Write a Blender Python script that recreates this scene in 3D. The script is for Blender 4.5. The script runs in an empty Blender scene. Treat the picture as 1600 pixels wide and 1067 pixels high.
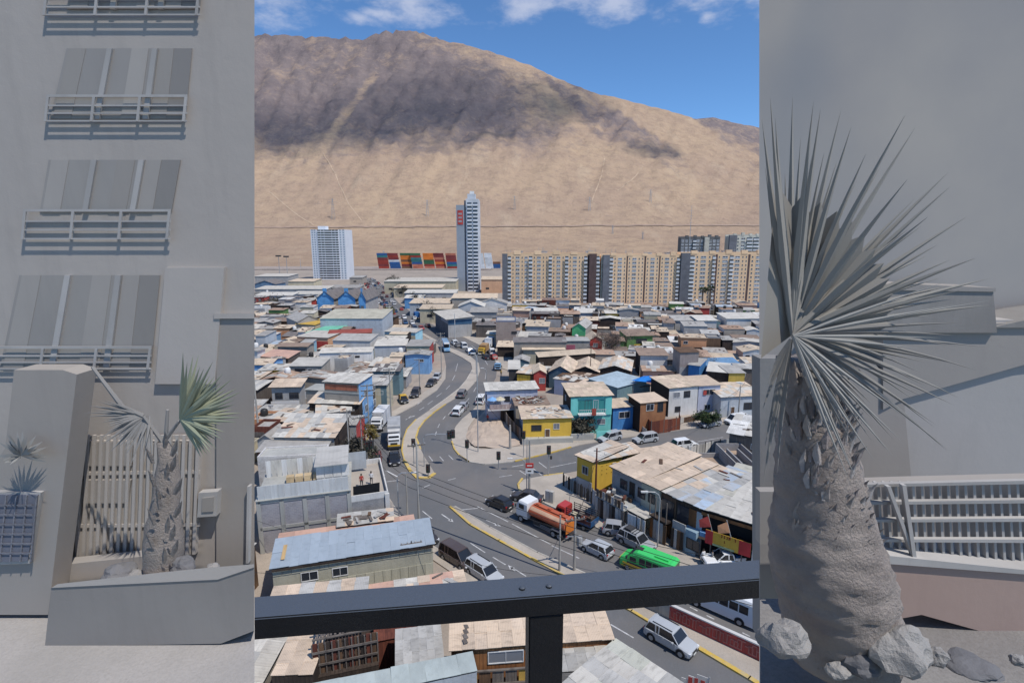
import bpy, bmesh, math, random
from mathutils import Vector, Matrix, noise
R = math.radians
rnd = random.Random(7)
S = bpy.context.scene
# ---------------------------------------------------------------- camera, sky, sun, exposure
CAM = Vector((0, 0, 35.0)); PITCH = R(10.7); FPX = 837.0
cd = bpy.data.cameras.new('camera'); co = bpy.data.objects.new('camera', cd); S.collection.objects.link(co)
co.location = CAM; co.rotation_euler = (R(90) - PITCH, 0, 0)
cd.sensor_width = 36; cd.lens = 36 * FPX / 1600; cd.clip_start = .05; cd.clip_end = 30000
S.camera = co
SUN_EL, SUN_AZ = R(60), R(-38)          # azimuth from +X towards -Y : behind the camera, to its right
SUNV = Vector((math.cos(SUN_EL) * math.cos(SUN_AZ), math.cos(SUN_EL) * math.sin(SUN_AZ), math.sin(SUN_EL)))
sl = bpy.data.lights.new('sun', 'SUN'); so = bpy.data.objects.new('sun', sl); S.collection.objects.link(so)
sl.energy = 3.9; sl.angle = R(.5); sl.color = (1, .94, .86)
so.rotation_euler = SUNV.to_track_quat('Z', 'Y').to_euler(); so.location = (0, 0, 300)
W = bpy.data.worlds.new('World'); S.world = W; W.use_nodes = True
S.view_settings.view_transform = 'Standard'; S.view_settings.look = 'None'
S.view_settings.gamma = 1; S.view_settings.exposure = 0; S.view_settings.use_curve_mapping = False
S.cycles.max_bounces = 5; S.cycles.diffuse_bounces = 3; S.cycles.transparent_max_bounces = 12

def ray(px, py):
    x = (px - 800) / FPX; y = (533.5 - py) / FPX
    return Vector((x, math.cos(PITCH) + y * math.sin(PITCH), -math.sin(PITCH) + y * math.cos(PITCH)))
def G(px, py, z=0.0):                    # point of the level z seen at that pixel of the photograph
    d = ray(px, py); return CAM + d * ((z - CAM.z) / d.z)
def V(px, py, Y):                        # point of the vertical plane at depth Y
    d = ray(px, py); return CAM + d * (Y / d.y)
def top_z(base, py):                     # height of a vertical thing on base whose top shows at row py
    d = ray(800, py); return CAM.z + base.y * d.z / d.y
def to_px(p):
    q = p - CAM; f = q.y * math.cos(PITCH) - q.z * math.sin(PITCH); u = q.y * math.sin(PITCH) + q.z * math.cos(PITCH)
    return 800 + FPX * q.x / f, 533.5 - FPX * u / f

# world nodes: Nishita sky, deepened towards the strong blue of the photo, with thin clouds above the ridge
nt = W.node_tree; nt.nodes.clear()
def N(t, typ, **k):
    n = t.nodes.new(typ)
    for a, b in k.items(): setattr(n, a, b)
    return n
out = N(nt, 'ShaderNodeOutputWorld'); bg = N(nt, 'ShaderNodeBackground'); sky = N(nt, 'ShaderNodeTexSky')
sky.sky_type = 'NISHITA'; sky.sun_disc = False; sky.sun_elevation = SUN_EL
sky.sun_rotation = math.atan2(SUNV.x, SUNV.y); sky.altitude = 600; sky.air_density = .75; sky.dust_density = .1; sky.ozone_density = 4
tint = N(nt, 'ShaderNodeMix', data_type='RGBA', blend_type='MULTIPLY'); tint.inputs[0].default_value = 1
tint.inputs[7].default_value = (.74, .98, 1.12, 1)
nt.links.new(sky.outputs[0], tint.inputs[6])
tc = N(nt, 'ShaderNodeTexCoord')
def vdist(px, py, sx, sy):
    d = ray(px, py).normalized()
    s = N(nt, 'ShaderNodeVectorMath', operation='SUBTRACT'); s.inputs[1].default_value = d
    nt.links.new(tc.outputs['Generated'], s.inputs[0])
    m = N(nt, 'ShaderNodeVectorMath', operation='MULTIPLY'); m.inputs[1].default_value = (1 / sx, 1 / sx, 1 / sy)
    nt.links.new(s.outputs[0], m.inputs[0])
    l = N(nt, 'ShaderNodeVectorMath', operation='LENGTH'); nt.links.new(m.outputs[0], l.inputs[0])
    return l.outputs['Value']
mn = None
for a in ((640, 5, .10, .034), (818, 8, .07, .032), (950, 2, .10, .034), (590, 22, .06, .016), (560, 28, .06, .016), (1104, 27, .02, .012), (300, -30, .3, .05), (1300, -40, .3, .05), (800, -160, .6, .06)):
    v = vdist(*a)
    if mn is None: mn = v
    else:
        q = N(nt, 'ShaderNodeMath', operation='MINIMUM'); nt.links.new(mn, q.inputs[0]); nt.links.new(v, q.inputs[1]); mn = q.outputs[0]
cn = N(nt, 'ShaderNodeTexNoise'); cn.inputs['Scale'].default_value = 14; cn.inputs['Detail'].default_value = 9; cn.inputs['Roughness'].default_value = .6
mp = N(nt, 'ShaderNodeMapping'); mp.inputs['Scale'].default_value = (1, 1, 2.2)
nt.links.new(tc.outputs['Generated'], mp.inputs[0]); nt.links.new(mp.outputs[0], cn.inputs['Vector'])
cm = N(nt, 'ShaderNodeMath', operation='MULTIPLY_ADD'); cm.inputs[1].default_value = 2.6; cm.inputs[2].default_value = -1.3
nt.links.new(cn.outputs[0], cm.inputs[0])
ad = N(nt, 'ShaderNodeMath', operation='SUBTRACT'); nt.links.new(cm.outputs[0], ad.inputs[0]); nt.links.new(mn, ad.inputs[1])
mr = N(nt, 'ShaderNodeMapRange'); mr.inputs[1].default_value = -.95; mr.inputs[2].default_value = .1; mr.inputs[4].default_value = .62
mr.interpolation_type = 'SMOOTHSTEP'
nt.links.new(ad.outputs[0], mr.inputs[0])
cx = N(nt, 'ShaderNodeMix', data_type='RGBA'); cx.inputs[7].default_value = (4.6, 4.8, 5.6, 1)
nt.links.new(mr.outputs[0], cx.inputs[0]); nt.links.new(tint.outputs[2], cx.inputs[6]); nt.links.new(cx.outputs[2], bg.inputs[0])
bg.inputs[1].default_value = .15
nt.links.new(bg.outputs[0], out.inputs[0])

# ---------------------------------------------------------------- helpers
COL = S.collection
def link(o, parent=None, coll=None):
    COL.objects.link(o)
    if parent is not None: o.parent = parent
    return o
def tag(o, label=None, cat=None, group=None, kind=None):
    if label: o['label'] = label
    if cat: o['category'] = cat
    if group: o['group'] = group
    if kind: o['kind'] = kind
    return o
def empty(name, loc, rz=0, label=None, cat=None, group=None):
    o = bpy.data.objects.new(name, None); link(o); o.location = loc; o.rotation_euler = (0, 0, rz); o.empty_display_size = .5
    return tag(o, label, cat, group)
def dup(root, loc=None, rz=None, label=None):
    def cp(o, par):
        c = o.copy(); link(c, par)
        for ch in KIDS.get(o.name, ()): cp(bpy.data.objects[ch], c)
        return c
    c = cp(root, None)
    if loc is not None: c.location = loc
    if rz is not None: c.rotation_euler = (0, 0, rz)
    if label: c['label'] = label
    return c
KIDS = {}
class MB:
    def __init__(s): s.v = []; s.f = []; s.mi = []; s.m = 0
    def face(s, pts):
        n = len(s.v); s.v += [tuple(p) for p in pts]; s.f.append(tuple(range(n, n + len(pts)))); s.mi.append(s.m); return s
    def _fs(s, n, fs):
        for f in fs: s.f.append(tuple(n + i for i in f)); s.mi.append(s.m)
        return s
    def hexa(s, p):                       # 8 points: bottom 4 ccw, top 4 ccw
        n = len(s.v); s.v += [tuple(q) for q in p]
        return s._fs(n, ((3, 2, 1, 0), (4, 5, 6, 7), (0, 1, 5, 4), (1, 2, 6, 5), (2, 3, 7, 6), (3, 0, 4, 7)))
    def box(s, x0, y0, z0, x1, y1, z1):
        return s.hexa([(x0, y0, z0), (x1, y0, z0), (x1, y1, z0), (x0, y1, z0), (x0, y0, z1), (x1, y0, z1), (x1, y1, z1), (x0, y1, z1)])
    def prism(s, poly, z0, z1):           # poly ccw list of (x,y)
        n = len(s.v); k = len(poly)
        a = sum(poly[i][0] * poly[(i + 1) % k][1] - poly[(i + 1) % k][0] * poly[i][1] for i in range(k))
        if a < 0: poly = poly[::-1]
        s.v += [(p[0], p[1], z0) for p in poly] + [(p[0], p[1], z1) for p in poly]
        s._fs(n, [tuple(range(k))[::-1], tuple(range(k, 2 * k))] + [(i, (i + 1) % k, k + (i + 1) % k, k + i) for i in range(k)])
        return s
    def tube(s, pts, r, n=6, r2=None):
        pts = [Vector(p) for p in pts]; m = len(pts); b = len(s.v)
        for i, p in enumerate(pts):
            d = (pts[min(i + 1, m - 1)] - pts[max(i - 1, 0)]).normalized()
            u = d.cross(Vector((0, 0, 1)) if abs(d.z) < .9 else Vector((1, 0, 0))).normalized(); w = d.cross(u)
            rr = r if r2 is None else r + (r2 - r) * i / (m - 1)
            for k in range(n):
                a = 2 * math.pi * k / n; s.v.append(tuple(p + (u * math.cos(a) + w * math.sin(a)) * rr))
        for i in range(m - 1):
            for k in range(n):
                s.f.append((b + i * n + k, b + i * n + (k + 1) % n, b + (i + 1) * n + (k + 1) % n, b + (i + 1) * n + k)); s.mi.append(s.m)
        s.f.append(tuple(b + k for k in range(n))[::-1]); s.f.append(tuple(b + (m - 1) * n + k for k in range(n))); s.mi += [s.m, s.m]
        return s
    def bar(s, p, q, w, h=None):          # rectangular bar between two points
        p = Vector(p); q = Vector(q); h = h or w; d = (q - p).normalized()
        u = d.cross(Vector((0, 0, 1)) if abs(d.z) < .95 else Vector((0, 1, 0))).normalized() * (w / 2); t = u.normalized().cross(d).normalized() * (h / 2)
        return s.hexa([p - u - t, p + u - t, q + u - t, q - u - t, p - u + t, p + u + t, q + u + t, q - u + t])
    def lathe(s, prof, n=12, cx=0, cy=0, sx=1, sy=1):
        b = len(s.v); m = len(prof)
        for r, z in prof:
            for k in range(n):
                a = 2 * math.pi * k / n; s.v.append((cx + math.cos(a) * r * sx, cy + math.sin(a) * r * sy, z))
        for i in range(m - 1):
            for k in range(n):
                s.f.append((b + i * n + k, b + i * n + (k + 1) % n, b + (i + 1) * n + (k + 1) % n, b + (i + 1) * n + k)); s.mi.append(s.m)
        s.f.append(tuple(b + k for k in range(n))[::-1]); s.f.append(tuple(b + (m - 1) * n + k for k in range(n))); s.mi += [s.m, s.m]
        return s
    def mesh(s, name, mats, smooth=False):
        me = bpy.data.meshes.new(name); me.from_pydata(s.v, [], s.f)
        if not isinstance(mats, (list, tuple)): mats = [mats]
        for m in mats: me.materials.append(m)
        if len(mats) > 1: me.polygons.foreach_set('material_index', s.mi)
        if smooth: me.polygons.foreach_set('use_smooth', [True] * len(me.polygons))
        me.update(); return me
    def build(s, name, mats, parent=None, smooth=False, loc=None, kind=None):
        o = bpy.data.objects.new(name, s.mesh(name, mats, smooth)); link(o, parent)
        if parent is not None: KIDS.setdefault(parent.name, []).append(o.name)
        if loc is not None: o.location = loc
        if kind: o['kind'] = kind
        return o
_unit = {}
def piece(name, m, parent, c, size, rot=(0, 0, 0)):      # one small box piece, mesh shared between alike pieces
    k = m.name
    if k not in _unit: _unit[k] = MB().box(-.5, -.5, -.5, .5, .5, .5).mesh('piece', m)
    o = bpy.data.objects.new(name, _unit[k]); link(o, parent); o.location = c; o.scale = size; o.rotation_euler = rot
    if parent is not None: KIDS.setdefault(parent.name, []).append(o.name)
    return o
def share(o, name, parent, loc, rot=(0, 0, 0), scale=None):
    c = bpy.data.objects.new(name, o.data if hasattr(o, 'data') else o); link(c, parent); c.location = loc; c.rotation_euler = rot
    if scale: c.scale = scale
    if parent is not None: KIDS.setdefault(parent.name, []).append(c.name)
    return c

# ---------------------------------------------------------------- materials
MATS = {}
def mat(key, c=(.5, .5, .5), c2=None, rough=.85, metal=0, sc=1.2, rand=.12, bump=.3, kind='plain', dirt=.35, spec=.3, step=(1, .4)):
    if key in MATS: return MATS[key]
    m = bpy.data.materials.new(key); m.use_nodes = True; t = m.node_tree; b = t.nodes['Principled BSDF']
    b.inputs['Roughness'].default_value = rough; b.inputs['Metallic'].default_value = metal; b.inputs['Specular IOR Level'].default_value = spec
    tc = N(t, 'ShaderNodeTexCoord'); oi = N(t, 'ShaderNodeObjectInfo')
    off = N(t, 'ShaderNodeVectorMath', operation='ADD')
    ml = N(t, 'ShaderNodeMath', operation='MULTIPLY'); ml.inputs[1].default_value = 57.0
    t.links.new(oi.outputs['Random'], ml.inputs[0]); t.links.new(ml.outputs[0], off.inputs[1]); t.links.new(tc.outputs['Object'], off.inputs[0])
    P = off.outputs[0]
    def noise_(scale, detail=5, rough_=.6, vec=None, stretch=None):
        n = N(t, 'ShaderNodeTexNoise'); n.inputs['Scale'].default_value = scale; n.inputs['Detail'].default_value = detail; n.inputs['Roughness'].default_value = rough_
        v = vec or P
        if stretch:
            mp = N(t, 'ShaderNodeMapping'); mp.inputs['Scale'].default_value = stretch; t.links.new(v, mp.inputs[0]); v = mp.outputs[0]
        t.links.new(v, n.inputs['Vector']); return n.outputs[0]
    def rng(v, a, b_, lo=0, hi=1):
        r = N(t, 'ShaderNodeMapRange'); r.inputs[1].default_value = a; r.inputs[2].default_value = b_; r.inputs[3].default_value = lo; r.inputs[4].default_value = hi
        t.links.new(v, r.inputs[0]); return r.outputs[0]
    def mix(f, x, y, mode='MIX'):
        q = N(t, 'ShaderNodeMix', data_type='RGBA', blend_type=mode)
        if isinstance(f, (int, float)): q.inputs[0].default_value = f
        else: t.links.new(f, q.inputs[0])
        for i, z in ((6, x), (7, y)):
            if isinstance(z, tuple): q.inputs[i].default_value = (*z[:3], 1)
            else: t.links.new(z, q.inputs[i])
        return q.outputs[2]
    if c2 is None: c2 = tuple(x * .72 for x in c)
    big = rng(noise_(sc * .35, 4), .38, .68)
    fine = rng(noise_(sc * 4, 6, .7), .3, .75)
    col = mix(big, c, c2)
    dk = tuple(x * (1 - dirt) for x in c2)
    hgt = fine
    if kind == 'sheet':          # corrugated metal or fibre cement with rust and streaks
        st = rng(noise_(1, 5, .65, stretch=(1.2, 5, 1.2)), .5, .78); col = mix(st, col, dk)
        w = N(t, 'ShaderNodeTexWave'); w.wave_type = 'BANDS'; w.bands_direction = 'X'; w.inputs['Scale'].default_value = 2.6
        t.links.new(tc.outputs['Object'], w.inputs['Vector']); hgt = w.outputs[1]
    elif kind == 'roof':         # many sheets laid side by side: tone of each differs
        br = N(t, 'ShaderNodeTexBrick'); br.offset = .5; br.inputs['Scale'].default_value = 1; br.inputs['Mortar Size'].default_value = .012
        br.inputs['Brick Width'].default_value = step[0]; br.inputs['Row Height'].default_value = step[1]
        br.inputs['Color1'].default_value = (*c, 1); br.inputs['Color2'].default_value = (*c2, 1); br.inputs['Mortar'].default_value = (*dk, 1); br.inputs['Bias'].default_value = -.2
        t.links.new(P, br.inputs['Vector']); col = mix(.45, col, br.outputs[0])
        col = mix(rng(noise_(.6, 6, .7), .52, .7, 0, .8), col, dk)
        w = N(t, 'ShaderNodeTexWave'); w.bands_direction = 'X'; w.inputs['Scale'].default_value = 1.6
        t.links.new(tc.outputs['Object'], w.inputs['Vector']); hgt = w.outputs[1]
    elif kind == 'wood':
        st = rng(noise_(1, 6, .7, stretch=(6, 6, .5)), .35, .7); col = mix(st, col, dk)
        w = N(t, 'ShaderNodeTexWave'); w.bands_direction = 'DIAGONAL' if False else 'X'; w.inputs['Scale'].default_value = 1.1; w.inputs['Distortion'].default_value = .4
        t.links.new(tc.outputs['Object'], w.inputs['Vector']); col = mix(rng(w.outputs[1], 0, .12, .75, 0), col, dk); hgt = st
    elif kind == 'block':
        mp = N(t, 'ShaderNodeMapping'); mp.inputs['Rotation'].default_value = (R(90), 0, 0); t.links.new(tc.outputs['Object'], mp.inputs[0])
        br = N(t, 'ShaderNodeTexBrick'); br.inputs['Scale'].default_value = 1; br.inputs['Mortar Size'].default_value = .015; br.inputs['Brick Width'].default_value = .4; br.inputs['Row Height'].default_value = .2
        br.inputs['Color1'].default_value = (*c, 1); br.inputs['Color2'].default_value = (*c2, 1); br.inputs['Mortar'].default_value = (*[min(1, x * 1.25) for x in c], 1)
        t.links.new(mp.outputs[0], br.inputs['Vector']); col = mix(.6, col, br.outputs[0]); hgt = br.outputs[1]
        col = mix(rng(noise_(.8, 6, .7), .5, .75, 0, .7), col, dk)
    elif kind == 'ground':
        col = mix(rng(noise_(sc * 12, 4, .7), .45, .75, 0, .6), col, dk); col = mix(rng(noise_(.06, 6, .65), .45, .7, 0, .6), col, dk)
    elif kind == 'asphalt':
        col = mix(rng(noise_(.05, 5, .6), .42, .62), c, c2)
        col = mix(rng(noise_(6, 5, .75), .4, .75, 0, .35), col, dk)
        col = mix(rng(noise_(.35, 6, .7, stretch=(1, .25, 1)), .55, .75, 0, .4), col, tuple(x * 1.5 for x in c))
    elif kind == 'paint':
        col = c if rand == 0 else mix(0, c, c)
        hgt = None
    elif kind == 'leaf':
        hgt = None
        col = mix(rng(oi.outputs['Random'], 0, 1, 0, .5), col, c2)
    else:
        streak = rng(noise_(1, 6, .7, stretch=(2.5, 2.5, .35)), .5, .8, 0, .7); col = mix(streak, col, dk)
    if not isinstance(col, tuple) and rand > 0:
        hs = N(t, 'ShaderNodeHueSaturation'); t.links.new(col, hs.inputs['Color'])
        t.links.new(rng(oi.outputs['Random'], 0, 1, 1 - rand, 1 + rand), hs.inputs['Value']); col = hs.outputs[0]
    if isinstance(col, tuple): b.inputs['Base Color'].default_value = (*col, 1)
    else: t.links.new(col, b.inputs['Base Color'])
    if hgt is not None and bump > 0:
        bp = N(t, 'ShaderNodeBump'); bp.inputs['Strength'].default_value = bump; bp.inputs['Distance'].default_value = .04
        t.links.new(hgt, bp.inputs['Height']); t.links.new(bp.outputs[0], b.inputs['Normal'])
    MATS[key] = m; return m
def glassy(key, c, rough=.12):
    return mat(key, c, rough=rough, kind='paint', rand=0, spec=.6)
def coated(key, c):
    m = mat(key, c, rough=.3, kind='paint', rand=0, spec=.5)
    m.node_tree.nodes['Principled BSDF'].inputs['Coat Weight'].default_value = .5; m.node_tree.nodes['Principled BSDF'].inputs['Coat Roughness'].default_value = .08
    return m
GLASS = glassy('window_glass', (.03, .035, .045)); GLASS2 = glassy('curtained_glass', (.2, .21, .23), .3)
FRAME_W = mat('white_frame', (.7, .7, .69), rough=.6); FRAME_D = mat('dark_frame', (.07, .065, .06), rough=.6)
WOOD_D = mat('dark_wood', (.085, .062, .048), (.04, .03, .026), kind='wood'); WOOD_M = mat('brown_wood', (.2, .12, .07), (.1, .06, .04), kind='wood')
WOOD_G = mat('grey_wood', (.24, .21, .18), (.13, .11, .1), kind='wood'); WOOD_O = mat('orange_wood', (.36, .16, .06), (.2, .09, .04), kind='wood')
RUST = mat('rusty_metal', (.2, .065, .04), (.12, .04, .03), kind='wood')
BLOCK = mat('grey_block', (.33, .32, .31), (.25, .25, .26), kind='block'); BLOCK_P = mat('purple_grey_block', (.33, .32, .335), (.26, .25, .27), kind='block')
BLOCK_T = mat('tan_block', (.37, .33, .28), (.28, .25, .22), kind='block'); BRICK_W = mat('whitewashed_block', (.62, .6, .58), (.45, .43, .41), kind='block')
CONC = mat('concrete', (.4, .4, .37), (.3, .3, .285)); CONC_P = mat('pale_concrete', (.5, .48, .44), (.4, .38, .35))
WHITE = mat('white_wall', (.68, .67, .65), (.55, .54, .52)); PALEB = mat('pale_blue_wall', (.45, .48, .51), (.37, .395, .42)); GREYW = mat('grey_wall', (.4, .395, .385), (.32, .315, .31))
CREAM = mat('cream_wall', (.56, .5, .36), (.46, .41, .3)); BEIGE = mat('beige_panel', (.45, .43, .34), (.36, .35, .28)); YEL = mat('yellow_wall', (.68, .45, .07), (.58, .37, .06), dirt=.2)
TURQ = mat('turquoise_wall', (.2, .6, .55), (.15, .5, .46), dirt=.2); BLUE = mat('blue_wall', (.06, .22, .5), (.05, .17, .4)); LBLUE = mat('light_blue_wall', (.22, .42, .68), (.18, .34, .58))
ORANG = mat('orange_wall', (.6, .3, .16), (.5, .25, .13)); PEACH = mat('peach_wall', (.68, .42, .26), (.58, .35, .22)); REDW = mat('red_wall', (.45, .07, .06), (.36, .06, .05)); GREEN = mat('green_wall', (.16, .3, .1), (.12, .22, .08))
BGREEN = mat('bright_green_wall', (.15, .6, .25)); TEALM = mat('teal_metal_sheet', (.16, .25, .27), (.12, .19, .22), kind='sheet'); PINKW = mat('salmon_roof', (.52, .33, .25), (.42, .27, .22))
R_TAN = mat('tan_roof', (.6, .49, .37), (.47, .38, .28), kind='roof', step=(.9, 1.8), sc=1.4); R_GREY = mat('grey_roof', (.4, .385, .36), (.29, .275, .255), kind='roof', step=(.85, 2.2))
R_PALE = mat('pale_roof', (.56, .53, .47), (.43, .4, .355), kind='roof', step=(1.1, 2.0)); R_DARK = mat('dark_roof', (.2, .18, .17), (.12, .11, .11), kind='roof', step=(1, 1.5)); R_BROWN = mat('brown_roof', (.3, .22, .17), (.2, .15, .12), kind='roof')
R_BLUE = mat('blue_roof', (.32, .375, .43), (.28, .33, .38), kind='sheet', rand=.05, dirt=.1); S_TAN = mat('tan_sheet', (.62, .49, .37), (.5, .4, .31), kind='sheet', rand=.14); S_GREY = mat('grey_sheet', (.43, .42, .395), (.34, .33, .31), kind='sheet', rand=.15)
S_PALE = mat('pale_sheet', (.58, .555, .5), (.46, .435, .39), kind='sheet', rand=.12); S_BLUE = mat('faded_blue_sheet', (.36, .45, .55), (.42, .42, .42), kind='sheet'); TARP = mat('blue_tarp', (.02, .2, .62), dirt=.05)
BLACK = mat('black_rubber', (.02, .02, .021), kind='paint', rand=0, rough=.8); STEEL = mat('galvanised_steel', (.42, .43, .44), (.36, .37, .38), rough=.5, metal=.4); POLE_C = mat('pole_concrete', (.36, .34, .31)); DARKM = mat('dark_metal', (.05, .05, .052), rough=.5)
DIRT = mat('dirt', (.42, .31, .23), (.32, .24, .18), kind='ground', sc=.6); LEAF = mat('leaf', (.07, .1, .04), (.04, .06, .025), kind='leaf'); LEAF_D = mat('dusty_leaf', (.1, .095, .07), (.06, .055, .045), kind='leaf')
BARK = mat('bark', (.16, .12, .09)); CHROME = mat('bright_metal', (.6, .6, .62), rough=.3, metal=.8, kind='paint', rand=0)
# ---------------------------------------------------------------- the hill
RIDGE = [(-400, 130), (0, 80), (398, 55), (450, 58), (500, 58), (540, 62), (570, 61), (598, 52), (625, 48), (660, 52), (700, 65), (740, 73), (780, 86), (830, 103), (880, 127), (930, 145), (990, 160), (1040, 172), (1080, 184), (1130, 205), (1186, 226), (1400, 290), (2000, 380)]
def ridge(px):
    for (a, b), (c, d) in zip(RIDGE, RIDGE[1:]):
        if px <= c: return b + (d - b) * (px - a) / (c - a)
    return RIDGE[-1][1]
def sst(a, b, x):
    t = max(0, min(1, (x - a) / (b - a))); return t * t * (3 - 2 * t)
def hill(px, fr):                       # fr 0..1 foot to ridge
    rp = min(ridge(px), 350)
    if fr < .3:
        py = 420 - fr / .3 * 63; d = 690 + (fr / .3) * 460; f = 0
    else:
        f = (fr - .3) / .7; py = 357 - f * (357 - rp); dr = 1500 + 800 * (357 - rp) / 307
        d = 1150 + (f ** 1.1) * (dr - 1150)
    p = V(px, py, d)
    q = Vector((px / 130 + (357 - py) / 260, (py) / 240 + px / 900, 0))
    rk = rockiness(px, py)
    n1 = noise.ridged_multi_fractal(q * 1.7 + Vector((3.1, 1.7, .3)), .9, 2.1, 5, 1.0, 2.0)
    n2 = noise.fractal(Vector((px / 22 + (py) / 46, py / 120, .5)), .8, 2.0, 5)
    n3 = noise.fractal(Vector((px / 9, py / 9, 2.5)), .7, 2.0, 4)
    e = sst(0, .35, f)
    amp = e * (1 - .75 * sst(.93, 1, f))
    n4 = noise.fractal(Vector((px / 34 - (357 - py) / 60, (357 - py) / 210 + px / 800, 8)), .7, 2.1, 6)
    p.z += amp * ((n1 - 1.0) * (3 + 9 * rk) + n2 * (2 + 7 * rk) + n4 * (8 + 7 * rk)) + e * n3 * (2.2 + 8 * rk)
    p.z -= 14 * sst(5, 0, abs(py - 170 + (px - 700) * .02 + 4 * noise.noise(Vector((px / 25, 2, 2))))) * sst(540, 600, px) * sst(860, 800, px)
    p.z += (1 - e) * n2 * 1.2 * sst(0, .1, fr)
    return p
def rockiness(px, py):
    # dark rock of the upper slopes, left and centre; clean sand below and down the right flank
    lim = 238 - max(0, (px - 640)) * .05 + 26 * noise.noise(Vector((px / 60, py / 60, 0)))
    a = sst(48, -80, py - lim) * (1 - .3 * sst(150, 90, py + .25 * (px - 560)) * sst(-.3, .2, noise.fractal(Vector((px / 60, py / 40, 4)), .8, 2, 5)))
    rv = abs((px - 585) + (py - 120) * .72 + 9 * noise.noise(Vector((py / 30, 1, 1)))); a *= 1 - .6 * sst(13, 3, rv) * sst(100, 130, py)
    rt = 700 + (py - 60) * 1.15 + 40 * noise.noise(Vector((px / 50, py / 50, 7)))
    b = sst(90, -60, px - rt)
    c = .75 * sst(-.12, .35, noise.fractal(Vector((px / 90 - py / 62, py / 200 + px / 520, 3)), .8, 2, 4)) * sst(330, 170, py)   # rock streaks down the flank
    return max(a * b, c * sst(0, 50, px - rt) + 0)
def fr_of(px, py):
    rp = min(ridge(px), 350)
    return (420 - py) / 63 * .3 if py >= 357 else .3 + .7 * (357 - py) / (357 - rp)
NX, NY = 420, 190
verts, attr = [], []
for j in range(NY + 6):
    for i in range(NX):
        px = -300 + 2200 * i / (NX - 1)
        if j < NY:
            p = hill(px, j / (NY - 1)); verts.append(p)
            attr.append(rockiness(px, 420 - (j / (NY - 1)) / .3 * 63 if j / (NY - 1) < .3 else 357 - (j / (NY - 1) - .3) / .7 * (357 - ridge(px))))
        else:
            k = j - NY + 1; b = verts[(NY - 1) * NX + i]
            verts.append(b + Vector((0, 70 * k * k ** .5, -12 * k * k * (1 + .3 * noise.noise(Vector((i / 9, k, 0))))))); attr.append(.6)
faces = [(j * NX + i, j * NX + i + 1, (j + 1) * NX + i + 1, (j + 1) * NX + i) for j in range(NY + 5) for i in range(NX - 1)]
me = bpy.data.meshes.new('hill'); me.from_pydata(verts, [], faces)
at = me.attributes.new('rock', 'FLOAT', 'POINT'); at.data.foreach_set('value', attr)
me.polygons.foreach_set('use_smooth', [True] * len(me.polygons))
hm = bpy.data.materials.new('hill_sand_and_rock'); hm.use_nodes = True; t = hm.node_tree; b = t.nodes['Principled BSDF']; b.inputs['Roughness'].default_value = 1; b.inputs['Specular IOR Level'].default_value = .05
tcn = N(t, 'ShaderNodeTexCoord'); an = N(t, 'ShaderNodeAttribute', attribute_name='rock')
def hn(scale, det=6, ro=.65, st=None):
    n = N(t, 'ShaderNodeTexNoise'); n.inputs['Scale'].default_value = scale; n.inputs['Detail'].default_value = det; n.inputs['Roughness'].default_value = ro
    mp = N(t, 'ShaderNodeMapping'); mp.inputs['Scale'].default_value = st or (1, 1, 1); t.links.new(tcn.outputs['Object'], mp.inputs[0]); t.links.new(mp.outputs[0], n.inputs['Vector']); return n.outputs[0]
def hr(v, a, b_, lo=0, hi=1):
    r = N(t, 'ShaderNodeMapRange'); r.inputs[1].default_value = a; r.inputs[2].default_value = b_; r.inputs[3].default_value = lo; r.inputs[4].default_value = hi; t.links.new(v, r.inputs[0]); return r.outputs[0]
def hx(f, x, y):
    q = N(t, 'ShaderNodeMix', data_type='RGBA'); t.links.new(f, q.inputs[0])
    for i, z in ((6, x), (7, y)):
        if isinstance(z, tuple): q.inputs[i].default_value = (*z, 1)
        else: t.links.new(z, q.inputs[i])
    return q.outputs[2]
sand = hx(hr(hn(.004, 6), .35, .65), (.5, .365, .25), (.42, .305, .225))
sand = hx(hr(hn(.03, 8, .78), .46, .74), sand, (.31, .225, .175))
sand = hx(hr(hn(.012, 8, .7, (1, .35, .35)), .55, .72, 0, .6), sand, (.55, .43, .31))
rock = hx(hr(hn(.012, 8, .75), .35, .65), (.26, .212, .2), (.175, .146, .15))
rock = hx(hr(hn(.05, 8, .8), .55, .75), rock, (.36, .29, .25))
am = N(t, 'ShaderNodeMath', operation='ADD'); t.links.new(an.outputs['Fac'], am.inputs[0]); t.links.new(hr(hn(.02, 8, .75), .2, .8, -.6, .6), am.inputs[1])
hc = hx(hr(am.outputs[0], .2, .8), sand, rock)
t.links.new(hc, b.inputs['Base Color'])
bp = N(t, 'ShaderNodeBump'); bp.inputs['Strength'].default_value = 1; bp.inputs['Distance'].default_value = 9
t.links.new(hn(.035, 10, .75), bp.inputs['Height']); t.links.new(bp.outputs[0], b.inputs['Normal'])
me.materials.append(hm); ho = bpy.data.objects.new('hill', me); link(ho); tag(ho, kind='structure')
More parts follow.
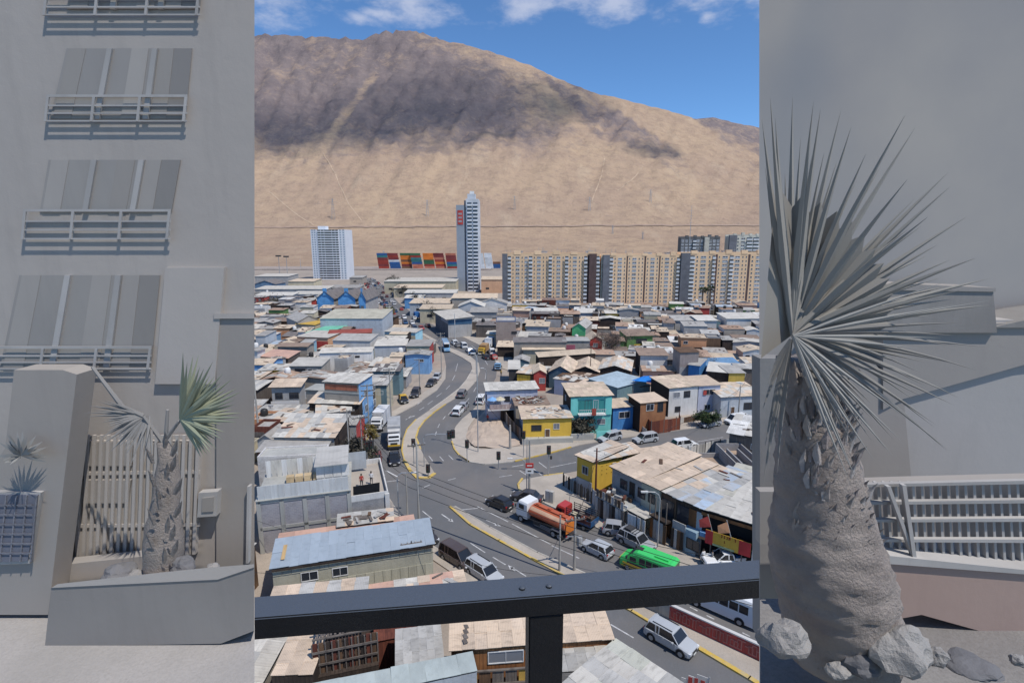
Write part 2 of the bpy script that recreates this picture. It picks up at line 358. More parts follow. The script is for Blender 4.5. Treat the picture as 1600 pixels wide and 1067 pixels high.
# farther hill showing past the right end of the ridge
verts = []; faces = []
FR = [(900, 230), (1040, 200), (1075, 186), (1110, 184), (1140, 190), (1186, 199), (1260, 215), (1500, 250)]
def frid(px):
    for (a, b_), (c, d) in zip(FR, FR[1:]):
        if px <= c: return b_ + (d - b_) * (px - a) / (c - a)
    return 250
for j in range(40):
    for i in range(120):
        px = 905 + 590 * i / 119; f = j / 39; py = 330 - f * (330 - frid(px)) ; p = V(px, py, 3000 + 900 * f)
        p.z += 60 * noise.fractal(Vector((px / 30, f * 3, 9)), .8, 2, 5) * sst(0, .3, f) * (1 - .8 * f); verts.append(p)
for i in range(120):
    p = verts[39 * 120 + i]; verts.append(p + Vector((0, 500, -300)))
faces = [(j * 120 + i, j * 120 + i + 1, (j + 1) * 120 + i + 1, (j + 1) * 120 + i) for j in range(40) for i in range(119)]
me = bpy.data.meshes.new('far_hill'); me.from_pydata(verts, [], faces); me.polygons.foreach_set('use_smooth', [True] * len(me.polygons))
at = me.attributes.new('rock', 'FLOAT', 'POINT'); at.data.foreach_set('value', [.75] * len(verts)); me.materials.append(hm)
tag(link(bpy.data.objects.new('far_hill', me)), kind='structure')
# dirt roads scratched on the slope
def ribbon(name, path, w, m, lift=1.5, fn=None, n=10):
    pts = []
    for (a, b_), (c, d) in zip(path, path[1:]):
        for k in range(n): pts.append((a + (c - a) * k / n, b_ + (d - b_) * k / n))
    pts.append(path[-1]); E = []
    for i, (x, y) in enumerate(pts):
        a, b_ = pts[max(i - 1, 0)], pts[min(i + 1, len(pts) - 1)]; dx, dy = b_[0] - a[0], b_[1] - a[1]; l = math.hypot(dx, dy); nx, ny = -dy / l * w / 2, dx / l * w / 2
        E.append([hill(x + s * nx, fr_of(x, y + s * ny)) + Vector((0, -lift, lift)) for s in (-1, 1)])
    mb = MB()
    for p, q in zip(E, E[1:]): mb.face([p[0], q[0], q[1], p[1]])
    o = mb.build(name, m); tag(o, kind='structure'); return o
TRACK = mat('pale_track', (.56, .42, .3), (.5, .38, .27), kind='ground'); GRAVEL = mat('grey_embankment', (.42, .31, .235), (.38, .275, .215), kind='ground')
ribbon('hill_road', [(-50, 358), (398, 356), (560, 355), (760, 354), (960, 353), (1186, 353), (1500, 352)], 2.0, GRAVEL, 1.0, n=30)
for pth in ([(505, 240), (525, 275), (545, 320), (565, 345)], [(420, 300), (470, 340), (490, 352)], [(945, 245), (940, 275), (930, 300), (925, 315)], [(1005, 262), (985, 285), (965, 300)],):
    ribbon('dirt_track', pth, 1.1, TRACK, .5)

# clouds over the hill that throw the broad shadows on it (they stand above the frame)
clm = bpy.data.materials.new('cloud_vapour'); clm.use_nodes = True; t = clm.node_tree; b = t.nodes['Principled BSDF']; b.inputs['Base Color'].default_value = (.9, .9, .92, 1); b.inputs['Roughness'].default_value = 1
tcn = N(t, 'ShaderNodeTexCoord'); al = hr(hn(.004, 5, .55), .25, .62, .12, .42); ge = N(t, 'ShaderNodeNewGeometry'); dt = N(t, 'ShaderNodeVectorMath', operation='DOT_PRODUCT')
rv_ = N(t, 'ShaderNodeVectorMath', operation='SUBTRACT'); rv_.inputs[1].default_value = (.5, .5, 0); t.links.new(tcn.outputs['Generated'], rv_.inputs[0]); sc_ = N(t, 'ShaderNodeVectorMath', operation='MULTIPLY'); sc_.inputs[1].default_value = (2, 2, 0); t.links.new(rv_.outputs[0], sc_.inputs[0]); ln_ = N(t, 'ShaderNodeVectorMath', operation='LENGTH'); t.links.new(sc_.outputs[0], ln_.inputs[0])
m2_ = N(t, 'ShaderNodeMath', operation='MULTIPLY'); t.links.new(al, m2_.inputs[0]); t.links.new(hr(ln_.outputs['Value'], .25, .85, 1, 0), m2_.inputs[1]); t.links.new(m2_.outputs[0], b.inputs['Alpha'])
def cloud(px, py, sx, sy, label):
    tgt = hill(px, fr_of(px, py)); h = 1650; c = tgt + SUNV * ((h - tgt.z) / SUNV.z)
    bm = bmesh.new(); bmesh.ops.create_icosphere(bm, subdivisions=5, radius=1)
    for v in bm.verts:
        n = noise.fractal(v.co * 2.2 + Vector((px, 0, 0)), .8, 2, 5)
        v.co = Vector((v.co.x * sx, v.co.y * sy, v.co.z * 60)) * (1 + .3 * n)
    me = bpy.data.meshes.new('cloud'); bm.to_mesh(me); bm.free(); me.materials.append(clm); me.polygons.foreach_set('use_smooth', [True] * len(me.polygons))
    o = bpy.data.objects.new('cloud', me); link(o); o.location = c; tag(o, label, 'cloud', 'clouds drifting above the desert hill', 'stuff')
cloud(690, 165, 430, 400, 'broad grey cloud drifting high above the middle of the hill')
cloud(450, 200, 430, 230, 'long cloud drifting high above the left shoulder of the hill')
cloud(880, 160, 220, 200, 'small ragged cloud drifting above the right flank of the hill')
cloud(1020, 235, 110, 90, 'smallest cloud drifting above the lower right slope')

# ---------------------------------------------------------------- ground and roads
g = MB(); g.box(-900, -60, -1, 900, 720, 0)
o = g.build('ground', mat('street_dirt', (.4, .34, .28), (.31, .27, .235), kind='ground', sc=.7, rand=0)); tag(o, kind='structure')
ASPH = mat('asphalt', (.125, .13, .138), (.18, .168, .16), kind='asphalt', rand=0, rough=.9); PAVE = mat('pavement', (.47, .42, .36), (.38, .34, .295), kind='ground', rand=0, sc=1)
KERB = mat('kerb_concrete', (.5, .47, .42)); KYEL = mat('yellow_kerb_paint', (.56, .38, .06), (.42, .35, .22), dirt=.3, sc=4); MARK = mat('worn_white_paint', (.55, .55, .55), (.3, .3, .3), sc=4, dirt=.5)
def gpoly(pts, z=0): return [G(x, y, 0) for x, y in pts]
ROADS = []
def flat(name, pix, z, m, th=None):
    P = [(p.x, p.y) for p in gpoly(pix)]
    mb = MB()
    if th: mb.prism(P, 0, th)
    else:
        a = sum(P[i][0] * P[(i + 1) % len(P)][1] - P[(i + 1) % len(P)][0] * P[i][1] for i in range(len(P)))
        if a < 0: P = P[::-1]
        mb.face([(x, y, z) for x, y in P])
    o = mb.build(name, m); tag(o, kind='structure')
    return P
AV_L = [(1240, 1190), (1090, 1100), (1000, 1045), (900, 985), (820, 935), (750, 895), (700, 868), (660, 842), (630, 812), (606, 775), (586, 745), (578, 722), (578, 700), (588, 678), (608, 655), (648, 634), (683, 610), (696, 592), (697, 572), (694, 555), (688, 541), (675, 530), (655, 518), (636, 505), (618, 492), (602, 478), (587, 460), (573, 446), (560, 434)]
AV_R = [(578, 434), (593, 446), (609, 459), (625, 475), (646, 490), (669, 504), (696, 517), (728, 529), (752, 541), (770, 556), (777, 572), (775, 590), (766, 606), (754, 624), (738, 642), (722, 655), (712, 668), (706, 684), (708, 698), (717, 712), (733, 722), (757, 726), (800, 722), (860, 708), (905, 696), (960, 687), (1050, 674), (1120, 664), (1260, 645), (1260, 672), (1190, 688), (1080, 708), (940, 728), (880, 740), (850, 744), (818, 750), (809, 760), (814, 770), (850, 786), (890, 805), (935, 826), (990, 852), (1040, 876), (1090, 905), (1186, 965), (1400, 1100)]
road = flat('road', AV_L + AV_R[::1], .004, ASPH)
def inpoly(p, poly):
    x, y = p; c = False; j = len(poly) - 1
    for i in range(len(poly)):
        xi, yi = poly[i][:2]; xj, yj = poly[j][:2]
        if (yi > y) != (yj > y) and x < (xj - xi) * (y - yi) / (yj - yi) + xi: c = not c
        j = i
    return c
RD = [(p.x, p.y) for p in gpoly(AV_L + AV_R)]
# raised islands between the carriageways
MED1 = [(738, 578), (729, 594), (717, 608), (696, 624), (672, 641), (650, 656), (636, 671), (630, 688), (628, 705), (632, 720), (641, 736), (652, 747), (670, 747), (679, 740), (672, 728), (664, 716), (657, 702), (650, 684), (654, 670), (663, 658), (679, 644), (696, 632), (716, 620), (733, 608), (744, 596), (750, 580), (748, 568), (735, 557), (715, 548), (700, 543), (702, 549), (722, 559), (736, 568)]
MED2 = [(644, 511), (660, 520), (684, 533), (677, 534), (655, 521)]
MED3 = [(703, 792), (735, 820), (780, 845), (840, 878), (900, 910), (987, 955), (1020, 975), (1085, 1009), (1171, 1060), (1300, 1140), (1330, 1120), (1186, 1035), (1120, 1000), (1046, 966), (980, 930), (915, 897), (840, 864), (765, 824), (711, 792)]
for q in (MED1, MED2, MED3): flat('median_island', q, 0, PAVE, .13)
# pavements
flat('pavement', [(712, 667), (705, 684), (708, 698), (717, 712), (733, 722), (757, 726), (800, 722), (860, 708), (905, 696), (960, 687), (1050, 674), (1260, 645), (1260, 636), (1050, 664), (960, 676), (880, 690), (830, 697), (790, 700), (752, 703), (735, 697), (728, 684), (732, 668), (745, 650), (758, 630), (766, 606), (754, 624), (738, 642), (722, 655)], 0, PAVE, .14)
flat('pavement', [(850, 744), (880, 740), (900, 750), (1000, 812), (1100, 868), (1240, 950), (1240, 1000), (1186, 965), (1090, 905), (1040, 876), (990, 852), (935, 826), (890, 805), (850, 786), (814, 770), (809, 760), (818, 750)], 0, PAVE, .14)
flat('pavement', [(700, 868), (750, 895), (820, 935), (900, 985), (880, 990), (780, 935), (720, 905), (668, 870), (625, 835), (596, 788), (576, 748), (566, 722), (567, 698), (578, 676), (598, 652), (640, 628), (674, 606), (688, 590), (697, 572), (696, 592), (683, 610), (648, 634), (608, 655), (588, 678), (578, 700), (578, 722), (586, 745), (606, 775), (630, 812), (660, 842)], 0, PAVE, .14)
flat('pavement', [(704, 517), (728, 529), (752, 541), (770, 556), (777, 572), (795, 580), (800, 560), (770, 525), (720, 515)], 0, PAVE, .12)
# kerb edges, some painted yellow
def kerb(name, pix, m, w=.3, h=.16, label=None):
    mb = MB(); P = gpoly(pix)
    for p, q in zip(P, P[1:]):
        d = (q - p).normalized(); p2 = p - d * .05; q2 = q + d * .05
        mb.bar((p2.x, p2.y, h / 2), (q2.x, q2.y, h / 2), w, h)
    o = mb.build(name, m); tag(o, kind='structure')
kerb('yellow_kerb', [(703, 792), (735, 820), (780, 845), (840, 878), (900, 910), (987, 955), (1020, 975)], KYEL)
kerb('yellow_kerb', [(1068, 1000), (1085, 1009), (1171, 1060), (1300, 1140)], KYEL, .45)
kerb('yellow_kerb', [(663, 658), (654, 670), (650, 684), (657, 702)], KYEL); kerb('yellow_kerb', [(696, 632), (679, 644), (663, 658)], KYEL)
kerb('yellow_kerb', [(632, 720), (641, 736), (652, 747), (670, 747), (679, 740)], KYEL, .5); kerb('yellow_kerb', [(650, 656), (636, 671), (630, 688), (628, 705), (632, 720)], KYEL, .22)
kerb('yellow_kerb', [(706, 690), (710, 702), (718, 712), (733, 722)], KYEL, .25); kerb('yellow_kerb', [(805, 721), (860, 708), (892, 699)], KYEL)
kerb('yellow_kerb', [(816, 748), (810, 757), (812, 768)], KYEL); kerb('yellow_kerb', [(850, 744), (880, 740)], KYEL); kerb('yellow_kerb', [(566, 730), (567, 698), (582, 674), (600, 655)], KYEL, .25)
for k in ([(717, 712), (733, 722), (757, 726), (800, 722)], [(814, 770), (850, 786), (890, 805), (935, 826), (990, 852), (1040, 876), (1090, 905)], [(654, 844), (700, 868), (750, 895), (820, 935)], [(711, 792), (765, 824), (840, 864), (915, 897), (980, 930)], [(738, 578), (729, 594), (717, 608), (696, 624), (672, 641)]): kerb('kerb', k, KERB, .2)
# painted lines and arrows
mk = MB()
def dash(x0, y0, x1, y1, w=.14):
    p = G(x0, y0); q = G(x1, y1); d = (q - p).normalized(); s_ = Vector((-d.y, d.x, 0)) * w / 2; z = Vector((0, 0, .009))
    mk.face([p - s_ + z, q - s_ + z, q + s_ + z, p + s_ + z])
def arrow(x0, y0, x1, y1):
    dash(x0, y0, x1, y1, .16); p = G(x1, y1); q = G(x0, y0); d = (p - q).normalized(); s_ = Vector((-d.y, d.x, 0)); z = Vector((0, 0, .009)); b_ = p - d * .3
    mk.face([b_ - s_ * .32 + z, p + d * .5 + z, b_ + s_ * .32 + z][::1] if False else [b_ + s_ * .32 + z, b_ - s_ * .32 + z, p + d * .5 + z])
for a in ((1010, 1040, 1052, 1066), (954, 975, 990, 996), (660, 798, 675, 810), (735, 848, 758, 863), (770, 870, 790, 882), (800, 886, 822, 900), (845, 912, 870, 928), (900, 945, 922, 958), (746, 791, 794, 815), (800, 818, 860, 850), (800, 796, 798, 800), (862, 852, 905, 872), (1078, 948, 1090, 954), (1104, 961, 1116, 967), (1160, 988, 1172, 994), (960, 893, 975, 900), (1000, 913, 1020, 922),
          (715, 568, 712, 580), (711, 586, 707, 594), (703, 602, 697, 608), (690, 614, 682, 620), (676, 626, 668, 632), (663, 636, 655, 641), (642, 650, 634, 656), (625, 664, 618, 672), (700, 648, 705, 643), (692, 655, 696, 650), (684, 668, 687, 662), (680, 680, 682, 674), (740, 612, 744, 605), (728, 628, 733, 622),
          (670, 712, 676, 720), (687, 713, 693, 720), (701, 711, 708, 718), (700, 750, 712, 747), (672, 757, 660, 762), (780, 745, 800, 742), (812, 735, 824, 743), (832, 731, 846, 742), (854, 731, 842, 722), (800, 729, 818, 726), (860, 730, 900, 722), (905, 719, 930, 714), (752, 793, 714, 797), (624, 750, 598, 753), (602, 742, 582, 745), (737, 540, 744, 546), (756, 560, 762, 570), (760, 580, 758, 592), (950, 712, 985, 706), (1090, 690, 1130, 683), (684, 520, 692, 525), (646, 500, 652, 505), (618, 480, 624, 486), (600, 460, 604, 465)):
    dash(*a)
for a in ((690, 803, 705, 813), (760, 812, 778, 820), (634, 655, 646, 650), (652, 632, 658, 627), (805, 892, 798, 886)): arrow(*a)
o = mk.build('road_markings', MARK); tag(o, kind='structure')
# solid line of the left carriageway stop and the lane line beside the truck
mk = MB(); dash(603, 735, 622, 745, .18); o = mk.build('lane_line', mat('fresh_white_paint', (.7, .7, .7))); tag(o, kind='structure')
# bare mound on the corner
mb = MB(); cs = [(740, 700), (728, 684), (733, 668), (750, 650), (762, 635), (790, 650), (815, 680), (812, 696), (780, 701)]
P = gpoly(cs); c = sum(P, Vector()) / len(P); nr = 7; rings = []
for k in range(nr):
    f = 1 - k / nr
    rings.append([c + (p - c) * f + Vector((0, 0, .15 + .3 * math.sin((1 - f) * 1.5) + .25 * noise.noise(Vector((p.x * f, p.y * f, 1)))) ) for i in range(len(P)) for p in [P[i] if False else P[i]]])
bmv = []; 
for rg in rings:
    fine = []
    for i in range(len(rg)):
        a = rg[i]; b_ = rg[(i + 1) % len(rg)]
        for k in range(4):
            q = a.lerp(b_, k / 4); fine.append(q + Vector((.3 * noise.noise(q), .3 * noise.noise(q + Vector((5, 5, 5))), .22 * noise.noise(q * .8))))
    bmv.append(fine)
n = len(bmv[0]); mb.v = [tuple(q) for rg in bmv for q in rg] + [tuple(c + Vector((0, 0, .47)))]
for k in range(nr - 1):
    for i in range(n): mb.f.append((k * n + i, k * n + (i + 1) % n, (k + 1) * n + (i + 1) % n, (k + 1) * n + i)); mb.mi.append(0)
for i in range(n): mb.f.append(((nr - 1) * n + i, (nr - 1) * n + (i + 1) % n, nr * n)); mb.mi.append(0)
o = mb.build('dirt_mound', mat('pinkish_rubble', (.55, .45, .36), (.46, .37, .3), kind='ground', sc=1.5), smooth=False); tag(o, 'pinkish bare dirt mound on the street corner below the pale two storey house', 'mound')
# ---------------------------------------------------------------- buildings
FOOT = []                                # footprints already taken (world rectangles)
def frame_of(A, B, h, C=None, depth=None, z0=0):
    a = G(*A, h + z0); b = G(*B, h + z0); d = Vector((b.x - a.x, b.y - a.y)); W_ = d.length; d /= W_; nrm = Vector((-d.y, d.x))
    if nrm.y < 0 and abs(d.y) < .9: nrm = -nrm
    if depth is None:
        c = G(*C, h + z0); depth = max((c.x - a.x) * nrm.x + (c.y - a.y) * nrm.y, 1.5)
    return Vector((a.x, a.y, z0)), math.atan2(d.y, d.x), W_, depth
def rect(o, rz, w, d, grow=0):
    u = Vector((math.cos(rz), math.sin(rz))); v = Vector((-u.y, u.x)); p = Vector((o.x, o.y)) - u * grow - v * grow
    w += 2 * grow; d += 2 * grow
    return [p, p + u * w, p + u * w + v * d, p + v * d]
def hit(r1, r2):
    for r in (r1, r2):
        for i in range(4):
            e = r[(i + 1) % 4] - r[i]; ax = Vector((-e.y, e.x))
            a = [ax.dot(p) for p in r1]; b = [ax.dot(p) for p in r2]
            if max(a) <= min(b) + 1e-3 or max(b) <= min(a) + 1e-3: return False
    return True
def claim(o, rz, w, d): FOOT.append(rect(o, rz, w, d, -.2))
_wc = {}
def window(root, x, z, w, h, side='F', Wd=0, D=0, fm=None, gm=None, door=False, bars=1, name=None):
    """window in a wall: frame, glass child, mullion; side F front, L left, R right, B back; x along the wall"""
    fm = fm or FRAME_W; gm = gm or GLASS
    key = (round(w, 2), round(h, 2), fm.name, gm.name, bars)
    if key not in _wc:
        t_ = min(.07, w * .12); a = MB(); a.box(0, -.07, 0, w, 0, t_).box(0, -.07, h - t_, w, 0, h).box(0, -.07, t_, t_, 0, h - t_).box(w - t_, -.07, t_, w, 0, h - t_)
        for k in range(bars): xx = w * (k + 1) / (bars + 1); a.box(xx - t_ / 3, -.06, t_, xx + t_ / 3, 0, h - t_)
        b = MB(); b.box(t_, -.02, t_, w - t_, 0, h - t_)
        _wc[key] = (a.mesh('window', fm), b.mesh('pane', gm))
    a, b = _wc[key]
    loc, rot = {'F': ((x, -.001, z), 0), 'L': ((-.001, D - x, z), -math.pi / 2), 'R': ((Wd + .001, x, z), math.pi / 2), 'B': ((Wd - x, D + .001, z), math.pi)}[side]
    o = share(a, name or ('door' if door else 'window'), root, loc, (0, 0, rot)); share(b, 'door_panel' if door else 'pane', o, (0, 0, 0))
    return o
def sheets(root, p0, ux, vy, nx, ny, m, name='roof_sheet', th=.04, jit=.05, miss=0, r=None, lap=.06):
    """real sheets laid over the parallelogram p0 + ux + vy (local)"""
    r = r or rnd; ux = Vector(ux); vy = Vector(vy); p0 = Vector(p0); nz = ux.cross(vy).normalized()
    if nz.z < 0: nz = -nz
    uy = ux.normalized(); rm = Matrix((uy, nz.cross(uy), nz)).transposed().to_euler()
    sx = ux.length / nx; sy = vy.length / ny
    ms = m if isinstance(m, (list, tuple)) else [m]
    for j in range(ny):
        for i in range(nx):
            if r.random() < miss: continue
            c = p0 + ux * ((i + .5) / nx) + vy * ((j + .5) / ny) + nz * (.03 + .02 * ((i + j) % 2) + r.uniform(0, .02))
            e = rm.copy(); e.rotate_axis('Z', r.gauss(0, jit * .25)); e.rotate_axis('X', r.gauss(0, jit * .3))
            piece(name, r.choice(ms), root, c, (sx + lap, sy + lap + r.uniform(0, .1), th), e)
def clutter(root, W_, D, zf, n, r, mats=None):
    """planks, tyres and weights lying on the roof; zf(x,y) gives its height"""
    for k in range(n):
        x = r.uniform(.1, .9) * W_; y = r.uniform(.1, .9) * D; L = r.uniform(.5, 1.8); m = r.choice(mats or [WOOD_G, WOOD_M, S_GREY, RUST, S_PALE])
        piece('weight_plank' if r.random() < .7 else 'loose_sheet', m, root, (x, y, zf(x, y) + .14), (L, r.uniform(.1, .5), .05), (0, 0, r.uniform(0, 3)))
def building(name, label, cat, A, B, h, C=None, depth=None, wall=WHITE, side=None, roof=R_TAN, style='shed', rise=.35, z0=0, sh=None, wins=(), over=.25, parapet=0, group=None, junk=0, frame=None, panels=None, reg=True, roof_name='roof', base=None, back=None):
    if frame: o_, rz, W_, D = frame
    else: o_, rz, W_, D = frame_of(A, B, h, C, depth, z0)
    if reg: claim(o_, rz, W_, D)
    root = empty(name, (o_.x, o_.y, 0), rz, label, cat, group); z0 = o_.z
    r = random.Random(name + label)
    # wall body
    lo = 0
    hb = h + z0
    if style == 'shed': zc = [hb, hb, hb + rise, hb + rise]
    else: zc = [hb] * 4
    mb = MB()
    F = [(0, 0), (W_, 0), (W_, D), (0, D)]
    if style == 'gable':                  # ridge runs along x ; gable triangles on the left/right ends
        mb.m = 0; mb.face([(0, 0, 0), (W_, 0, 0), (W_, 0, hb), (0, 0, hb)]); mb.face([(W_, D, 0), (0, D, 0), (0, D, hb), (W_, D, hb)])
        mb.m = 1; mb.face([(W_, 0, 0), (W_, D, 0), (W_, D, hb), (W_, D / 2, hb + rise), (W_, 0, hb)]); mb.face([(0, D, 0), (0, 0, 0), (0, 0, hb), (0, D / 2, hb + rise), (0, D, hb)])
    elif style == 'front_gable':          # ridge runs away from the camera
        mb.m = 0; mb.face([(0, 0, 0), (W_, 0, 0), (W_, 0, hb), (W_ / 2, 0, hb + rise), (0, 0, hb)]); mb.face([(W_, D, 0), (0, D, 0), (0, D, hb), (W_ / 2, D, hb + rise), (W_, D, hb)])
        mb.m = 1; mb.face([(W_, 0, 0), (W_, D, 0), (W_, D, hb), (W_, 0, hb)]); mb.face([(0, D, 0), (0, 0, 0), (0, 0, hb), (0, D, hb)])
    else:
        mb.m = 0; mb.face([(0, 0, 0), (W_, 0, 0), (W_, 0, zc[1]), (0, 0, zc[0])]); mb.face([(W_, D, 0), (0, D, 0), (0, D, zc[3]), (W_, D, zc[2])])
        mb.m = 1; mb.face([(W_, 0, 0), (W_, D, 0), (W_, D, zc[2]), (W_, 0, zc[1])]); mb.face([(0, D, 0), (0, 0, 0), (0, 0, zc[0]), (0, D, zc[3])])
        mb.face([(0, 0, zc[0]), (W_, 0, zc[1]), (W_, D, zc[2]), (0, D, zc[3])])
    mb.build('wall', [wall, side or wall], root)
    ov = over
    if style in ('shed', 'flat'):
        rs = rise if style == 'shed' else 0
        k = rs / D
        zf = lambda x, y: hb + .05 + k * y
        if parapet:
            pm = MB(); t_ = .15; pm.box(0, 0, hb, W_, t_, hb + parapet).box(0, D - t_, hb, W_, D, hb + parapet).box(0, t_, hb, t_, D - t_, hb + parapet).box(W_ - t_, t_, hb, W_, D - t_, hb + parapet)
            pm.build('parapet', side or wall, root)
            mb = MB(); mb.box(t_, t_, hb + .01, W_ - t_, D - t_, hb + .06); rf = mb.build(roof_name, roof, root)
        else:
            mb = MB(); mb.hexa([(-ov, -ov, zf(0, -ov) - .0), (W_ + ov, -ov, zf(0, -ov)), (W_ + ov, D + ov, zf(0, D + ov)), (-ov, D + ov, zf(0, D + ov)), (-ov, -ov, zf(0, -ov) + .07), (W_ + ov, -ov, zf(0, -ov) + .07), (W_ + ov, D + ov, zf(0, D + ov) + .07), (-ov, D + ov, zf(0, D + ov) + .07)])
            rf = mb.build(roof_name, WOOD_D if sh else roof, root)
            if sh: sheets(rf, (-ov, -ov, zf(0, -ov) + .07), (W_ + 2 * ov, 0, 0), (0, D + 2 * ov, k * (D + 2 * ov)), sh[0], sh[1], sh[2] if len(sh) > 2 else roof, miss=sh[3] if len(sh) > 3 else 0, r=r)
        zt = lambda x, y: zf(x, y) + .07
    elif style == 'gable':
        mb = MB(); k = rise / (D / 2); y0 = -ov
        for s_ in (0, 1):
            a = [(-ov, -ov, hb - k * ov), (W_ + ov, -ov, hb - k * ov), (W_ + ov, D / 2, hb + rise), (-ov, D / 2, hb + rise)]
            if s_: a = [(p[0], D - p[1], p[2]) for p in a][::-1]
            mb.hexa([(p[0], p[1], p[2] + .02) for p in a] + [(p[0], p[1], p[2] + .09) for p in a])
        rf = mb.build(roof_name, WOOD_D if sh else roof, root)
        if sh:
            sheets(rf, (-ov, -ov, hb - k * ov + .09), (W_ + 2 * ov, 0, 0), (0, D / 2 + ov, rise + k * ov), sh[0], sh[1], sh[2] if len(sh) > 2 else roof, r=r)
            sheets(rf, (-ov, D / 2, hb + rise + .09), (W_ + 2 * ov, 0, 0), (0, D / 2 + ov, -rise - k * ov), sh[0], sh[1], sh[2] if len(sh) > 2 else roof, r=r)
        zt = lambda x, y: hb + .1 + rise * (1 - abs(y - D / 2) / (D / 2))
    else:
        mb = MB(); k = rise / (W_ / 2)
        for s_ in (0, 1):
            a = [(-ov, -ov, hb - k * ov), (W_ / 2, -ov, hb + rise), (W_ / 2, D + ov, hb + rise), (-ov, D + ov, hb - k * ov)]
            if s_: a = [(W_ - p[0], p[1], p[2]) for p in a][::-1]
            mb.hexa([(p[0], p[1], p[2] + .02) for p in a] + [(p[0], p[1], p[2] + .09) for p in a])
        rf = mb.build(roof_name, WOOD_D if sh else roof, root)
        if sh:
            sheets(rf, (-ov, -ov, hb - k * ov + .09), (0, D + 2 * ov, 0), (W_ / 2 + ov, 0, rise + k * ov), sh[0], sh[1], sh[2] if len(sh) > 2 else roof, r=r)
            sheets(rf, (W_ / 2, -ov, hb + rise + .09), (0, D + 2 * ov, 0), (W_ / 2 + ov, 0, -rise - k * ov), sh[0], sh[1], sh[2] if len(sh) > 2 else roof, r=r)
        zt = lambda x, y: hb + .1 + rise * (1 - abs(x - W_ / 2) / (W_ / 2))
    if junk: clutter(root, W_, D, zt, junk, r)
    for w in wins:                        # (side, x, z, w, h[, kind])  x, w in metres, or x<1 & fractions when kind has 'f'
        sd, x, z, w_, h_ = w[:5]; kd = w[5] if len(w) > 5 else ''
        L_ = W_ if sd in 'FB' else D
        if x < 0: x = L_ + x
        if kd.startswith('D'): window(root, x, z, w_, h_, sd, W_, D, FRAME_D if 'd' in kd else FRAME_W, WOOD_M, True, 0)
        else: window(root, x, z0 + z if z0 else z, w_, h_, sd, W_, D, FRAME_D if 'd' in kd else FRAME_W, GLASS2 if 'c' in kd else GLASS)
    if panels:                            # (side, n, material, z1, z2) cladding boards proud of the wall
        for sd, n, pm, za, zb in panels:
            L_ = W_ if sd in 'FB' else D
            for i in range(n):
                u = (i + .5) * L_ / n; w_ = L_ / n - .035; zz = (za + zb) / 2; hh = zb - za - r.uniform(0, .06)
                if sd == 'F': piece('wall_panel', r.choice(pm) if isinstance(pm, list) else pm, root, (u, -.035, zz), (w_, .05, hh))
                elif sd == 'L': piece('wall_panel', r.choice(pm) if isinstance(pm, list) else pm, root, (-.035, u, zz), (.05, w_, hh))
                else: piece('wall_panel', r.choice(pm) if isinstance(pm, list) else pm, root, (W_ + .035, u, zz), (.05, w_, hh))
    root['W'] = W_; root['D'] = D
    return root, W_, D, hb, zt
B_ = building
house = 'house'
# --- bottom left roofs right below the balcony
r1, W1, D1, H1, Z1 = B_('long_shed', 'long cream panelled shed with a faded blue metal roof beside the avenue', 'shed', (425, 888), (676, 850), 4.1, C=(650, 822), wall=BEIGE, side=WOOD_M, rise=.5, sh=(18, 2, [R_BLUE]), over=.2,
    wins=(('F', 2.5, 2.2, 1.6, 1.0), ('F', 5.4, 2.2, 1.5, .95)), panels=[('F', 18, BEIGE, .0, 2.05), ('F', 18, BEIGE, 3.25, 3.95)])
piece('skylight_strip', mat('orange_strip', (.62, .42, .2)), r1, (.9, D1 * .45, H1 + .5), (.35, 2.4, .04), (.06, 0, 0))
piece('fascia_board', WOOD_D, r1, (W1 / 2, -.27, H1 - .12), (W1, .06, .22))
B_('low_shed', 'salmon red flat roof wedged between the grey block building and the blue roofed shed', 'shed', (432, 857), (650, 825), 3.4, depth=2.4, wall=BLOCK, roof=PINKW, rise=.2, sh=(9, 2, [PINKW]), over=0)
B_('tin_lean_to', 'patched grey lean-to with boards thrown on its roof under the block wall', 'shed', (530, 822), (612, 812), 3.9, C=(600, 806), wall=WOOD_D, roof=S_GREY, sh=(7, 3, [S_GREY, WOOD_G, S_GREY, S_TAN]), junk=14)
# grey block building with roof terrace
fr = frame_of((403, 783), (545, 766), 6.4, depth=11)
bb, WB, DB, HB, ZB = B_('block_building', 'unfinished grey block building with concrete bands and a pale metal parapet', 'building', None, None, 6.4, frame=fr, wall=BLOCK_P, side=BLOCK, style='flat', roof=CONC)
for k in range(5):
    x = (k - .0) * WB / 4
    piece('concrete_column', CONC, bb, (x, -.03, 3.2), (.45, .12, 6.38))
for z in (3.0, 6.25): piece('concrete_beam', CONC, bb, (WB / 2, -.04, z), (WB, .1, .35))
npn = 14
for k in range(npn): piece('parapet_panel', S_PALE if False else mat('pale_metal_panel', (.5, .515, .52), (.43, .44, .445), rand=.08), bb, ((k + .5) * WB / npn, .05, 7.25), (WB / npn - .02, .06, 1.7))
for k in range(10): piece('fence_board', S_PALE if k % 3 else WHITE, bb, ((k + .5) * WB * .62 / 10, DB * .55, 7.5), (WB * .62 / 10 - .05, .06, 2.2))
for k in range(6): piece('pallet', mat('pale_timber', (.6, .46, .28)), bb, (3 + k * 1.0, DB * .35, 7.0), (.85, .8, .7))
rs_ = MB(); rs_.box(WB * .62, DB * .3, 6.4, WB - .2, DB * .75, 8.6); rs_.build('roof_room', WHITE, bb)
piece('roof_room_cover', S_GREY, bb, (WB * .8, DB * .5, 8.72), (WB * .4, DB * .52, .08), (.04, 0, 0))
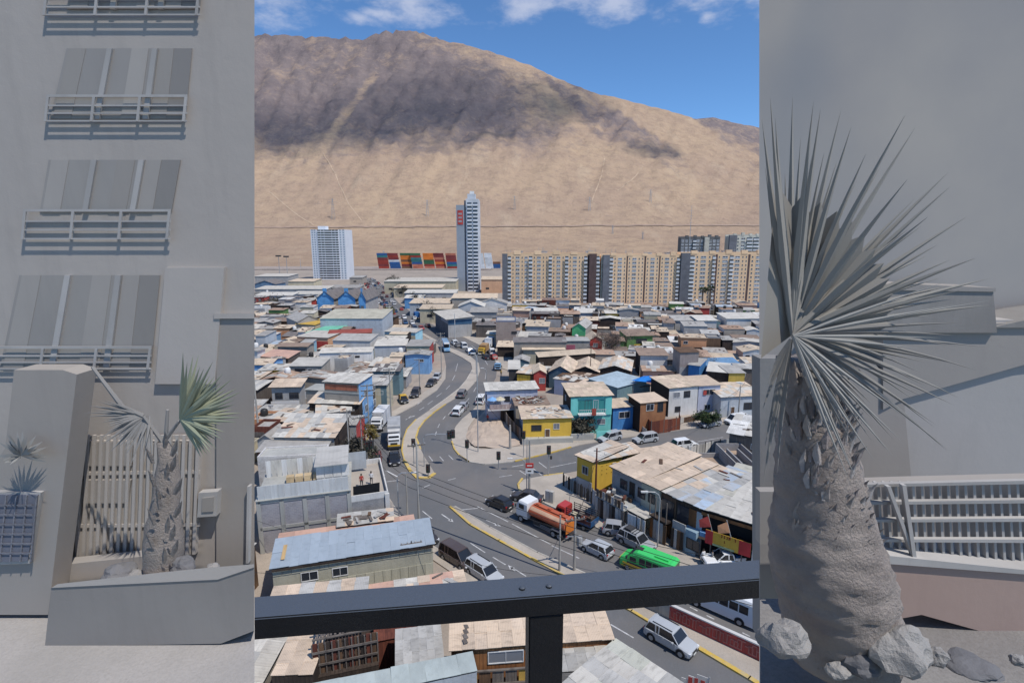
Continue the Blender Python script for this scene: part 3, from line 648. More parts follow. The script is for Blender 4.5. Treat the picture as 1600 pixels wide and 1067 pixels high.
for k in range(4): piece('roof_room_panel', WHITE, bb, (WB * (.66 + .1 * k), DB * .3 - .04, 7.7), (WB * .09, .06, 1.6))
b2, W2, D2, H2, Z2 = B_('block_annexe', 'lower grey block annexe with a roof terrace and a white corner pillar facing the avenue', 'building', (546, 785), (607, 776), 4.9, depth=10.5, wall=BLOCK, side=WHITE, style='flat', roof=PAVE, parapet=.75)
piece('corner_pillar', WHITE, b2, (W2 - .15, -.05, 2.6), (.5, .3, 5.6)); piece('concrete_beam', CONC, b2, (W2 / 2 - .2, -.05, 2.5), (W2 - .6, .1, .35))
piece('shade_cloth', mat('black_cloth', (.03, .03, .032)), b2, (W2 * .45, .35, 6.1), (W2 * .68, .06, 1.5), (.35, 0, .05)); piece('screen_panel', PALEB, b2, (1.2, D2 * .8, 6.5), (2.6, .08, 2.4))
# roofs at the very bottom, below the railing
B_('tan_roof_shed', 'tan sheet roofed shed with reddish patches at the lower left corner below the railing', 'shed', (424, 1058), (489, 1055), 5.2, C=(440, 990), wall=WOOD_D, sh=(3, 4, [S_TAN]), over=0, rise=.2)
oy, WO, DO, HO, ZO = B_('open_shed', 'half open timber shed with ragged lattice roof between the tan roof and the grey roof', 'shed', (490, 1062), (592, 1040), 4.0, depth=7, wall=WOOD_D, style='flat', roof=WOOD_D, over=0)
for k in range(11): piece('wall_plank', [RUST, WOOD_M, WOOD_D][k % 3], oy, ((k + .5) * WO / 11, DO * .06, 5.3), (WO / 11 - .06, .06, 2.5)); 
for k in range(11): piece('batten', WOOD_G, oy, (k * WO / 10, DO * .06 - .08, 5.3), (.09, .08, 2.5))
for z in (4.9, 5.9): piece('rail_board', WOOD_G, oy, (WO / 2, DO * .06 - .15, z), (WO, .06, .16))
for k in range(16): piece('roof_lath', WOOD_G, oy, (WO * (.08 + .055 * k), DO * .4, 6.6 + .03 * (k % 3)), (.16, DO * .55, .05), (.0, 0, rnd.gauss(0, .04)))
for k in range(4): piece('roof_beam', WOOD_G, oy, (WO / 2, DO * (.12 + .18 * k), 6.55), (WO, .14, .1), (0, 0, .02 * k))
for k in range(5): piece('roof_lath', S_PALE, oy, (WO * (.4 + .08 * k), DO * .45, 6.72), (.55, 1.2, .04), (0, 0, rnd.gauss(0, .1)))
B_('grey_corrugated_shed', 'narrow shed with plain grey corrugated roof below the railing, left of the tan roofed house', 'shed', (618, 1046), (694, 1034), 5.6, C=(668, 985), wall=WOOD_D, sh=(6, 3, [S_GREY]), over=0, rise=.3)
B_('red_tank_shed', 'low rust red shed peeking out right under the railing', 'shed', (585, 1004), (672, 988), 4.6, depth=3.0, wall=RUST, roof=RUST, sh=(5, 1, [RUST]), over=0)
B_('pale_green_roof_shed', 'smooth pale grey-green roof at the bottom edge below the railing', 'shed', (470, 1108), (745, 1050), 6.3, C=(715, 1028), wall=PALEB, roof=mat('grey_green_sheet', (.42, .47, .46), rand=.03, dirt=.1), sh=(10, 1, [MATS['grey_green_sheet']]), over=0, rise=.1)
tw, WT, DT, HT, ZT = B_('timber_house', 'big tan roofed timber house with orange and yellow boards behind the railing post', house, (705, 1016), (956, 998), 6.3, C=(668, 960), wall=WOOD_O, side=WOOD_D, sh=(13, 3, [S_TAN, mat('tan_sheet_plain', (.64, .5, .37), (.56, .44, .33), kind='sheet', rand=.04)]), over=.15, rise=.35, wins=(('F', 2.6, 5.0, 2.6, 1.0, 'c'),))
yt = mat('yellow_board', (.66, .42, .1)); 
for k in range(7):
    for j in range(3): piece('board', [yt, WOOD_G, WOOD_M, yt, WOOD_G][(k * 2 + j * 3) % 5], tw, (1.4 + k * .95, -.5 - j * .12, 4.35 - j * 1.05), (.82, .06, .95))
for j in range(4): piece('shelf_beam', WOOD_G, tw, (4.3, -.55 - j * .1, 4.92 - j * 1.05), (6.8, .16, .1))
for k in range(10): piece('weight_plank', WOOD_G, tw, (1.0 + .3 * k / 10, D1 * .1 + .5 * k, HT + .35), (.3, .45, .04), (0, 0, .3)) if k < 6 else None
a = G(1140, 1118, 6.0); c = G(962, 1002, 6.0); v = Vector((c.x - a.x, c.y - a.y)); dp = v.length; v /= dp; u = Vector((v.y, -v.x)); q = Vector((a.x, a.y)) - u * 13
B_('grey_sheet_house', 'wide flat roof of grey-green sheets at the bottom right of the railing post', house, None, None, 6.0, frame=(Vector((q.x, q.y, 0)), math.atan2(u.y, u.x), 13, dp), wall=BLOCK, sh=(10, 6, [S_PALE, S_GREY, mat('greenish_sheet', (.5, .5, .42), (.43, .43, .38), kind='sheet')]), over=0, rise=.1)
B_('grey_patch_house', 'grey roofed low house right behind the railing, left of the lower carriageway', house, (872, 1052), (972, 1046), 5.6, C=(930, 1000), depth=4.6, wall=BLOCK, sh=(6, 3, [S_GREY, S_PALE]), over=0, rise=.1)
B_('tan_roof_lean_to', 'tan pink roof in front of the cream shed wall, half hidden by the railing', 'shed', (560, 948), (729, 919), 3.2, C=(690, 903), wall=WOOD_M, sh=(9, 3, [S_TAN, PINKW, S_PALE]), over=.1, rise=.3, junk=5)
B_('panel_wall_shed', 'low grey shed roof hidden behind the left part of the railing', 'shed', (405, 985), (570, 965), 3.6, depth=5, wall=BEIGE, sh=(7, 2, [S_GREY, S_TAN]), over=0)
# --- left side, up the avenue
bw = B_('whitewashed_warehouse', 'warehouse with a tall whitewashed block wall behind the pale metal parapet', 'warehouse', (402, 717), (506, 712), 6.6, C=(512, 697), wall=BRICK_W, roof=CONC, style='flat', parapet=.3)
B_('long_roof_workshop', 'workshop with a broad tan roof and grey metal end wall behind the whitewashed wall', 'workshop', (428, 683), (522, 684), 6.2, C=(530, 660), wall=S_GREY, side=WOOD_D, sh=(10, 5, [S_TAN, S_PALE, S_GREY]), rise=1.2, junk=6)
B_('gabled_hut', 'tiny dark hut with a pale gable left of the broad tan workshop roof', 'hut', (402, 688), (428, 688), 4.4, depth=5, wall=GREYW, style='front_gable', rise=.9, roof=R_GREY)
B_('brown_wall_house', 'low house with brown planks below the gabled hut', house, (402, 706), (508, 703), 5.4, depth=3.4, wall=RUST, roof=R_GREY, rise=.3)
B_('ragged_shack', 'ragged shack with a crooked tan roof at the left edge of the blocks', 'shack', (416, 657), (452, 660), 4.6, C=(458, 643), wall=WOOD_G, sh=(4, 3, [S_TAN, S_PALE]), junk=5, wins=(('F', 1, 1.2, 1, .8, 'd'),))
B_('dark_front_shack', 'dark fronted shack with thin grey roof beside the crooked tan roof', 'shack', (458, 650), (505, 650), 3.8, depth=5, wall=WOOD_D, side=WOOD_G, sh=(5, 2, [S_GREY, S_TAN]), junk=4, panels=[('F', 7, [WOOD_G, WOOD_D, S_GREY], .2, 3.2)])
B_('red_trim_workshop', 'workshop under two overlapping tan roofs with red crates at its front', 'workshop', (495, 647), (548, 642), 4.9, C=(552, 632), wall=GREYW, sh=(6, 3, [S_TAN, S_PALE]), junk=5, panels=[('F', 7, [WHITE, REDW, WOOD_M], 1.6, 3.0)])
B_('upper_tan_workshop', 'upper tan roofed workshop left of the tall blue facade', 'workshop', (483, 630), (561, 632), 5.6, C=(560, 620), wall=WOOD_D, sh=(8, 3, [S_TAN, S_PALE]), rise=.8, junk=4)
tb, wt_, dt_, ht_, zt_ = B_('blue_front_building', 'three storey building with a blue street facade and a red band under its pale roof', 'building', (506, 597), (560, 600), 9.3, C=(575, 588), wall=BLOCK_T, side=LBLUE, roof=S_PALE, sh=(8, 3, [S_PALE]), rise=.3, wins=(('R', 2, 6.2, 1.0, 1.3), ('R', 5.5, 6.2, 1.0, 1.3), ('R', 2, 3.2, 1.0, 1.5), ('R', 5.5, 3.2, 1.0, 1.5)))
for k in range(6): piece('red_panel', mat('brick_red_panel', (.42, .15, .09), dirt=.2), tb, ((k + .5) * wt_ * .93 / 6 + .2, -.04, ht_ - .8), (wt_ * .93 / 6 - .04, .06, 1.1))
piece('concrete_beam', CONC, tb, (wt_ / 2, -.04, ht_ - 1.8), (wt_, .08, .3)); piece('concrete_beam', CONC, tb, (wt_ / 2, -.04, ht_ - 4.4), (wt_, .08, .3))
bx2 = B_('brown_block_building', 'plain brown-grey block building in front of the red banded building', 'building', (478, 609), (562, 613), 6.6, depth=4, wall=BLOCK_T, style='flat', roof=CONC)
B_('balcony_house', 'two storey pale house with a long white balcony and tan roof', house, (424, 605), (468, 604), 5.6, C=(470, 597), wall=GREYW, sh=(6, 2, [S_TAN]), rise=.5, over=.5, wins=(('F', .6, 3.1, 1.5, 1.3, 'd'), ('F', 3.4, 3.1, 1.9, 1.3, 'd'), ('F', 6.6, 3.1, 1.4, 1.3, 'c')))
hb_ = bpy.data.objects['balcony_house']; piece('balcony_wall', WHITE, hb_, (hb_['W'] / 2, -.9, 2.3), (hb_['W'], .12, 1.1)); piece('balcony_slab', CONC, hb_, (hb_['W'] / 2, -.45, 1.8), (hb_['W'], .95, .15))
B_('window_band_house', 'grey plastered two storey house with a dark window band under a white roof edge', house, (452, 572), (502, 572), 6.4, C=(505, 563), wall=BLOCK_T, roof=S_PALE, style='shed', rise=.6, wins=(('F', 1.2, 4.4, 2.5, 1.4, 'd'), ('F', 4.2, 4.4, 2.2, 1.4)))
B_('white_long_warehouse', 'long white warehouse with small square vents high on its wall', 'warehouse', (499, 552), (580, 550), 6, C=(585, 545), wall=WHITE, roof=R_PALE, rise=.4, wins=(('F', 5, 4.6, 1, .5, 'd'), ('F', 9, 4.6, 1, .5, 'd'), ('F', -4, 4.6, 1, .5, 'd')))
B_('bluish_long_warehouse', 'pale bluish warehouse with cream right end left of the avenue bend', 'warehouse', (585, 541), (634, 540), 5.6, C=(650, 532), wall=PALEB, roof=R_PALE, rise=.4); B_('cream_end_house', 'cream house with a small window beside the pale bluish warehouse', house, (635, 541), (671, 541), 6.0, C=(672, 533), wall=CREAM, side=REDW, roof=R_GREY, wins=(('F', -3, 4, 1.3, 1),))
B_('grey_strip_workshop', 'white walled workshop with a grey and dark roof strip above the white long warehouse', 'workshop', (520, 532), (578, 533), 4.6, C=(578, 526), wall=WHITE, roof=R_GREY, rise=.8)
B_('peach_market_building', 'peach and red building under the turquoise awning left of the avenue', 'building', (464, 526), (512, 528), 4.8, C=(512, 519), wall=PEACH, roof=R_PALE, panels=[('F', 3, [REDW], .2, 3.6)])
B_('peach_low_block', 'low peach block with a red roof strip beside the peach and red building', 'building', (513, 522), (580, 520), 5.0, C=(582, 517), wall=ORANG, roof=mat('red_roof_strip', (.35, .09, .07)), rise=.6)
B_('sky_blue_shop', 'sky blue shop with cream signboards near the avenue bend', 'shop', (601, 518), (649, 520), 4.6, C=(650, 515), wall=mat('sky_blue_wall', (.36, .62, .72)), roof=R_PALE, panels=[('F', 3, [CREAM], 2.4, 3.6)])
B_('big_pale_warehouse', 'big pale metal warehouse with a beige roof next to the far avenue', 'warehouse', (500, 498), (597, 498), 8, C=(598, 488), wall=mat('pale_metal_wall', (.5, .55, .6), (.44, .48, .52), kind='sheet'), roof=mat('beige_metal_roof', (.55, .52, .42)), rise=1.2)
B_('teal_awning_house', 'low house with a mint green painted roof', house, (478, 520), (506, 522), 4.6, C=(508, 511), wall=WHITE, roof=mat('mint_roof', (.18, .5, .36)), rise=.8)
B_('mustard_awning_house', 'small house with a mustard yellow awning left of the big pale warehouse', house, (462, 506), (492, 508), 4.4, C=(495, 502), wall=CREAM, roof=mat('mustard_roof', (.55, .36, .08)), rise=.8)
B_('gable_pale_hall', 'pale hall with a low front gable left of the big pale warehouse', 'hall', (465, 503), (500, 500), 5.2, depth=16, wall=GREYW, style='front_gable', rise=2.0, roof=R_GREY)
B_('sky_blue_hut', 'small sky blue hut in the blocks left of the white long warehouse', 'hut', (468, 537), (485, 537), 4.4, depth=5, wall=mat('sky_blue_hut_wall', (.33, .58, .7)), roof=R_GREY)
B_('salmon_strip_house', 'low house with a salmon roof strip at the left of the street', house, (408, 557), (450, 560), 4.2, C=(452, 553), wall=WOOD_G, roof=PINKW, rise=.9)
B_('grey_gable_house', 'tall narrow grey house at the left edge with light wall', house, (399, 525), (414, 525), 6, depth=8, wall=PALEB, roof=R_GREY)
# two blue halls with stepped gables
for nm, x0, x1, lb in (('blue_hall', 495, 521, 'blue hall with a stepped gable and dark door, left of the pair'), ('blue_hall', 528, 555, 'blue hall with a stepped gable and pale doorway, right of the pair'), ('blue_hall', 560, 571, 'narrow blue hall end beside the avenue')):
    q, w_, d_, h_, z_ = B_(nm, lb, 'hall', (x0, 466), (x1, 466), 8.5, depth=24, wall=mat('hall_blue', (.13, .36, .68), dirt=.15), side=GREYW, style='front_gable', rise=3.2, roof=R_DARK, over=.6)
    piece('gable_step', MATS['hall_blue'], q, (w_ / 2, -.1, h_ + 3.0), (w_ * .22, .5, 3.2)); window(q, w_ * .3, .5, w_ * .4, 4.4, fm=FRAME_D, gm=GLASS if x0 == 495 else GLASS2)
# --- the block across the side street
bp_, w_, d_, h_, z_ = B_('pale_balcony_house', 'pale blue-grey two storey house with umbrellas on its long balcony above the dirt mound', house, (761, 611), (840, 608), 6.2, C=(832, 599), wall=mat('lavender_wall', (.46, .48, .58), (.4, .42, .5)), roof=R_PALE, sh=(12, 3, [S_PALE]), rise=.3, over=.3, wins=(('F', 3.4, 3.9, 1.1, 1.1, 'd'), ('F', 5.6, 3.2, .9, 1.9, 'D'), ('F', 7.8, 4.0, 1.0, 1.0, 'c'), ('L', 3, 4, .9, 1.2, 'd')))
piece('balcony_slab', WHITE, bp_, (w_ / 2, -1.0, 2.9), (w_, 2.0, .2))
for k in range(15): piece('balcony_board', mat('pinkish_board', (.45, .36, .34)), bp_, (.3 + (k + .5) * (w_ - .3) / 15, -1.95, 3.5), ((w_ - .3) / 15 - .04, .05, 1.0))
for x, m in ((.9, LBLUE), (2.4, CREAM)):
    u = empty('parasol', bp_.matrix_basis @ Vector((x, -1.1, 3.0)), 0, ('blue' if x < 1 else 'cream') + ' parasol open on the pale balcony above the dirt mound', 'parasol')
    MB().tube([(0, 0, 0), (0, 0, 2.2)], .03).build('pole', STEEL, u); MB().lathe([(1.05, 1.75), (.95, 1.85), (.05, 2.35)], 10).build('canopy', m, u)
B_('collapsed_lot_house', 'burnt looking shack lot with poles and scrap below the pale balcony', 'shack', (782, 640), (826, 640), 2.6, depth=5, wall=WOOD_D, roof=R_DARK, sh=(6, 3, [WOOD_D, WOOD_G, RUST, R_DARK], .25), junk=30)
yb, w_, d_, h_, z_ = B_('yellow_bungalow', 'yellow bungalow with a dusty roof on the corner beside the turquoise house', house, (817, 655), (893, 653), 3.4, C=(868, 637), wall=YEL, side=mat('slate_wall', (.24, .27, .33)), roof=R_TAN, sh=(9, 6, [S_TAN, S_PALE, R_TAN]), rise=.25, over=.3, z0=.9, junk=22, wins=(('F', 1.5, 1.2, 1.8, 1.1, 'd'), ('F', -3.2, 1.4, 1.1, 1.1, 'c'), ('F', 3.9, .4, .9, 2, 'D')))
piece('plinth', CONC, yb, (w_ / 2, -.5, .5), (w_ + .4, 1.0, 1.0))
B_('rubble_roof_house', 'low house with a roof heaped with rubble behind the yellow bungalow', house, (806, 634), (858, 632), 4.4, depth=5, wall=BLOCK_T, roof=R_BROWN, rise=.2, junk=50)
tq, w_, d_, h_, z_ = B_('turquoise_house', 'turquoise two storey house with balcony and dark plank side', house, (892, 620), (956, 618), 6.2, C=(918, 603), wall=TURQ, side=WOOD_D, sh=(8, 5, [S_TAN, R_TAN]), rise=.5, z0=1, over=.35, wins=(('F', 2.6, 3.6, 1.2, 1.9, 'd'), ('F', 4.2, 3.6, .9, 1.9, 'c'), ('F', 5.0, .8, 1.5, 1.1, 'c'), ('F', 1, .4, 1, 2, 'Dd'), ('L', 2, 4.2, .9, 1.1, 'c')))
piece('balcony_slab', WHITE, tq, (w_ * .5, -.6, 4.0), (w_ * .66, 1.2, .15)); piece('handrail', WHITE, tq, (w_ * .5, -1.15, 5.0), (w_ * .66, .06, .07))
for k in range(13): piece('baluster', WHITE, tq, (w_ * (.19 + .62 * k / 12), -1.15, 4.55), (.05, .05, .9))
piece('recess_panel', mat('teal_recess', (.05, .27, .26)), tq, (w_ * .5, -.03, 5.35), (w_ * .62, .03, 2.3)); piece('side_wall_panel', TURQ, tq, (w_ * .08, -.12, 5.3), (w_ * .16, .2, 3.2)); piece('side_wall_panel', TURQ, tq, (w_ * .92, -.12, 5.3), (w_ * .16, .2, 3.2))
piece('hanging_rug', mat('red_rug', (.35, .07, .05)), tq, (w_ * .53, -1.22, 4.6), (.8, .05, 1.3)); piece('garden_wall', TURQ, tq, (w_ * .7, -3.4, .9), (2.6, .25, 1.6)); piece('garden_wall', CONC, tq, (w_ * .2, -3.2, .7), (4.2, .25, 1.3))
B_('small_blue_house', 'small bright blue house with dark windows right of the turquoise house', house, (958, 638), (991, 635), 3.4, C=(985, 625), wall=BLUE, roof=R_TAN, sh=(4, 3, [S_TAN, R_TAN]), z0=.9, wins=(('F', 1.2, 1.3, 2.3, 1.3),))
B_('brown_brick_house', 'orange-brown two storey house behind the rusty metal fence', house, (1001, 630), (1041, 626), 5.2, C=(1032, 615), wall=mat('burnt_orange_wall', (.36, .17, .08), (.27, .12, .06)), side=WOOD_D, roof=S_TAN, rise=.3, z0=.5, wins=(('F', 1.2, 3.6, 1.6, 1.3), ('F', -1.8, 3.2, 1.2, 2, 'd')))
B_('white_two_storey_house', 'white two storey house with a broad tan roof and a dark square window', house, (1046, 607), (1091, 603), 5.9, C=(1075, 589), wall=WHITE, side=WOOD_D, sh=(7, 4, [S_TAN, R_TAN]), rise=.5, over=.3, wins=(('F', 1, 3.8, 1.5, 1.2, 'c'), ('F', 3.4, 3.7, 1.5, 1.4, 'd'), ('F', 1.5, .8, 1.3, 1.2, 'd')))
B_('lilac_house', 'pale lilac two storey house with red laundry in its window', house, (1092, 603), (1126, 601), 5.9, C=(1112, 590), wall=MATS['lavender_wall'], roof=S_TAN, rise=.5, over=.3, wins=(('F', 1, 3.9, 2.8, 1.2), ('F', 1.5, .6, 1.4, 1.3)))
pc = bpy.data.objects['lilac_house']; piece('red_laundry', REDW, pc, (1.4, -.12, 4.4), (.7, .05, .9))
B_('pale_end_house', 'pale blue house with patched tan roof at the right end of the side street', house, (1127, 621), (1192, 618), 4.2, C=(1170, 604), wall=PALEB, sh=(9, 5, [S_TAN, R_TAN, S_PALE]), rise=.9, wins=(('F', 5, 1.4, 2.5, 1.5, 'd'), ('F', 9, 1.6, 1.2, 1.1, 'd'), ('F', 2.2, .2, .9, 2, 'D')))
B_('yellow_clad_shed', 'shed with a bright yellow clad front in the right hand blocks', 'shed', (1139, 583), (1164, 583), 4.9, depth=6, wall=mat('yellow_cladding', (.62, .44, .1)), side=WOOD_D, roof=R_GREY)
B_('dark_barn', 'dark brown barn left of the yellow clad shed', 'barn', (1105, 580), (1138, 583), 4.8, depth=8, wall=WOOD_D, roof=S_PALE, rise=.5)
B_('deep_blue_house', 'deep blue walled house with a blue roof behind the dark barn', house, (1076, 570), (1093, 572), 5.6, depth=7, wall=BLUE, side=BLUE, roof=R_GREY)
B_('blue_long_roof_house', 'low house with a faded blue roof beside the deep blue walled house', house, (1095, 574), (1160, 572), 4.0, depth=5, wall=LBLUE, roof=mat('sea_blue_roof', (.16, .3, .48), kind='sheet'), rise=1.0)
tg, w_, d_, h_, z_ = B_('tall_grey_house', 'tall grey plastered house with a taupe upper floor standing above the right hand blocks', house, (1063, 551), (1092, 550), 8.4, C=(1085, 545), wall=mat('taupe_wall', (.28, .24, .23)), side=mat('taupe_wall'), roof=WOOD_M, rise=.4)
piece('lower_facade', BLOCK, tg, (w_ / 2, -.08, 2.4), (w_, .12, 4.8))
B_('olive_house', 'olive green two storey house with yellow balcony and brown roof', house, (980, 525), (1020, 524), 5.6, C=(1012, 518), wall=GREEN, roof=R_BROWN, rise=.8, over=.5, wins=(('F', 3, 3.2, 3.5, 1.4, 'd'),))
og = bpy.data.objects['olive_house']; piece('balcony_wall', YEL, og, (og['W'] * .55, -.6, 2.4), (og['W'] * .6, .12, 1.2))
B_('green_front_house', 'house with a bright green upper front under a dark gable', house, (894, 512), (915, 513), 5.4, depth=14, wall=BGREEN, side=BLOCK_T, style='front_gable', rise=1.6, roof=R_GREY)
B_('red_gable_house', 'red house with two pale windows beside the bare grey tree', house, (922, 531), (941, 531), 5.0, depth=9, wall=REDW, side=GREYW, style='front_gable', rise=1.2, roof=R_TAN, wins=(('F', 1, 2.6, 1.4, 1.4, 'c'), ('F', 5, 2.6, 1.4, 1.4, 'c')))
B_('pink_mural_block', 'grey block house with a pink painted panel', house, (880, 533), (921, 533), 6.2, depth=6, wall=BLOCK_T, style='flat', roof=CONC)
pmb = bpy.data.objects['pink_mural_block']; piece('pink_panel', mat('pink_paint', (.42, .12, .16)), pmb, (pmb['W'] * .28, -.05, 3.5), (pmb['W'] * .36, .06, 3.2))
B_('long_block_workshop', 'long grey block workshop with teal end wall and dark roof', 'workshop', (803, 535), (885, 535), 6.0, C=(885, 530), wall=BLOCK_T, side=mat('teal_end_wall', (.08, .25, .27)), roof=R_DARK, rise=.5)
B_('long_cream_workshop', 'long low cream walled workshop with an overhanging tan roof', 'workshop', (818, 546), (881, 546), 4.2, C=(882, 541), wall=BEIGE, roof=R_TAN, rise=.7, over=.5)
B_('brick_building', 'plain brown brick building with a dark blue painted street wall', 'building', (775, 503), (806, 503), 9, C=(800, 496), wall=mat('brown_brick', (.34, .27, .23), (.28, .22, .19), kind='block'), side=mat('blue_graffiti_wall', (.07, .12, .24), (.16, .17, .22), sc=3), roof=R_GREY, style='flat', parapet=.4, wins=(('F', 5, 5, 1.8, .9, 'd'),))
gb, w_, d_, h_, z_ = B_('glass_front_building', 'long charcoal building with a slanted pale roof and blue glass band on its end', 'building', (680, 487), (700, 499), 6.8, depth=9, wall=mat('charcoal_wall', (.13, .14, .16)), side=GREYW, roof=R_PALE, rise=.6, over=.9)
piece('blue_glass_band', mat('blue_band_glass', (.06, .13, .22), rough=.3, bump=0), gb, (w_ + .04, d_ / 2, 5.6), (.08, d_ * .98, 1.7)); piece('blue_glass_band', MATS['blue_band_glass'], gb, (w_ * .75, -.05, 5.7), (w_ * .5, .08, 1.3))
B_('wooden_gallery', 'long open fronted timber gallery under a tan roof in the right hand blocks', 'workshop', (842, 558), (930, 552), 4.0, C=(930, 549), wall=WOOD_D, roof=R_TAN, rise=.7, panels=[('F', 24, [WOOD_G, WOOD_D], .2, 2.6)])
B_('red_cabin', 'small red fronted cabin with arched white window', 'cabin', (834, 583), (853, 583), 4.3, depth=7, wall=REDW, side=WOOD_M, style='front_gable', rise=.8, roof=R_TAN, wins=(('F', 1.3, 1.8, 1.4, 1.3, 'c'),))
B_('brown_plank_cabin', 'brown and yellow plank cabin left of the red cabin', 'cabin', (808, 583), (833, 585), 3.8, depth=7, wall=WOOD_M, side=WOOD_D, sh=(4, 4, [S_TAN, S_PALE]), panels=[('F', 6, [WOOD_M, YEL, WOOD_D], .2, 3.5)])
B_('black_container_shed', 'black corner shed with a pale flat roof beside the avenue', 'shed', (795, 577), (812, 577), 4.2, depth=8, wall=mat('near_black_wall', (.05, .05, .055)), roof=S_PALE)
B_('blue_grey_hall', 'broad tan gabled hall with a slate blue front wall behind the red cabin', 'hall', (858, 581), (893, 583), 4.0, depth=12, wall=mat('slate_blue_wall', (.1, .16, .21)), style='front_gable', rise=1.5, sh=(6, 4, [S_TAN, R_TAN]), roof=R_TAN)
B_('tan_gable_hall', 'second broad tan gabled hall right of the slate blue front', 'hall', (894, 580), (935, 582), 3.6, depth=11, wall=WOOD_D, style='front_gable', rise=1.3, sh=(6, 4, [S_TAN, R_TAN]), roof=R_TAN)
B_('lavender_side_house', 'low house with a lilac side wall and rubbish on its tan roof', house, (866, 592), (921, 600), 3.6, C=(921, 587), wall=MATS['lavender_wall'], sh=(7, 4, [S_TAN, S_PALE, WOOD_M]), junk=16)
tf, w_, d_, h_, z_ = B_('teal_metal_house', 'house walled with teal corrugated metal behind the small blue house', house, (920, 592), (965, 606), 4.4, C=(962, 583), wall=TEALM, side=TEALM, roof=mat('pale_teal_roof', (.4, .5, .56), kind='sheet'), rise=.4, panels=[('F', 8, [TEALM], .1, 4.3)])
B_('teal_fence_lot', 'cluttered lot of planks fenced in teal metal beside the blue canopy', 'yard', (966, 609), (1016, 603), 3.4, C=(1010, 592), wall=TEALM, roof=WOOD_M, junk=60, sh=(7, 3, [WOOD_M, S_TAN, WOOD_G], .2))
cn_ = empty('canopy_tent', G(1015, 606, 3.5) * 1 - Vector((0, 0, 3.5)), .2, 'bright blue canopy roof standing in the cluttered lot', 'canopy')
MB().lathe([(3.9, 5.4), (.1, 6.2)], 4, sx=1.1, sy=.8).build('canopy_cover', TARP, cn_)
for a in (0, 1.57, 3.14, 4.71): MB().tube([(3.5 * math.cos(a) * 1.1, 3.5 * math.sin(a) * .8, 0), (3.5 * math.cos(a) * 1.1, 3.5 * math.sin(a) * .8, 5.4)], .05).build('leg', STEEL, cn_)
B_('slanted_roof_row', 'pair of low shacks with pale tan roofs in the right hand blocks', 'shack', (936, 577), (985, 580), 3.9, depth=12, wall=WOOD_D, style='front_gable', rise=1.1, sh=(5, 5, [S_TAN, S_PALE]), roof=R_TAN)
# --- the row of houses on the lower right pavement, street fronts in shade
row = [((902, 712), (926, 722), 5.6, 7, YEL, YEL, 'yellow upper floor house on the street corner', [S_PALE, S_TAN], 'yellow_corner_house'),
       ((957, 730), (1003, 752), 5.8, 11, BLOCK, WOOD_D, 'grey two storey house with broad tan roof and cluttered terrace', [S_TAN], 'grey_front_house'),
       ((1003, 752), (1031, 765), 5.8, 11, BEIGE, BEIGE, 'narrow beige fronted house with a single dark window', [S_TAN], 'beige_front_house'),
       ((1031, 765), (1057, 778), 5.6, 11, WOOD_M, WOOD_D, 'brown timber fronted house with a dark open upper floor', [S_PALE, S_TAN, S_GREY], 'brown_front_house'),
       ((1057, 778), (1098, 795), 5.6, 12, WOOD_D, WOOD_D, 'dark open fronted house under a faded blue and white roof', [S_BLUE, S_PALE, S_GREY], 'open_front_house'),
       ((1098, 795), (1188, 822), 5.6, 14, WOOD_D, WHITE, 'long dark stall building with a red and yellow banner and flags', [S_PALE, mat('stony_sheet', (.52, .5, .42), (.44, .42, .37), kind='sheet')], 'banner_stall_building')]
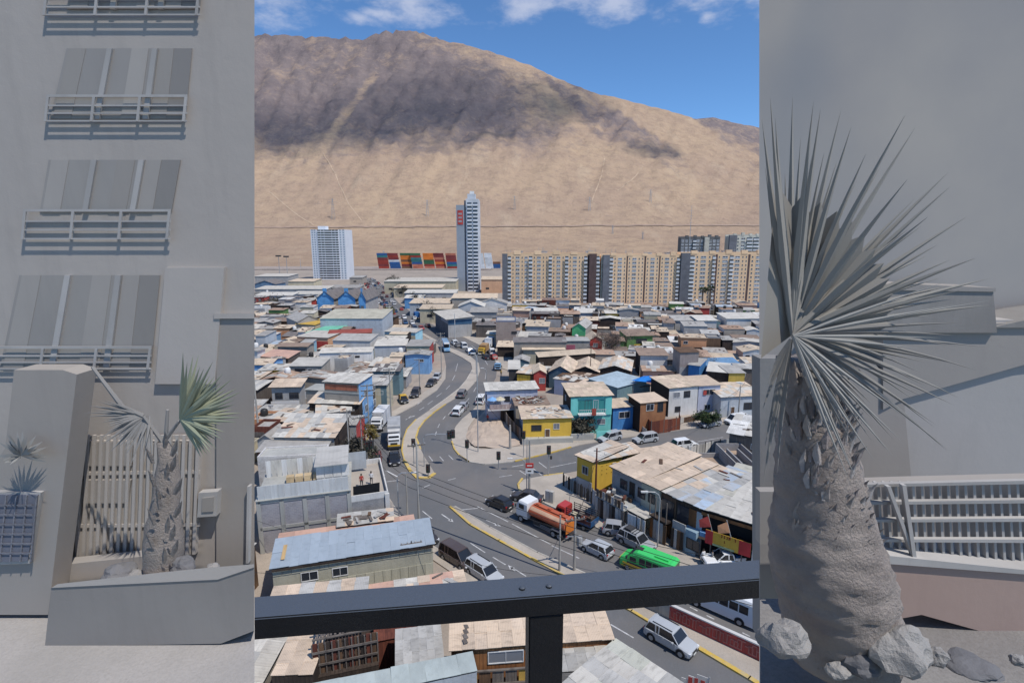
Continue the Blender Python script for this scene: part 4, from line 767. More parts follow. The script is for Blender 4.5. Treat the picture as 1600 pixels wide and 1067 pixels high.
for A, B, h, dp, wl, sd, lb, shm, nm in row:
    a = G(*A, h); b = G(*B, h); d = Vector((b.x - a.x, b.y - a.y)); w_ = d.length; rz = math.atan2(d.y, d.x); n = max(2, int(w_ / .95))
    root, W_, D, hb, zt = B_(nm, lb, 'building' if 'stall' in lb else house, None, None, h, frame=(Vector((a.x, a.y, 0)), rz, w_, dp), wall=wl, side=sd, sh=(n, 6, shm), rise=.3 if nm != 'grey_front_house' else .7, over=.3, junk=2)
    if nm == 'yellow_corner_house':
        window(root, W_ * .35, 3.4, 1.1, 1.2, bars=1); piece('lower_facade', GREYW, root, (W_ / 2, -.06, 1.3), (W_, .1, 2.6))
        # wing with the patio facing the camera
    elif nm == 'grey_front_house':
        for x in (1.5, 4.5): window(root, x, 3.6, 1.2, 1.3, fm=FRAME_D)
        window(root, 3.1, 3.1, .9, 2.0, fm=FRAME_D, gm=WOOD_D, door=True)
        for k in range(9): piece('terrace_board', [WOOD_G, WOOD_M, S_GREY][k % 3], root, (.5 + k * W_ / 9.5, -3.0, 3.3), (W_ / 9.5 - .08, .05, 1.0))
        piece('terrace_slab', CONC, root, (W_ / 2, -1.5, 2.75), (W_, 3.0, .15))
        for k in range(10): piece('ground_floor_panel', [S_GREY, WOOD_G, WOOD_D, S_PALE][k % 4], root, (.4 + k * W_ / 10, -3.05, 1.35), (W_ / 10 - .05, .06, 2.6))
        for k in range(24): piece('scrap', [WOOD_M, S_GREY, RUST, WOOD_G, WHITE][k % 5], root, (rnd.uniform(.3, W_ - .3), rnd.uniform(-2.8, -.4), 2.95 + rnd.uniform(0, .4)), (rnd.uniform(.2, 1.2), rnd.uniform(.1, .5), rnd.uniform(.1, .5)), (0, 0, rnd.uniform(0, 3)))
    elif nm == 'beige_front_house':
        window(root, W_ * .4, 3.6, 1.0, 1.3, fm=FRAME_D)
        for k in range(6): piece('ground_floor_panel', [S_PALE, WHITE, WHITE, GREYW][k % 4], root, (.3 + k * W_ / 6, -2.4, 1.3), (W_ / 6 - .05, .06, 2.5))
        piece('awning_sheet', S_PALE, root, (W_ / 2, -1.2, 2.7), (W_, 2.5, .05), (-.08, 0, 0))
    elif nm == 'brown_front_house':
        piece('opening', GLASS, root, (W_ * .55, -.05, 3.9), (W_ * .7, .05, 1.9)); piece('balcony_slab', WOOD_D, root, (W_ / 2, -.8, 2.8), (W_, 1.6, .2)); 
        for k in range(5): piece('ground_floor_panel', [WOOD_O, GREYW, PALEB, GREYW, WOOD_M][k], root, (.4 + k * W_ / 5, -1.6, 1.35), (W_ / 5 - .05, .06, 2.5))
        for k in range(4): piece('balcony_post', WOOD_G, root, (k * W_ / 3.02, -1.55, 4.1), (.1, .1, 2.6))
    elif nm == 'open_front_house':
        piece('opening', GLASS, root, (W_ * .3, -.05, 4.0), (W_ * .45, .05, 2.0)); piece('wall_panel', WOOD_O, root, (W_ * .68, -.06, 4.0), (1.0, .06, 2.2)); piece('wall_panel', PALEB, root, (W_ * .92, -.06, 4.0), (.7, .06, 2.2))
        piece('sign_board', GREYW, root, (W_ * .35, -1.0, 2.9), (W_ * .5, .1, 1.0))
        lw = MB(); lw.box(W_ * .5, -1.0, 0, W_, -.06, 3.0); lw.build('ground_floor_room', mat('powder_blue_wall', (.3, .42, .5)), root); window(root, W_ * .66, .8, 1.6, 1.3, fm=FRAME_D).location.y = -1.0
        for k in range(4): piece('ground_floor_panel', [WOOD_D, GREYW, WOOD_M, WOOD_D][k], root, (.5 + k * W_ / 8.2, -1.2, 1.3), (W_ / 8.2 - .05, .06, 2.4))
    else:
        piece('upper_beam', WOOD_O, root, (W_ / 2, -.28, hb - .35), (W_, .12, .35))
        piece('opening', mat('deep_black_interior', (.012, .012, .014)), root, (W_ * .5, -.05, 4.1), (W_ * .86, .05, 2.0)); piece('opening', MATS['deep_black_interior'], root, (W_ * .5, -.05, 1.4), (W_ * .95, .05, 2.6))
        piece('end_pillar', WHITE, root, (W_ - .15, -.6, 2.8), (.4, .9, 5.5)); piece('shop_front', LBLUE, root, (1.2, -.3, 2.7), (2.4, .4, .8)); piece('awning_sheet', WOOD_D, root, (W_ / 2, -.5, 2.55), (W_, .9, .06), (.06, 0, 0))
        for k in range(6): piece('stall_post', WOOD_G, root, (.3 + k * (W_ - .6) / 5, -.9, 1.25), (.1, .1, 2.5))
        # banner with its two lines of dark red letters (too blurred in the photo to read)
        bn = MB(); bn.box(.8, -1.02, 2.3, W_ - .5, -.96, 3.9); bno = bn.build('banner', mat('yellow_banner', (.62, .4, .06), (.55, .3, .05), dirt=.1), root)
        piece('banner_border', mat('banner_red', (.5, .05, .05)), bno, (.8 + .4, -1.04, 3.1), (.8, .02, 1.58)); piece('banner_border', MATS['banner_red'], bno, (W_ - 1.1, -1.04, 3.1), (1.2, .02, 1.58)); piece('banner_border', mat('banner_green', (.35, .42, .25)), bno, (W_ * .45, -1.04, 2.42), (W_ * .4, .02, .2))
        rr = random.Random(3); lt = MB()
        for line, (z, hh, x0, x1) in enumerate(((3.5, .34, 2.4, W_ - 2.0), (2.95, .28, 2.8, W_ - 3.0))):
            x = x0
            while x < x1:
                cw = hh * .62
                if rr.random() < .86:
                    k = rr.randrange(5); y0, y1 = -1.06, -1.025
                    if k in (0, 1, 3): lt.box(x, y0, z, x + .06, y1, z + hh)
                    if k in (0, 2, 4): lt.box(x + cw - .1, y0, z, x + cw - .04, y1, z + hh)
                    if k in (0, 1, 2, 4): lt.box(x + .06, y0, z + hh - .07, x + cw - .1, y1, z + hh)
                    if k in (1, 3, 4): lt.box(x + .06, y0, z, x + cw - .1, y1, z + .07)
                    if k in (0, 2, 3): lt.box(x + .06, y0, z + hh * .45, x + cw - .1, y1, z + hh * .6)
                x += cw + .07
        lt.build('lettering', mat('dark_red_letters', (.2, .02, .02)), bno)
yw, w_, d_, h_, z_ = B_('yellow_wing_house', 'yellow walled wing with dotted upper wall and inner patio on the street corner', house, (927, 722), (1003, 706), 5.4, C=(985, 697), wall=YEL, side=YEL, sh=(9, 3, [S_PALE, S_TAN]), rise=.3, over=.3, reg=False, wins=(('F', 4.8, 3.2, .8, 1.9, 'd'), ('F', 3.2, 3.9, .6, .8, 'c')))
B_('patio_wing', 'ochre roofed patio wing behind the broad tan roof', house, (1012, 719), (1062, 712), 5.2, C=(1040, 700), wall=YEL, side=WOOD_O, sh=(6, 3, [S_TAN]), rise=.3, over=.1)
bt = MB(); 
for i in range(8):
    for j in range(3): bt.box(.6 + i * .8, -.03, 3.3 + j * .6, .72 + i * .8, -.002, 3.42 + j * .6)
bt.build('dark_dots', mat('dark_dot', (.25, .15, .03)), yw, kind='stuff')
B_('back_tan_roof_house', 'low tan roofed house behind the broad tan roof', house, (1062, 746), (1128, 756), 4.6, C=(1130, 735), wall=BLOCK_T, sh=(8, 5, [S_TAN, PINKW]), rise=.3, over=.1)
B_('grey_back_house', 'grey sheet roofed house behind the open fronted row', house, (1095, 768), (1200, 772), 5.0, C=(1190, 742), wall=BLOCK, sh=(9, 6, [S_GREY, S_BLUE, S_PALE]), rise=.3, over=.1, junk=24)
bg1, w_, d_, h_, z_ = B_('grey_yard_walls', 'roofless grey block walls of an unfinished yard near the right edge', 'ruin', (1112, 742), (1155, 742), 3.0, C=(1155, 715), wall=BLOCK, side=BLOCK, style='flat', roof=DIRT, parapet=.8)
bg2, w2_, d2_, h2_, z2_ = B_('grey_block_cells', 'unfinished grey block cells with broken tops at the right edge beside the yard', 'ruin', (1156, 744), (1200, 744), 3.6, depth=9, wall=BLOCK, style='flat', roof=DIRT, parapet=1.2)
for k in range(2): piece('block_wall', BLOCK, bg2, (k * w2_ / 2.4 + 1, d2_ / 2, 4.1), (.2, d2_ * .6, 1.2))
# fences
def fence(name, label, pts, h, m, n, m2=None, post=True, z=0, cat='fence', gap=.06):
    P = [G(*p, z) for p in pts]; root = empty(name, P[0], 0, label, cat); o0 = P[0]; r = random.Random(label)
    for a, b_ in zip(P, P[1:]):
        d = b_ - a; L_ = d.length; rz = math.atan2(d.y, d.x); k = max(1, round(n * L_ / sum((q - p).length for p, q in zip(P, P[1:]))))
        for i in range(k):
            c = a + d * ((i + .5) / k) - o0; mm = r.choice(m) if isinstance(m, list) else m
            piece('fence_panel', mm, root, (c.x, c.y, h / 2 + r.uniform(-.04, .04)), (L_ / k - gap, .06, h), (0, 0, rz))
            if post and i % 3 == 0: c = a + d * (i / k) - o0; piece('post', m2 or WOOD_G, root, (c.x, c.y, h / 2 + .1), (.12, .12, h + .2), (0, 0, rz))
    return root
fence('rusty_fence', 'tall rust red metal sheet fence before the orange-brown house', [(999, 664), (1017, 679), (1062, 672), (1060, 662)], 2.5, [RUST, mat('red_rust', (.3, .09, .05), kind='wood')], 17)
fence('low_block_wall', 'low pale broken block wall below the turquoise and blue houses', [(956, 668), (985, 664), (1010, 680)], 1.2, CONC_P, 10, cat='wall', gap=0)
fence('white_slat_fence', 'long white and grey slat fence along the side street near the right edge', [(1060, 718), (1110, 706), (1180, 694)], 1.8, [PALEB, WHITE, GREYW], 26, DARKM)
fence('dark_yard_fence', 'dark wire and board fence at the corner in front of the yellow house', [(880, 760), (898, 772), (925, 789)], 1.9, [WOOD_D, DARKM], 14, DARKM, gap=.35)
fence('white_wall_fence', 'long fence of white panels over dark boards along the shaded pavement', [(925, 789), (953, 808), (978, 826)], 2.3, [GREYW, PALEB, WOOD_G], 16)
gt = fence('white_gate', 'plain bright white gate standing out in the pavement fence', [(979, 833), (999, 843)], 2.7, WHITE, 4, cat='gate', gap=.02)
fence('garden_wall', 'weathered low garden wall in front of the white two storey house', [(1062, 662), (1098, 655), (1120, 650)], 1.1, [CONC_P, WOOD_M], 10, cat='wall', gap=0)
fence('picket_fence', 'pale fence before the pale end house on the side street', [(1128, 652), (1190, 643)], 1.2, WHITE, 22, gap=.15)
fence('stake_wall', 'leaning dark board wall left of the yellow bungalow', [(786, 655), (796, 672), (814, 690)], 2.4, [WOOD_D, WOOD_M, BLOCK_T, WOOD_G], 12)
fence('retaining_wall', 'low grey retaining wall under the yellow bungalow', [(815, 693), (850, 692), (893, 686)], .9, CONC, 9, cat='wall', gap=0)
# red painted wall between the carriageways
P = [(985, 938), (1046, 967), (1185, 1032), (1330, 1100)]
mw = empty('painted_wall', G(*P[0]), 0, 'low street wall with faded red lettering panels and white coping between the carriageways', 'wall'); o0 = G(*P[0])
MUR = [mat('faded_red_paint', (.42, .07, .06), (.3, .08, .07), sc=3, dirt=.4), MATS['faded_red_paint'], MATS['faded_red_paint'], MATS['faded_red_paint'], MATS['faded_red_paint'], CONC]
for a, b_, n in ((P[0], P[1], 4), (P[1], P[2], 13), (P[2], P[3], 9)):
    a = G(*a); b_ = G(*b_); d = b_ - a; L_ = d.length; rz = math.atan2(d.y, d.x)
    for i in range(n):
        c = a + d * ((i + .5) / n) - o0; piece('wall_panel', MUR[(i * 3 + 1) % 6] if n > 4 else CONC, mw, (c.x, c.y, .75), (L_ / n, .22, 1.5), (0, 0, rz))
    c = (a + b_) / 2 - o0; piece('coping', WHITE, mw, (c.x, c.y, 1.56), (L_ + .1, .34, .12), (0, 0, rz))
a = G(*P[1]); b_ = G(*P[2]); d = (b_ - a); L_ = d.length; d /= L_; n_ = Vector((d.y, -d.x, 0)); lt = MB(); rr = random.Random(9)
for i in range(26):
    x = L_ * (i + .3) / 26; hh = rr.uniform(.5, .95)
    def q(u, z): p = a + d * u + n_ * .13 - o0; return (p.x, p.y, z)
    k = rr.randrange(4)
    if k != 1: lt.bar(q(x, .35), q(x, .35 + hh), .04, .1)
    if k != 2: lt.bar(q(x, .35 + hh), q(x + .35, .35 + hh), .04, .09)
    if k != 3: lt.bar(q(x + .35, .35), q(x + .35, .35 + hh), .04, .1)
    if k in (0, 2): lt.bar(q(x, .4), q(x + .35, .4), .04, .09)
lt.build('faded_lettering', mat('pink_letter_paint', (.5, .2, .17)), mw)
# ---------------------------------------------------------------- towers and apartment blocks
def tower_frame(x0, x1, ybase, ytop, depth):
    a = G(x0, ybase); b = V(x1, ybase, a.y); h = top_z(a, ytop); return Vector((a.x, a.y, 0)), 0.0, b.x - a.x, depth, h
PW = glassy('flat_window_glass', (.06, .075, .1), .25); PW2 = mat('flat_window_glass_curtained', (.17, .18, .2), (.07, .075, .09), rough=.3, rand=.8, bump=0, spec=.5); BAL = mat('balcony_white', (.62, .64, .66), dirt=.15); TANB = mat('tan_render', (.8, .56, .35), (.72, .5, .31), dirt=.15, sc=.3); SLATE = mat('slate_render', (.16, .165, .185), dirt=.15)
BRN = mat('dark_brown_render', (.12, .08, .075), dirt=.1); IVORY = mat('ivory_render', (.6, .57, .48), dirt=.15)
UM = {}
def umesh(key, fn):
    if key not in UM: UM[key] = fn()
    return UM[key]
def block(name, label, x0, x1, ybase, ytop, floors, cols, body, depth=7, cat='apartment block', rz=0):
    """cols: list of (kind, width weight)  w window, n narrow window, b balcony, s solid of a material, g groove"""
    o_, _, W_, D, H = tower_frame(x0, x1, ybase, ytop, depth); root = empty(name, o_, rz, label, cat); claim(o_, rz, W_, D + 4)
    MB().box(0, 0, 0, W_, D, H).build('wall', body, root)
    tot = sum(c[1] for c in cols); x = 0; fh = H / (floors + .3)
    for c in cols:
        w = W_ * c[1] / tot
        if c[0] in 'wnb':
            ww = {'w': .66, 'n': .42, 'b': .9}[c[0]] * w; k = (c[0], round(ww, 2), round(fh, 2), H)
            if c[0] in 'wn':
                f_ = umesh(k, lambda: (MB().box(0, -.12, -.35, ww, 0, .12).box(0, -.12, fh * .5 - .12, ww, 0, fh * .5).box(0, -.12, .12, .12, 0, fh * .5 - .12).box(ww - .12, -.12, .12, ww, 0, fh * .5 - .12).box(ww * .45, -.1, .12, ww * .52, 0, fh * .5 - .12) if c[0] == 'w' else MB().box(0, -.1, 0, ww, 0, .1)).mesh('window', BAL))
                p_ = umesh(k + ('p',), lambda: MB().box(.12, -.05, .12, ww - .12, 0, fh * .5 - .12).mesh('pane', PW2 if c[0] == 'w' else PW))
                for i in range(floors):
                    q = share(f_, 'window', root, (x + (w - ww) / 2, -.002, i * fh + fh * .32)); share(p_, 'pane', q, (0, 0, 0))
            else:
                f_ = umesh(k, lambda: MB().box(0, -1.1, 0, ww, 0, .15).box(0, -1.1, .15, ww, -1.0, 1.05).mesh('balcony', BAL)); p_ = umesh(k + ('p',), lambda: MB().box(.1, -.03, .2, ww - .1, 0, fh - .35).mesh('balcony_door', PW))
                for i in range(floors):
                    q = share(f_, 'balcony', root, (x + (w - ww) / 2, -.002, i * fh + .2)); share(p_, 'balcony_door', q, (0, 0, 0))
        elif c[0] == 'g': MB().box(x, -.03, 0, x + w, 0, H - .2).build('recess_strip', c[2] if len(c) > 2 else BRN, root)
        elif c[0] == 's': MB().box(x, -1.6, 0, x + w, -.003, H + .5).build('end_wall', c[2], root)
        x += w
    pr = MB(); pr.box(0, 0, H, W_, .3, H + .9); pr.box(0, D - .3, H, W_, D, H + .9); pr.build('parapet', body, root)
    rr = random.Random(label); [MB().box(W_ * u, -.2, H + .05, W_ * (u + .07), 1.4, H + rr.uniform(1.3, 2.4)).build('parapet_step', body, root) for u in (.12, .33, .52, .7, .88)]
    return root, W_, D, H
unit = [('n', 1), ('w', 1.8), ('n', 1)]
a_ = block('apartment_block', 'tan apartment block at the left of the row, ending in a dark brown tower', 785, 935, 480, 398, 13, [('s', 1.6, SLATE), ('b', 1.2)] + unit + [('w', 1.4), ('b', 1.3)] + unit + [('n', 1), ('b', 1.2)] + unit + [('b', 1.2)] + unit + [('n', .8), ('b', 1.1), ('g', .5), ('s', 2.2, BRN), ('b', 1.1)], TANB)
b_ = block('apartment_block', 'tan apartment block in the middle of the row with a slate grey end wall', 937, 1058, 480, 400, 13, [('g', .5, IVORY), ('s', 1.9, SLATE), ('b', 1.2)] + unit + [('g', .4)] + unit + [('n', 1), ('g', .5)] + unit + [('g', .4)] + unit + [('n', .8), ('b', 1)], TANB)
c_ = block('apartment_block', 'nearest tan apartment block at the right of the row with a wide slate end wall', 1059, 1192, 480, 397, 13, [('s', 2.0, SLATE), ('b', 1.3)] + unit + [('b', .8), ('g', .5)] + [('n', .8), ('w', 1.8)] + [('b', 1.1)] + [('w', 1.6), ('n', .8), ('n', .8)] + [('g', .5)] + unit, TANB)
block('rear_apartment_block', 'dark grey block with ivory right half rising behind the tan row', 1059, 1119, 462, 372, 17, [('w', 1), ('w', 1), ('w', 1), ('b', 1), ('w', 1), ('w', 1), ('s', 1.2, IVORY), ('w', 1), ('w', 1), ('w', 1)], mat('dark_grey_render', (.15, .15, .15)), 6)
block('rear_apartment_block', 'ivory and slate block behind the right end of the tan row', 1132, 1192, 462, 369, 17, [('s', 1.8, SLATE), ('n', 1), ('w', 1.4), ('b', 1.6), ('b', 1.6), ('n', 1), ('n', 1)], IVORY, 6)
# rooftop huts, tanks and aerials on the blocks
def roof_hut(x, y, py_base, w, h, label, Y):
    p = V(x, py_base, Y); r_ = empty('rooftop_machine_room', p, 0, label, 'rooftop room'); MB().box(-w / 2, 0, 0, w / 2, w, h).build('wall', WHITE, r_); MB().box(-w / 2 - .2, -.2, h, w / 2 + .2, w + .2, h + .2).build('roof', CONC, r_); return r_
Yb = a_[0].location.y
for x, lb in ((812, 'first from the left'), (850, 'second from the left'), (921, 'above the dark brown tower'), (1013, 'on the middle tan block'), (1046, 'at the right end of the middle tan block'), (1135, 'on the nearest tan block')):
    hh = a_[3] if x < 936 else b_[3] if x < 1058 else c_[3]; yy = (a_ if x < 936 else b_ if x < 1058 else c_)[0].location.y + 3
    p = V(x, 400, yy); r_ = empty('rooftop_machine_room', (p.x, yy, hh), 0, 'white rooftop machine room ' + lb, 'rooftop room'); MB().box(-1.7, 0, 0, 1.7, 3, 1.6).build('wall', WHITE, r_); MB().box(-1.9, -.2, 1.6, 1.9, 3.2, 1.8).build('roof', CONC, r_)
for k in range(26):
    x = rnd.uniform(790, 1185); blk = a_ if x < 936 else b_ if x < 1058 else c_; yy = blk[0].location.y + rnd.uniform(1, 8); p = V(x, 400, yy)
    o = MB().tube([(0, 0, 0), (0, 0, rnd.uniform(1.2, 3))], .06, 4).bar((-.5, 0, 1.1), (.5, 0, 1.1), .06).build('aerial', STEEL, loc=(p.x, yy, blk[3] + .9)); tag(o, 'thin television aerial on the flat roofs of the tan apartment blocks', 'aerial', 'aerials on the apartment roofs')
mast = MB().tube([(0, 0, 0), (0, 0, 22)], .22, 5, .08); [mast.bar((-1, 0, z), (1, 0, z), .1) for z in (12, 16, 19)]
p = V(1078, 372, 330); o = mast.build('radio_mast', STEEL, loc=(p.x, 330, p.z - 3)); tag(o, 'tall thin radio mast above the dark grey block', 'mast')
# white tower
o_, _, W_, D, H = tower_frame(490, 543, 437, 359, 22); wt = empty('white_tower', o_, 0, 'white residential tower with horizontal window bands left of the container stacks', 'tower'); claim(o_, 0, W_, D)
fl = 21; fh = H / fl; TW = mat('tower_white', (.7, .72, .75), (.62, .64, .68), sc=.3, dirt=.1)
MB().box(0, 0, 0, W_, D, H).build('wall', TW, wt); MB().box(W_ * .18, 4, H, W_ * .4, 12, H + 3.2).build('machine_room', TW, wt)
win = MB().box(0, -.08, 0, W_ * .62, 0, fh * .56).mesh('window_band', GLASS); sp = MB().box(0, -.7, 0, W_ * .62, 0, .8).mesh('balcony_band', TW); cw = MB().box(0, -.1, 0, W_ * .22, 0, fh * .55).mesh('window_group', GLASS)
pil = MB().box(0, -.14, 0, .35, 0, fh * .45).mesh('mullion', TW)
for i in range(fl):
    q = share(win, 'window_band', wt, (W_ * .19, -.003, i * fh + fh * .42)); share(sp, 'balcony_band', wt, (W_ * .19, -.004, i * fh + .05)); share(cw, 'window_group', q, (W_ * .2, -.03, -.1))
    for k in (.0, .1, .2, .42, .52, .61): share(pil, 'mullion', q, (W_ * k, -.02, 0))
    for x in (.03, .1, .84, .93): share(umesh('sw', lambda: MB().box(0, -.06, 0, 1.3, 0, 1.2).mesh('small_window', mat('bluish_glass', (.25, .3, .36), rough=.3, kind='paint', rand=0))), 'window', wt, (W_ * x, -.003, i * fh + 1.0))
# slim grey tower
o_, _, W_, D, H = tower_frame(715, 749, 455, 311, 20); st = empty('slim_tower', o_, 0, 'slim grey high rise with plain left face and small red sign near its top', 'tower'); claim(o_, 0, W_, D)
MB().box(0, 0, 0, W_ * .36, D, H - 4).build('left_wall', mat('blue_grey_render', (.27, .3, .34), (.24, .27, .31), sc=.3, dirt=.1), st); MB().box(W_ * .36, .3, 0, W_ * .44, D, H - 1).build('shadow_strip', SLATE, st); MB().box(W_ * .44, -.6, 0, W_, D, H).build('wall', mat('light_grey_render', (.55, .57, .6), dirt=.1, sc=.3), st)
MB().box(W_ * .5, 2, H, W_ * .85, 10, H + 3.5).build('crown', MATS['light_grey_render'], st); MB().box(W_ * .6, 4, H + 3.5, W_ * .78, 8, H + 5.5).build('crown_top', WHITE, st)
fl = 24; fh = (H - 2) / fl; bw_ = W_ * .2; q_ = MB().box(0, -.1, 0, bw_, 0, fh * .45).mesh('window', PW); bl = MB().box(0, -1.1, 0, bw_ * 1.05, 0, .9).mesh('balcony', TW)
for i in range(fl):
    for x in (.5, .76): share(q_, 'window', st, (W_ * x, -.603, i * fh + fh * .42)); share(bl, 'balcony', st, (W_ * x, -.604, i * fh))
MB().box(W_ * .06, -.25, H - 17, W_ * .3, 0, H - 7.5).build('red_sign', mat('red_sign_paint', (.45, .06, .05), dirt=.1), st)
lm = MB(); 
for z in (H - 15.5, H - 13, H - 10.5): lm.box(W_ * .1, -.3, z, W_ * .26, -.26, z + 1.3)
lm.build('sign_letters', mat('sign_grey', (.4, .36, .38)), st)
# container stacks
CC = {'red': (.36, .06, .045), 'dark red': (.22, .05, .05), 'orange': (.66, .2, .04), 'blue': (.04, .12, .3), 'teal': (.05, .19, .2), 'green': (.06, .15, .08), 'grey': (.25, .26, .27), 'white': (.7, .72, .73), 'brown': (.2, .1, .06), 'coral': (.55, .2, .13)}
CM = {k: mat('container_' + k.replace(' ', '_'), v, dirt=.25, sc=.5) for k, v in CC.items()}
conm = {}
def container(loc, colr, lb, L=12.2):
    k = (colr, L)
    if k not in conm:
        mb = MB(); mb.box(-L / 2, 0, .08, L / 2, 2.4, 2.5); mb.box(-L / 2 - .05, -.05, 0, L / 2 + .05, 2.45, .12).box(-L / 2 - .05, -.05, 2.46, L / 2 + .05, 2.45, 2.58)
        for i in range(20): x = -L / 2 + (i + .5) * L / 20; mb.box(x - .15, -.06, .12, x + .15, 0, 2.46)
        conm[k] = mb.mesh('shipping_container', CM[colr])
    o = bpy.data.objects.new('shipping_container', conm[k]); link(o); o.location = loc; tag(o, lb, 'container', 'containers stacked at the foot of the hill'); return o
Y0 = 650; nth = ['first', 'second', 'third', 'fourth', 'fifth', 'sixth', 'seventh', 'eighth']
pal = [['red', 'dark red', 'red', 'red', 'dark red', 'teal', 'blue'], ['blue', 'blue', 'blue', 'white', 'dark red', 'red', 'dark red'], ['brown', 'dark red', 'orange', 'brown', 'orange', 'orange', 'green'], ['coral', 'coral', 'blue', 'teal', 'teal', 'red', 'green'],
       ['coral', 'red', 'green', 'green', 'orange', 'orange', 'orange'], ['coral', 'red', 'orange', 'red', 'coral', 'dark red', 'dark red'], ['red', 'teal', 'blue', 'red', 'dark red', 'dark red', 'coral']]
for i in range(7):
    for j in range(7):
        p = V(600 + i * 17.8, 424, Y0); c = pal[i][j]
        container((p.x + .55 * j * (-1 if i % 2 else -.6), Y0 + (i % 3) * 1.2 + .1 * (j % 2), 1.5 + j * 2.6), c, f'{c} shipping container, {nth[j]} from the ground in the {nth[i]} stack from the left')
for i in range(2):
    for j in range(7):
        p = V(752 + i * 13, 425, Y0); container((p.x - .4 * j, Y0 + 2 * i, 1.5 + j * 2.6), 'white', f'white shipping container, {nth[j]} from the ground in the {"left" if i == 0 else "right"} stack beside the slim tower', 9)
for j in range(3): p = V(776, 424, Y0); container((p.x, Y0 + 5, 1.5 + j * 2.6), ['blue', 'blue', 'brown'][j], f'{["blue","blue","brown"][j]} container, {nth[j]} up in the short stack right of the white ones', 9)
MB().box(-260, -6, -.5, 60, 60, 1.5).build('container_yard_terrace', mat('yard_rubble', (.4, .34, .3), kind='ground'), loc=(V(690, 420, Y0).x, Y0 - 6, 0))['kind'] = 'structure'
# far sheds between the blocks and the hill
far = [('FS', 398, 450, 432, 8, 20, R_PALE, GREYW, 'long grey warehouse with blue trim at the far left', 0), ('FS', 450, 490, 440, 7, 16, R_TAN, CREAM, 'cream warehouse left of the white tower foot', 0), ('FS', 398, 510, 452, 7, 14, R_PALE, S_GREY, 'very long pale roofed warehouse at the far left', 0),
       ('FS', 512, 560, 450, 7, 12, R_GREY, BLOCK_T, 'brown walled warehouse below the white tower', 0), ('FS', 455, 562, 460, 6, 10, S_PALE, WHITE, 'long white warehouse just behind the blue halls', 0), ('FS', 398, 456, 462, 6, 10, S_PALE, PALEB, 'pale blue warehouse with white roof at the left', 0),
       ('FS', 600, 712, 440, 8, 26, R_PALE, CREAM, 'very long cream warehouse below the container stacks', 0), ('FS', 615, 690, 450, 6, 16, R_TAN, CREAM, 'long tan roofed warehouse right of the far avenue', 0), ('FS', 632, 712, 458, 6, 12, S_PALE, GREYW, 'pale roofed warehouse behind the light blue shed', 0),
       ('FS', 632, 660, 466, 5.5, 8, S_PALE, mat('shed_blue', (.12, .3, .55)), 'light blue shed right of the far avenue', 0), ('FS', 706, 776, 466, 8, 14, R_TAN, BLOCK_T, 'brown walled warehouse at the foot of the slim tower', 0), ('FS', 640, 702, 474, 6, 14, R_TAN, PALEB, 'tan roofed hall beside the tree lined avenue', 0),
       ('FS', 656, 704, 483, 6, 10, R_TAN, CREAM, 'cream low hall behind the charcoal building', 0), ('FS', 716, 756, 479, 6, 12, S_PALE, PALEB, 'pale blue hall behind the glass band building', 1), ('FS', 745, 792, 474, 6, 10, R_GREY, WHITE, 'white hall with dark gable left of the apartment blocks', 1),
       ('FS', 752, 786, 437, 9, 20, R_TAN, PEACH, 'peach warehouse behind the slim tower', 0), ('FS', 546, 566, 434, 6, 14, R_GREY, BLOCK_T, 'low grey hall at the far end of the avenue', 0), ('FS', 735, 776, 488, 6, 10, R_GREY, GREYW, 'grey hall with water tanks behind the brick building', 0), ('FS', 1055, 1090, 501, 6, 8, R_GREY, GREYW, 'grey low building with dark window band in front of the tan blocks', 0),
       ('FS', 1091, 1120, 501, 6.4, 8, S_PALE, WHITE, 'white low building in front of the tan blocks', 0), ('FS', 1136, 1192, 498, 6.4, 10, S_PALE, WHITE, 'long white building at the right edge in front of the tan blocks', 0), ('FS', 836, 872, 488, 5, 8, S_PALE, PALEB, 'pale blue low building before the left tan block', 0), ('FS', 905, 936, 489, 5, 8, S_PALE, PALEB, 'pale building before the dark brown tower', 0),
       ('FS', 398, 430, 444, 7, 16, R_DARK, mat('dim_blue', (.12, .2, .3)), 'dark halls with blue stripes at the far left foot of the hill', 1)]
for _, x0, x1, y, h, dp, rf, wl, lb, gb_ in far:
    B_('warehouse', lb, 'warehouse', (x0, y), (x1, y), h, depth=dp, wall=wl, roof=rf, rise=.8 if not gb_ else 2.2, style='shed' if not gb_ else 'front_gable', over=.4, wins=tuple(('F', 3 + 6 * k, 2.5, 2.2, 1.2, 'd') for k in range(min(8, int((x1 - x0) * .3 / 6)))))
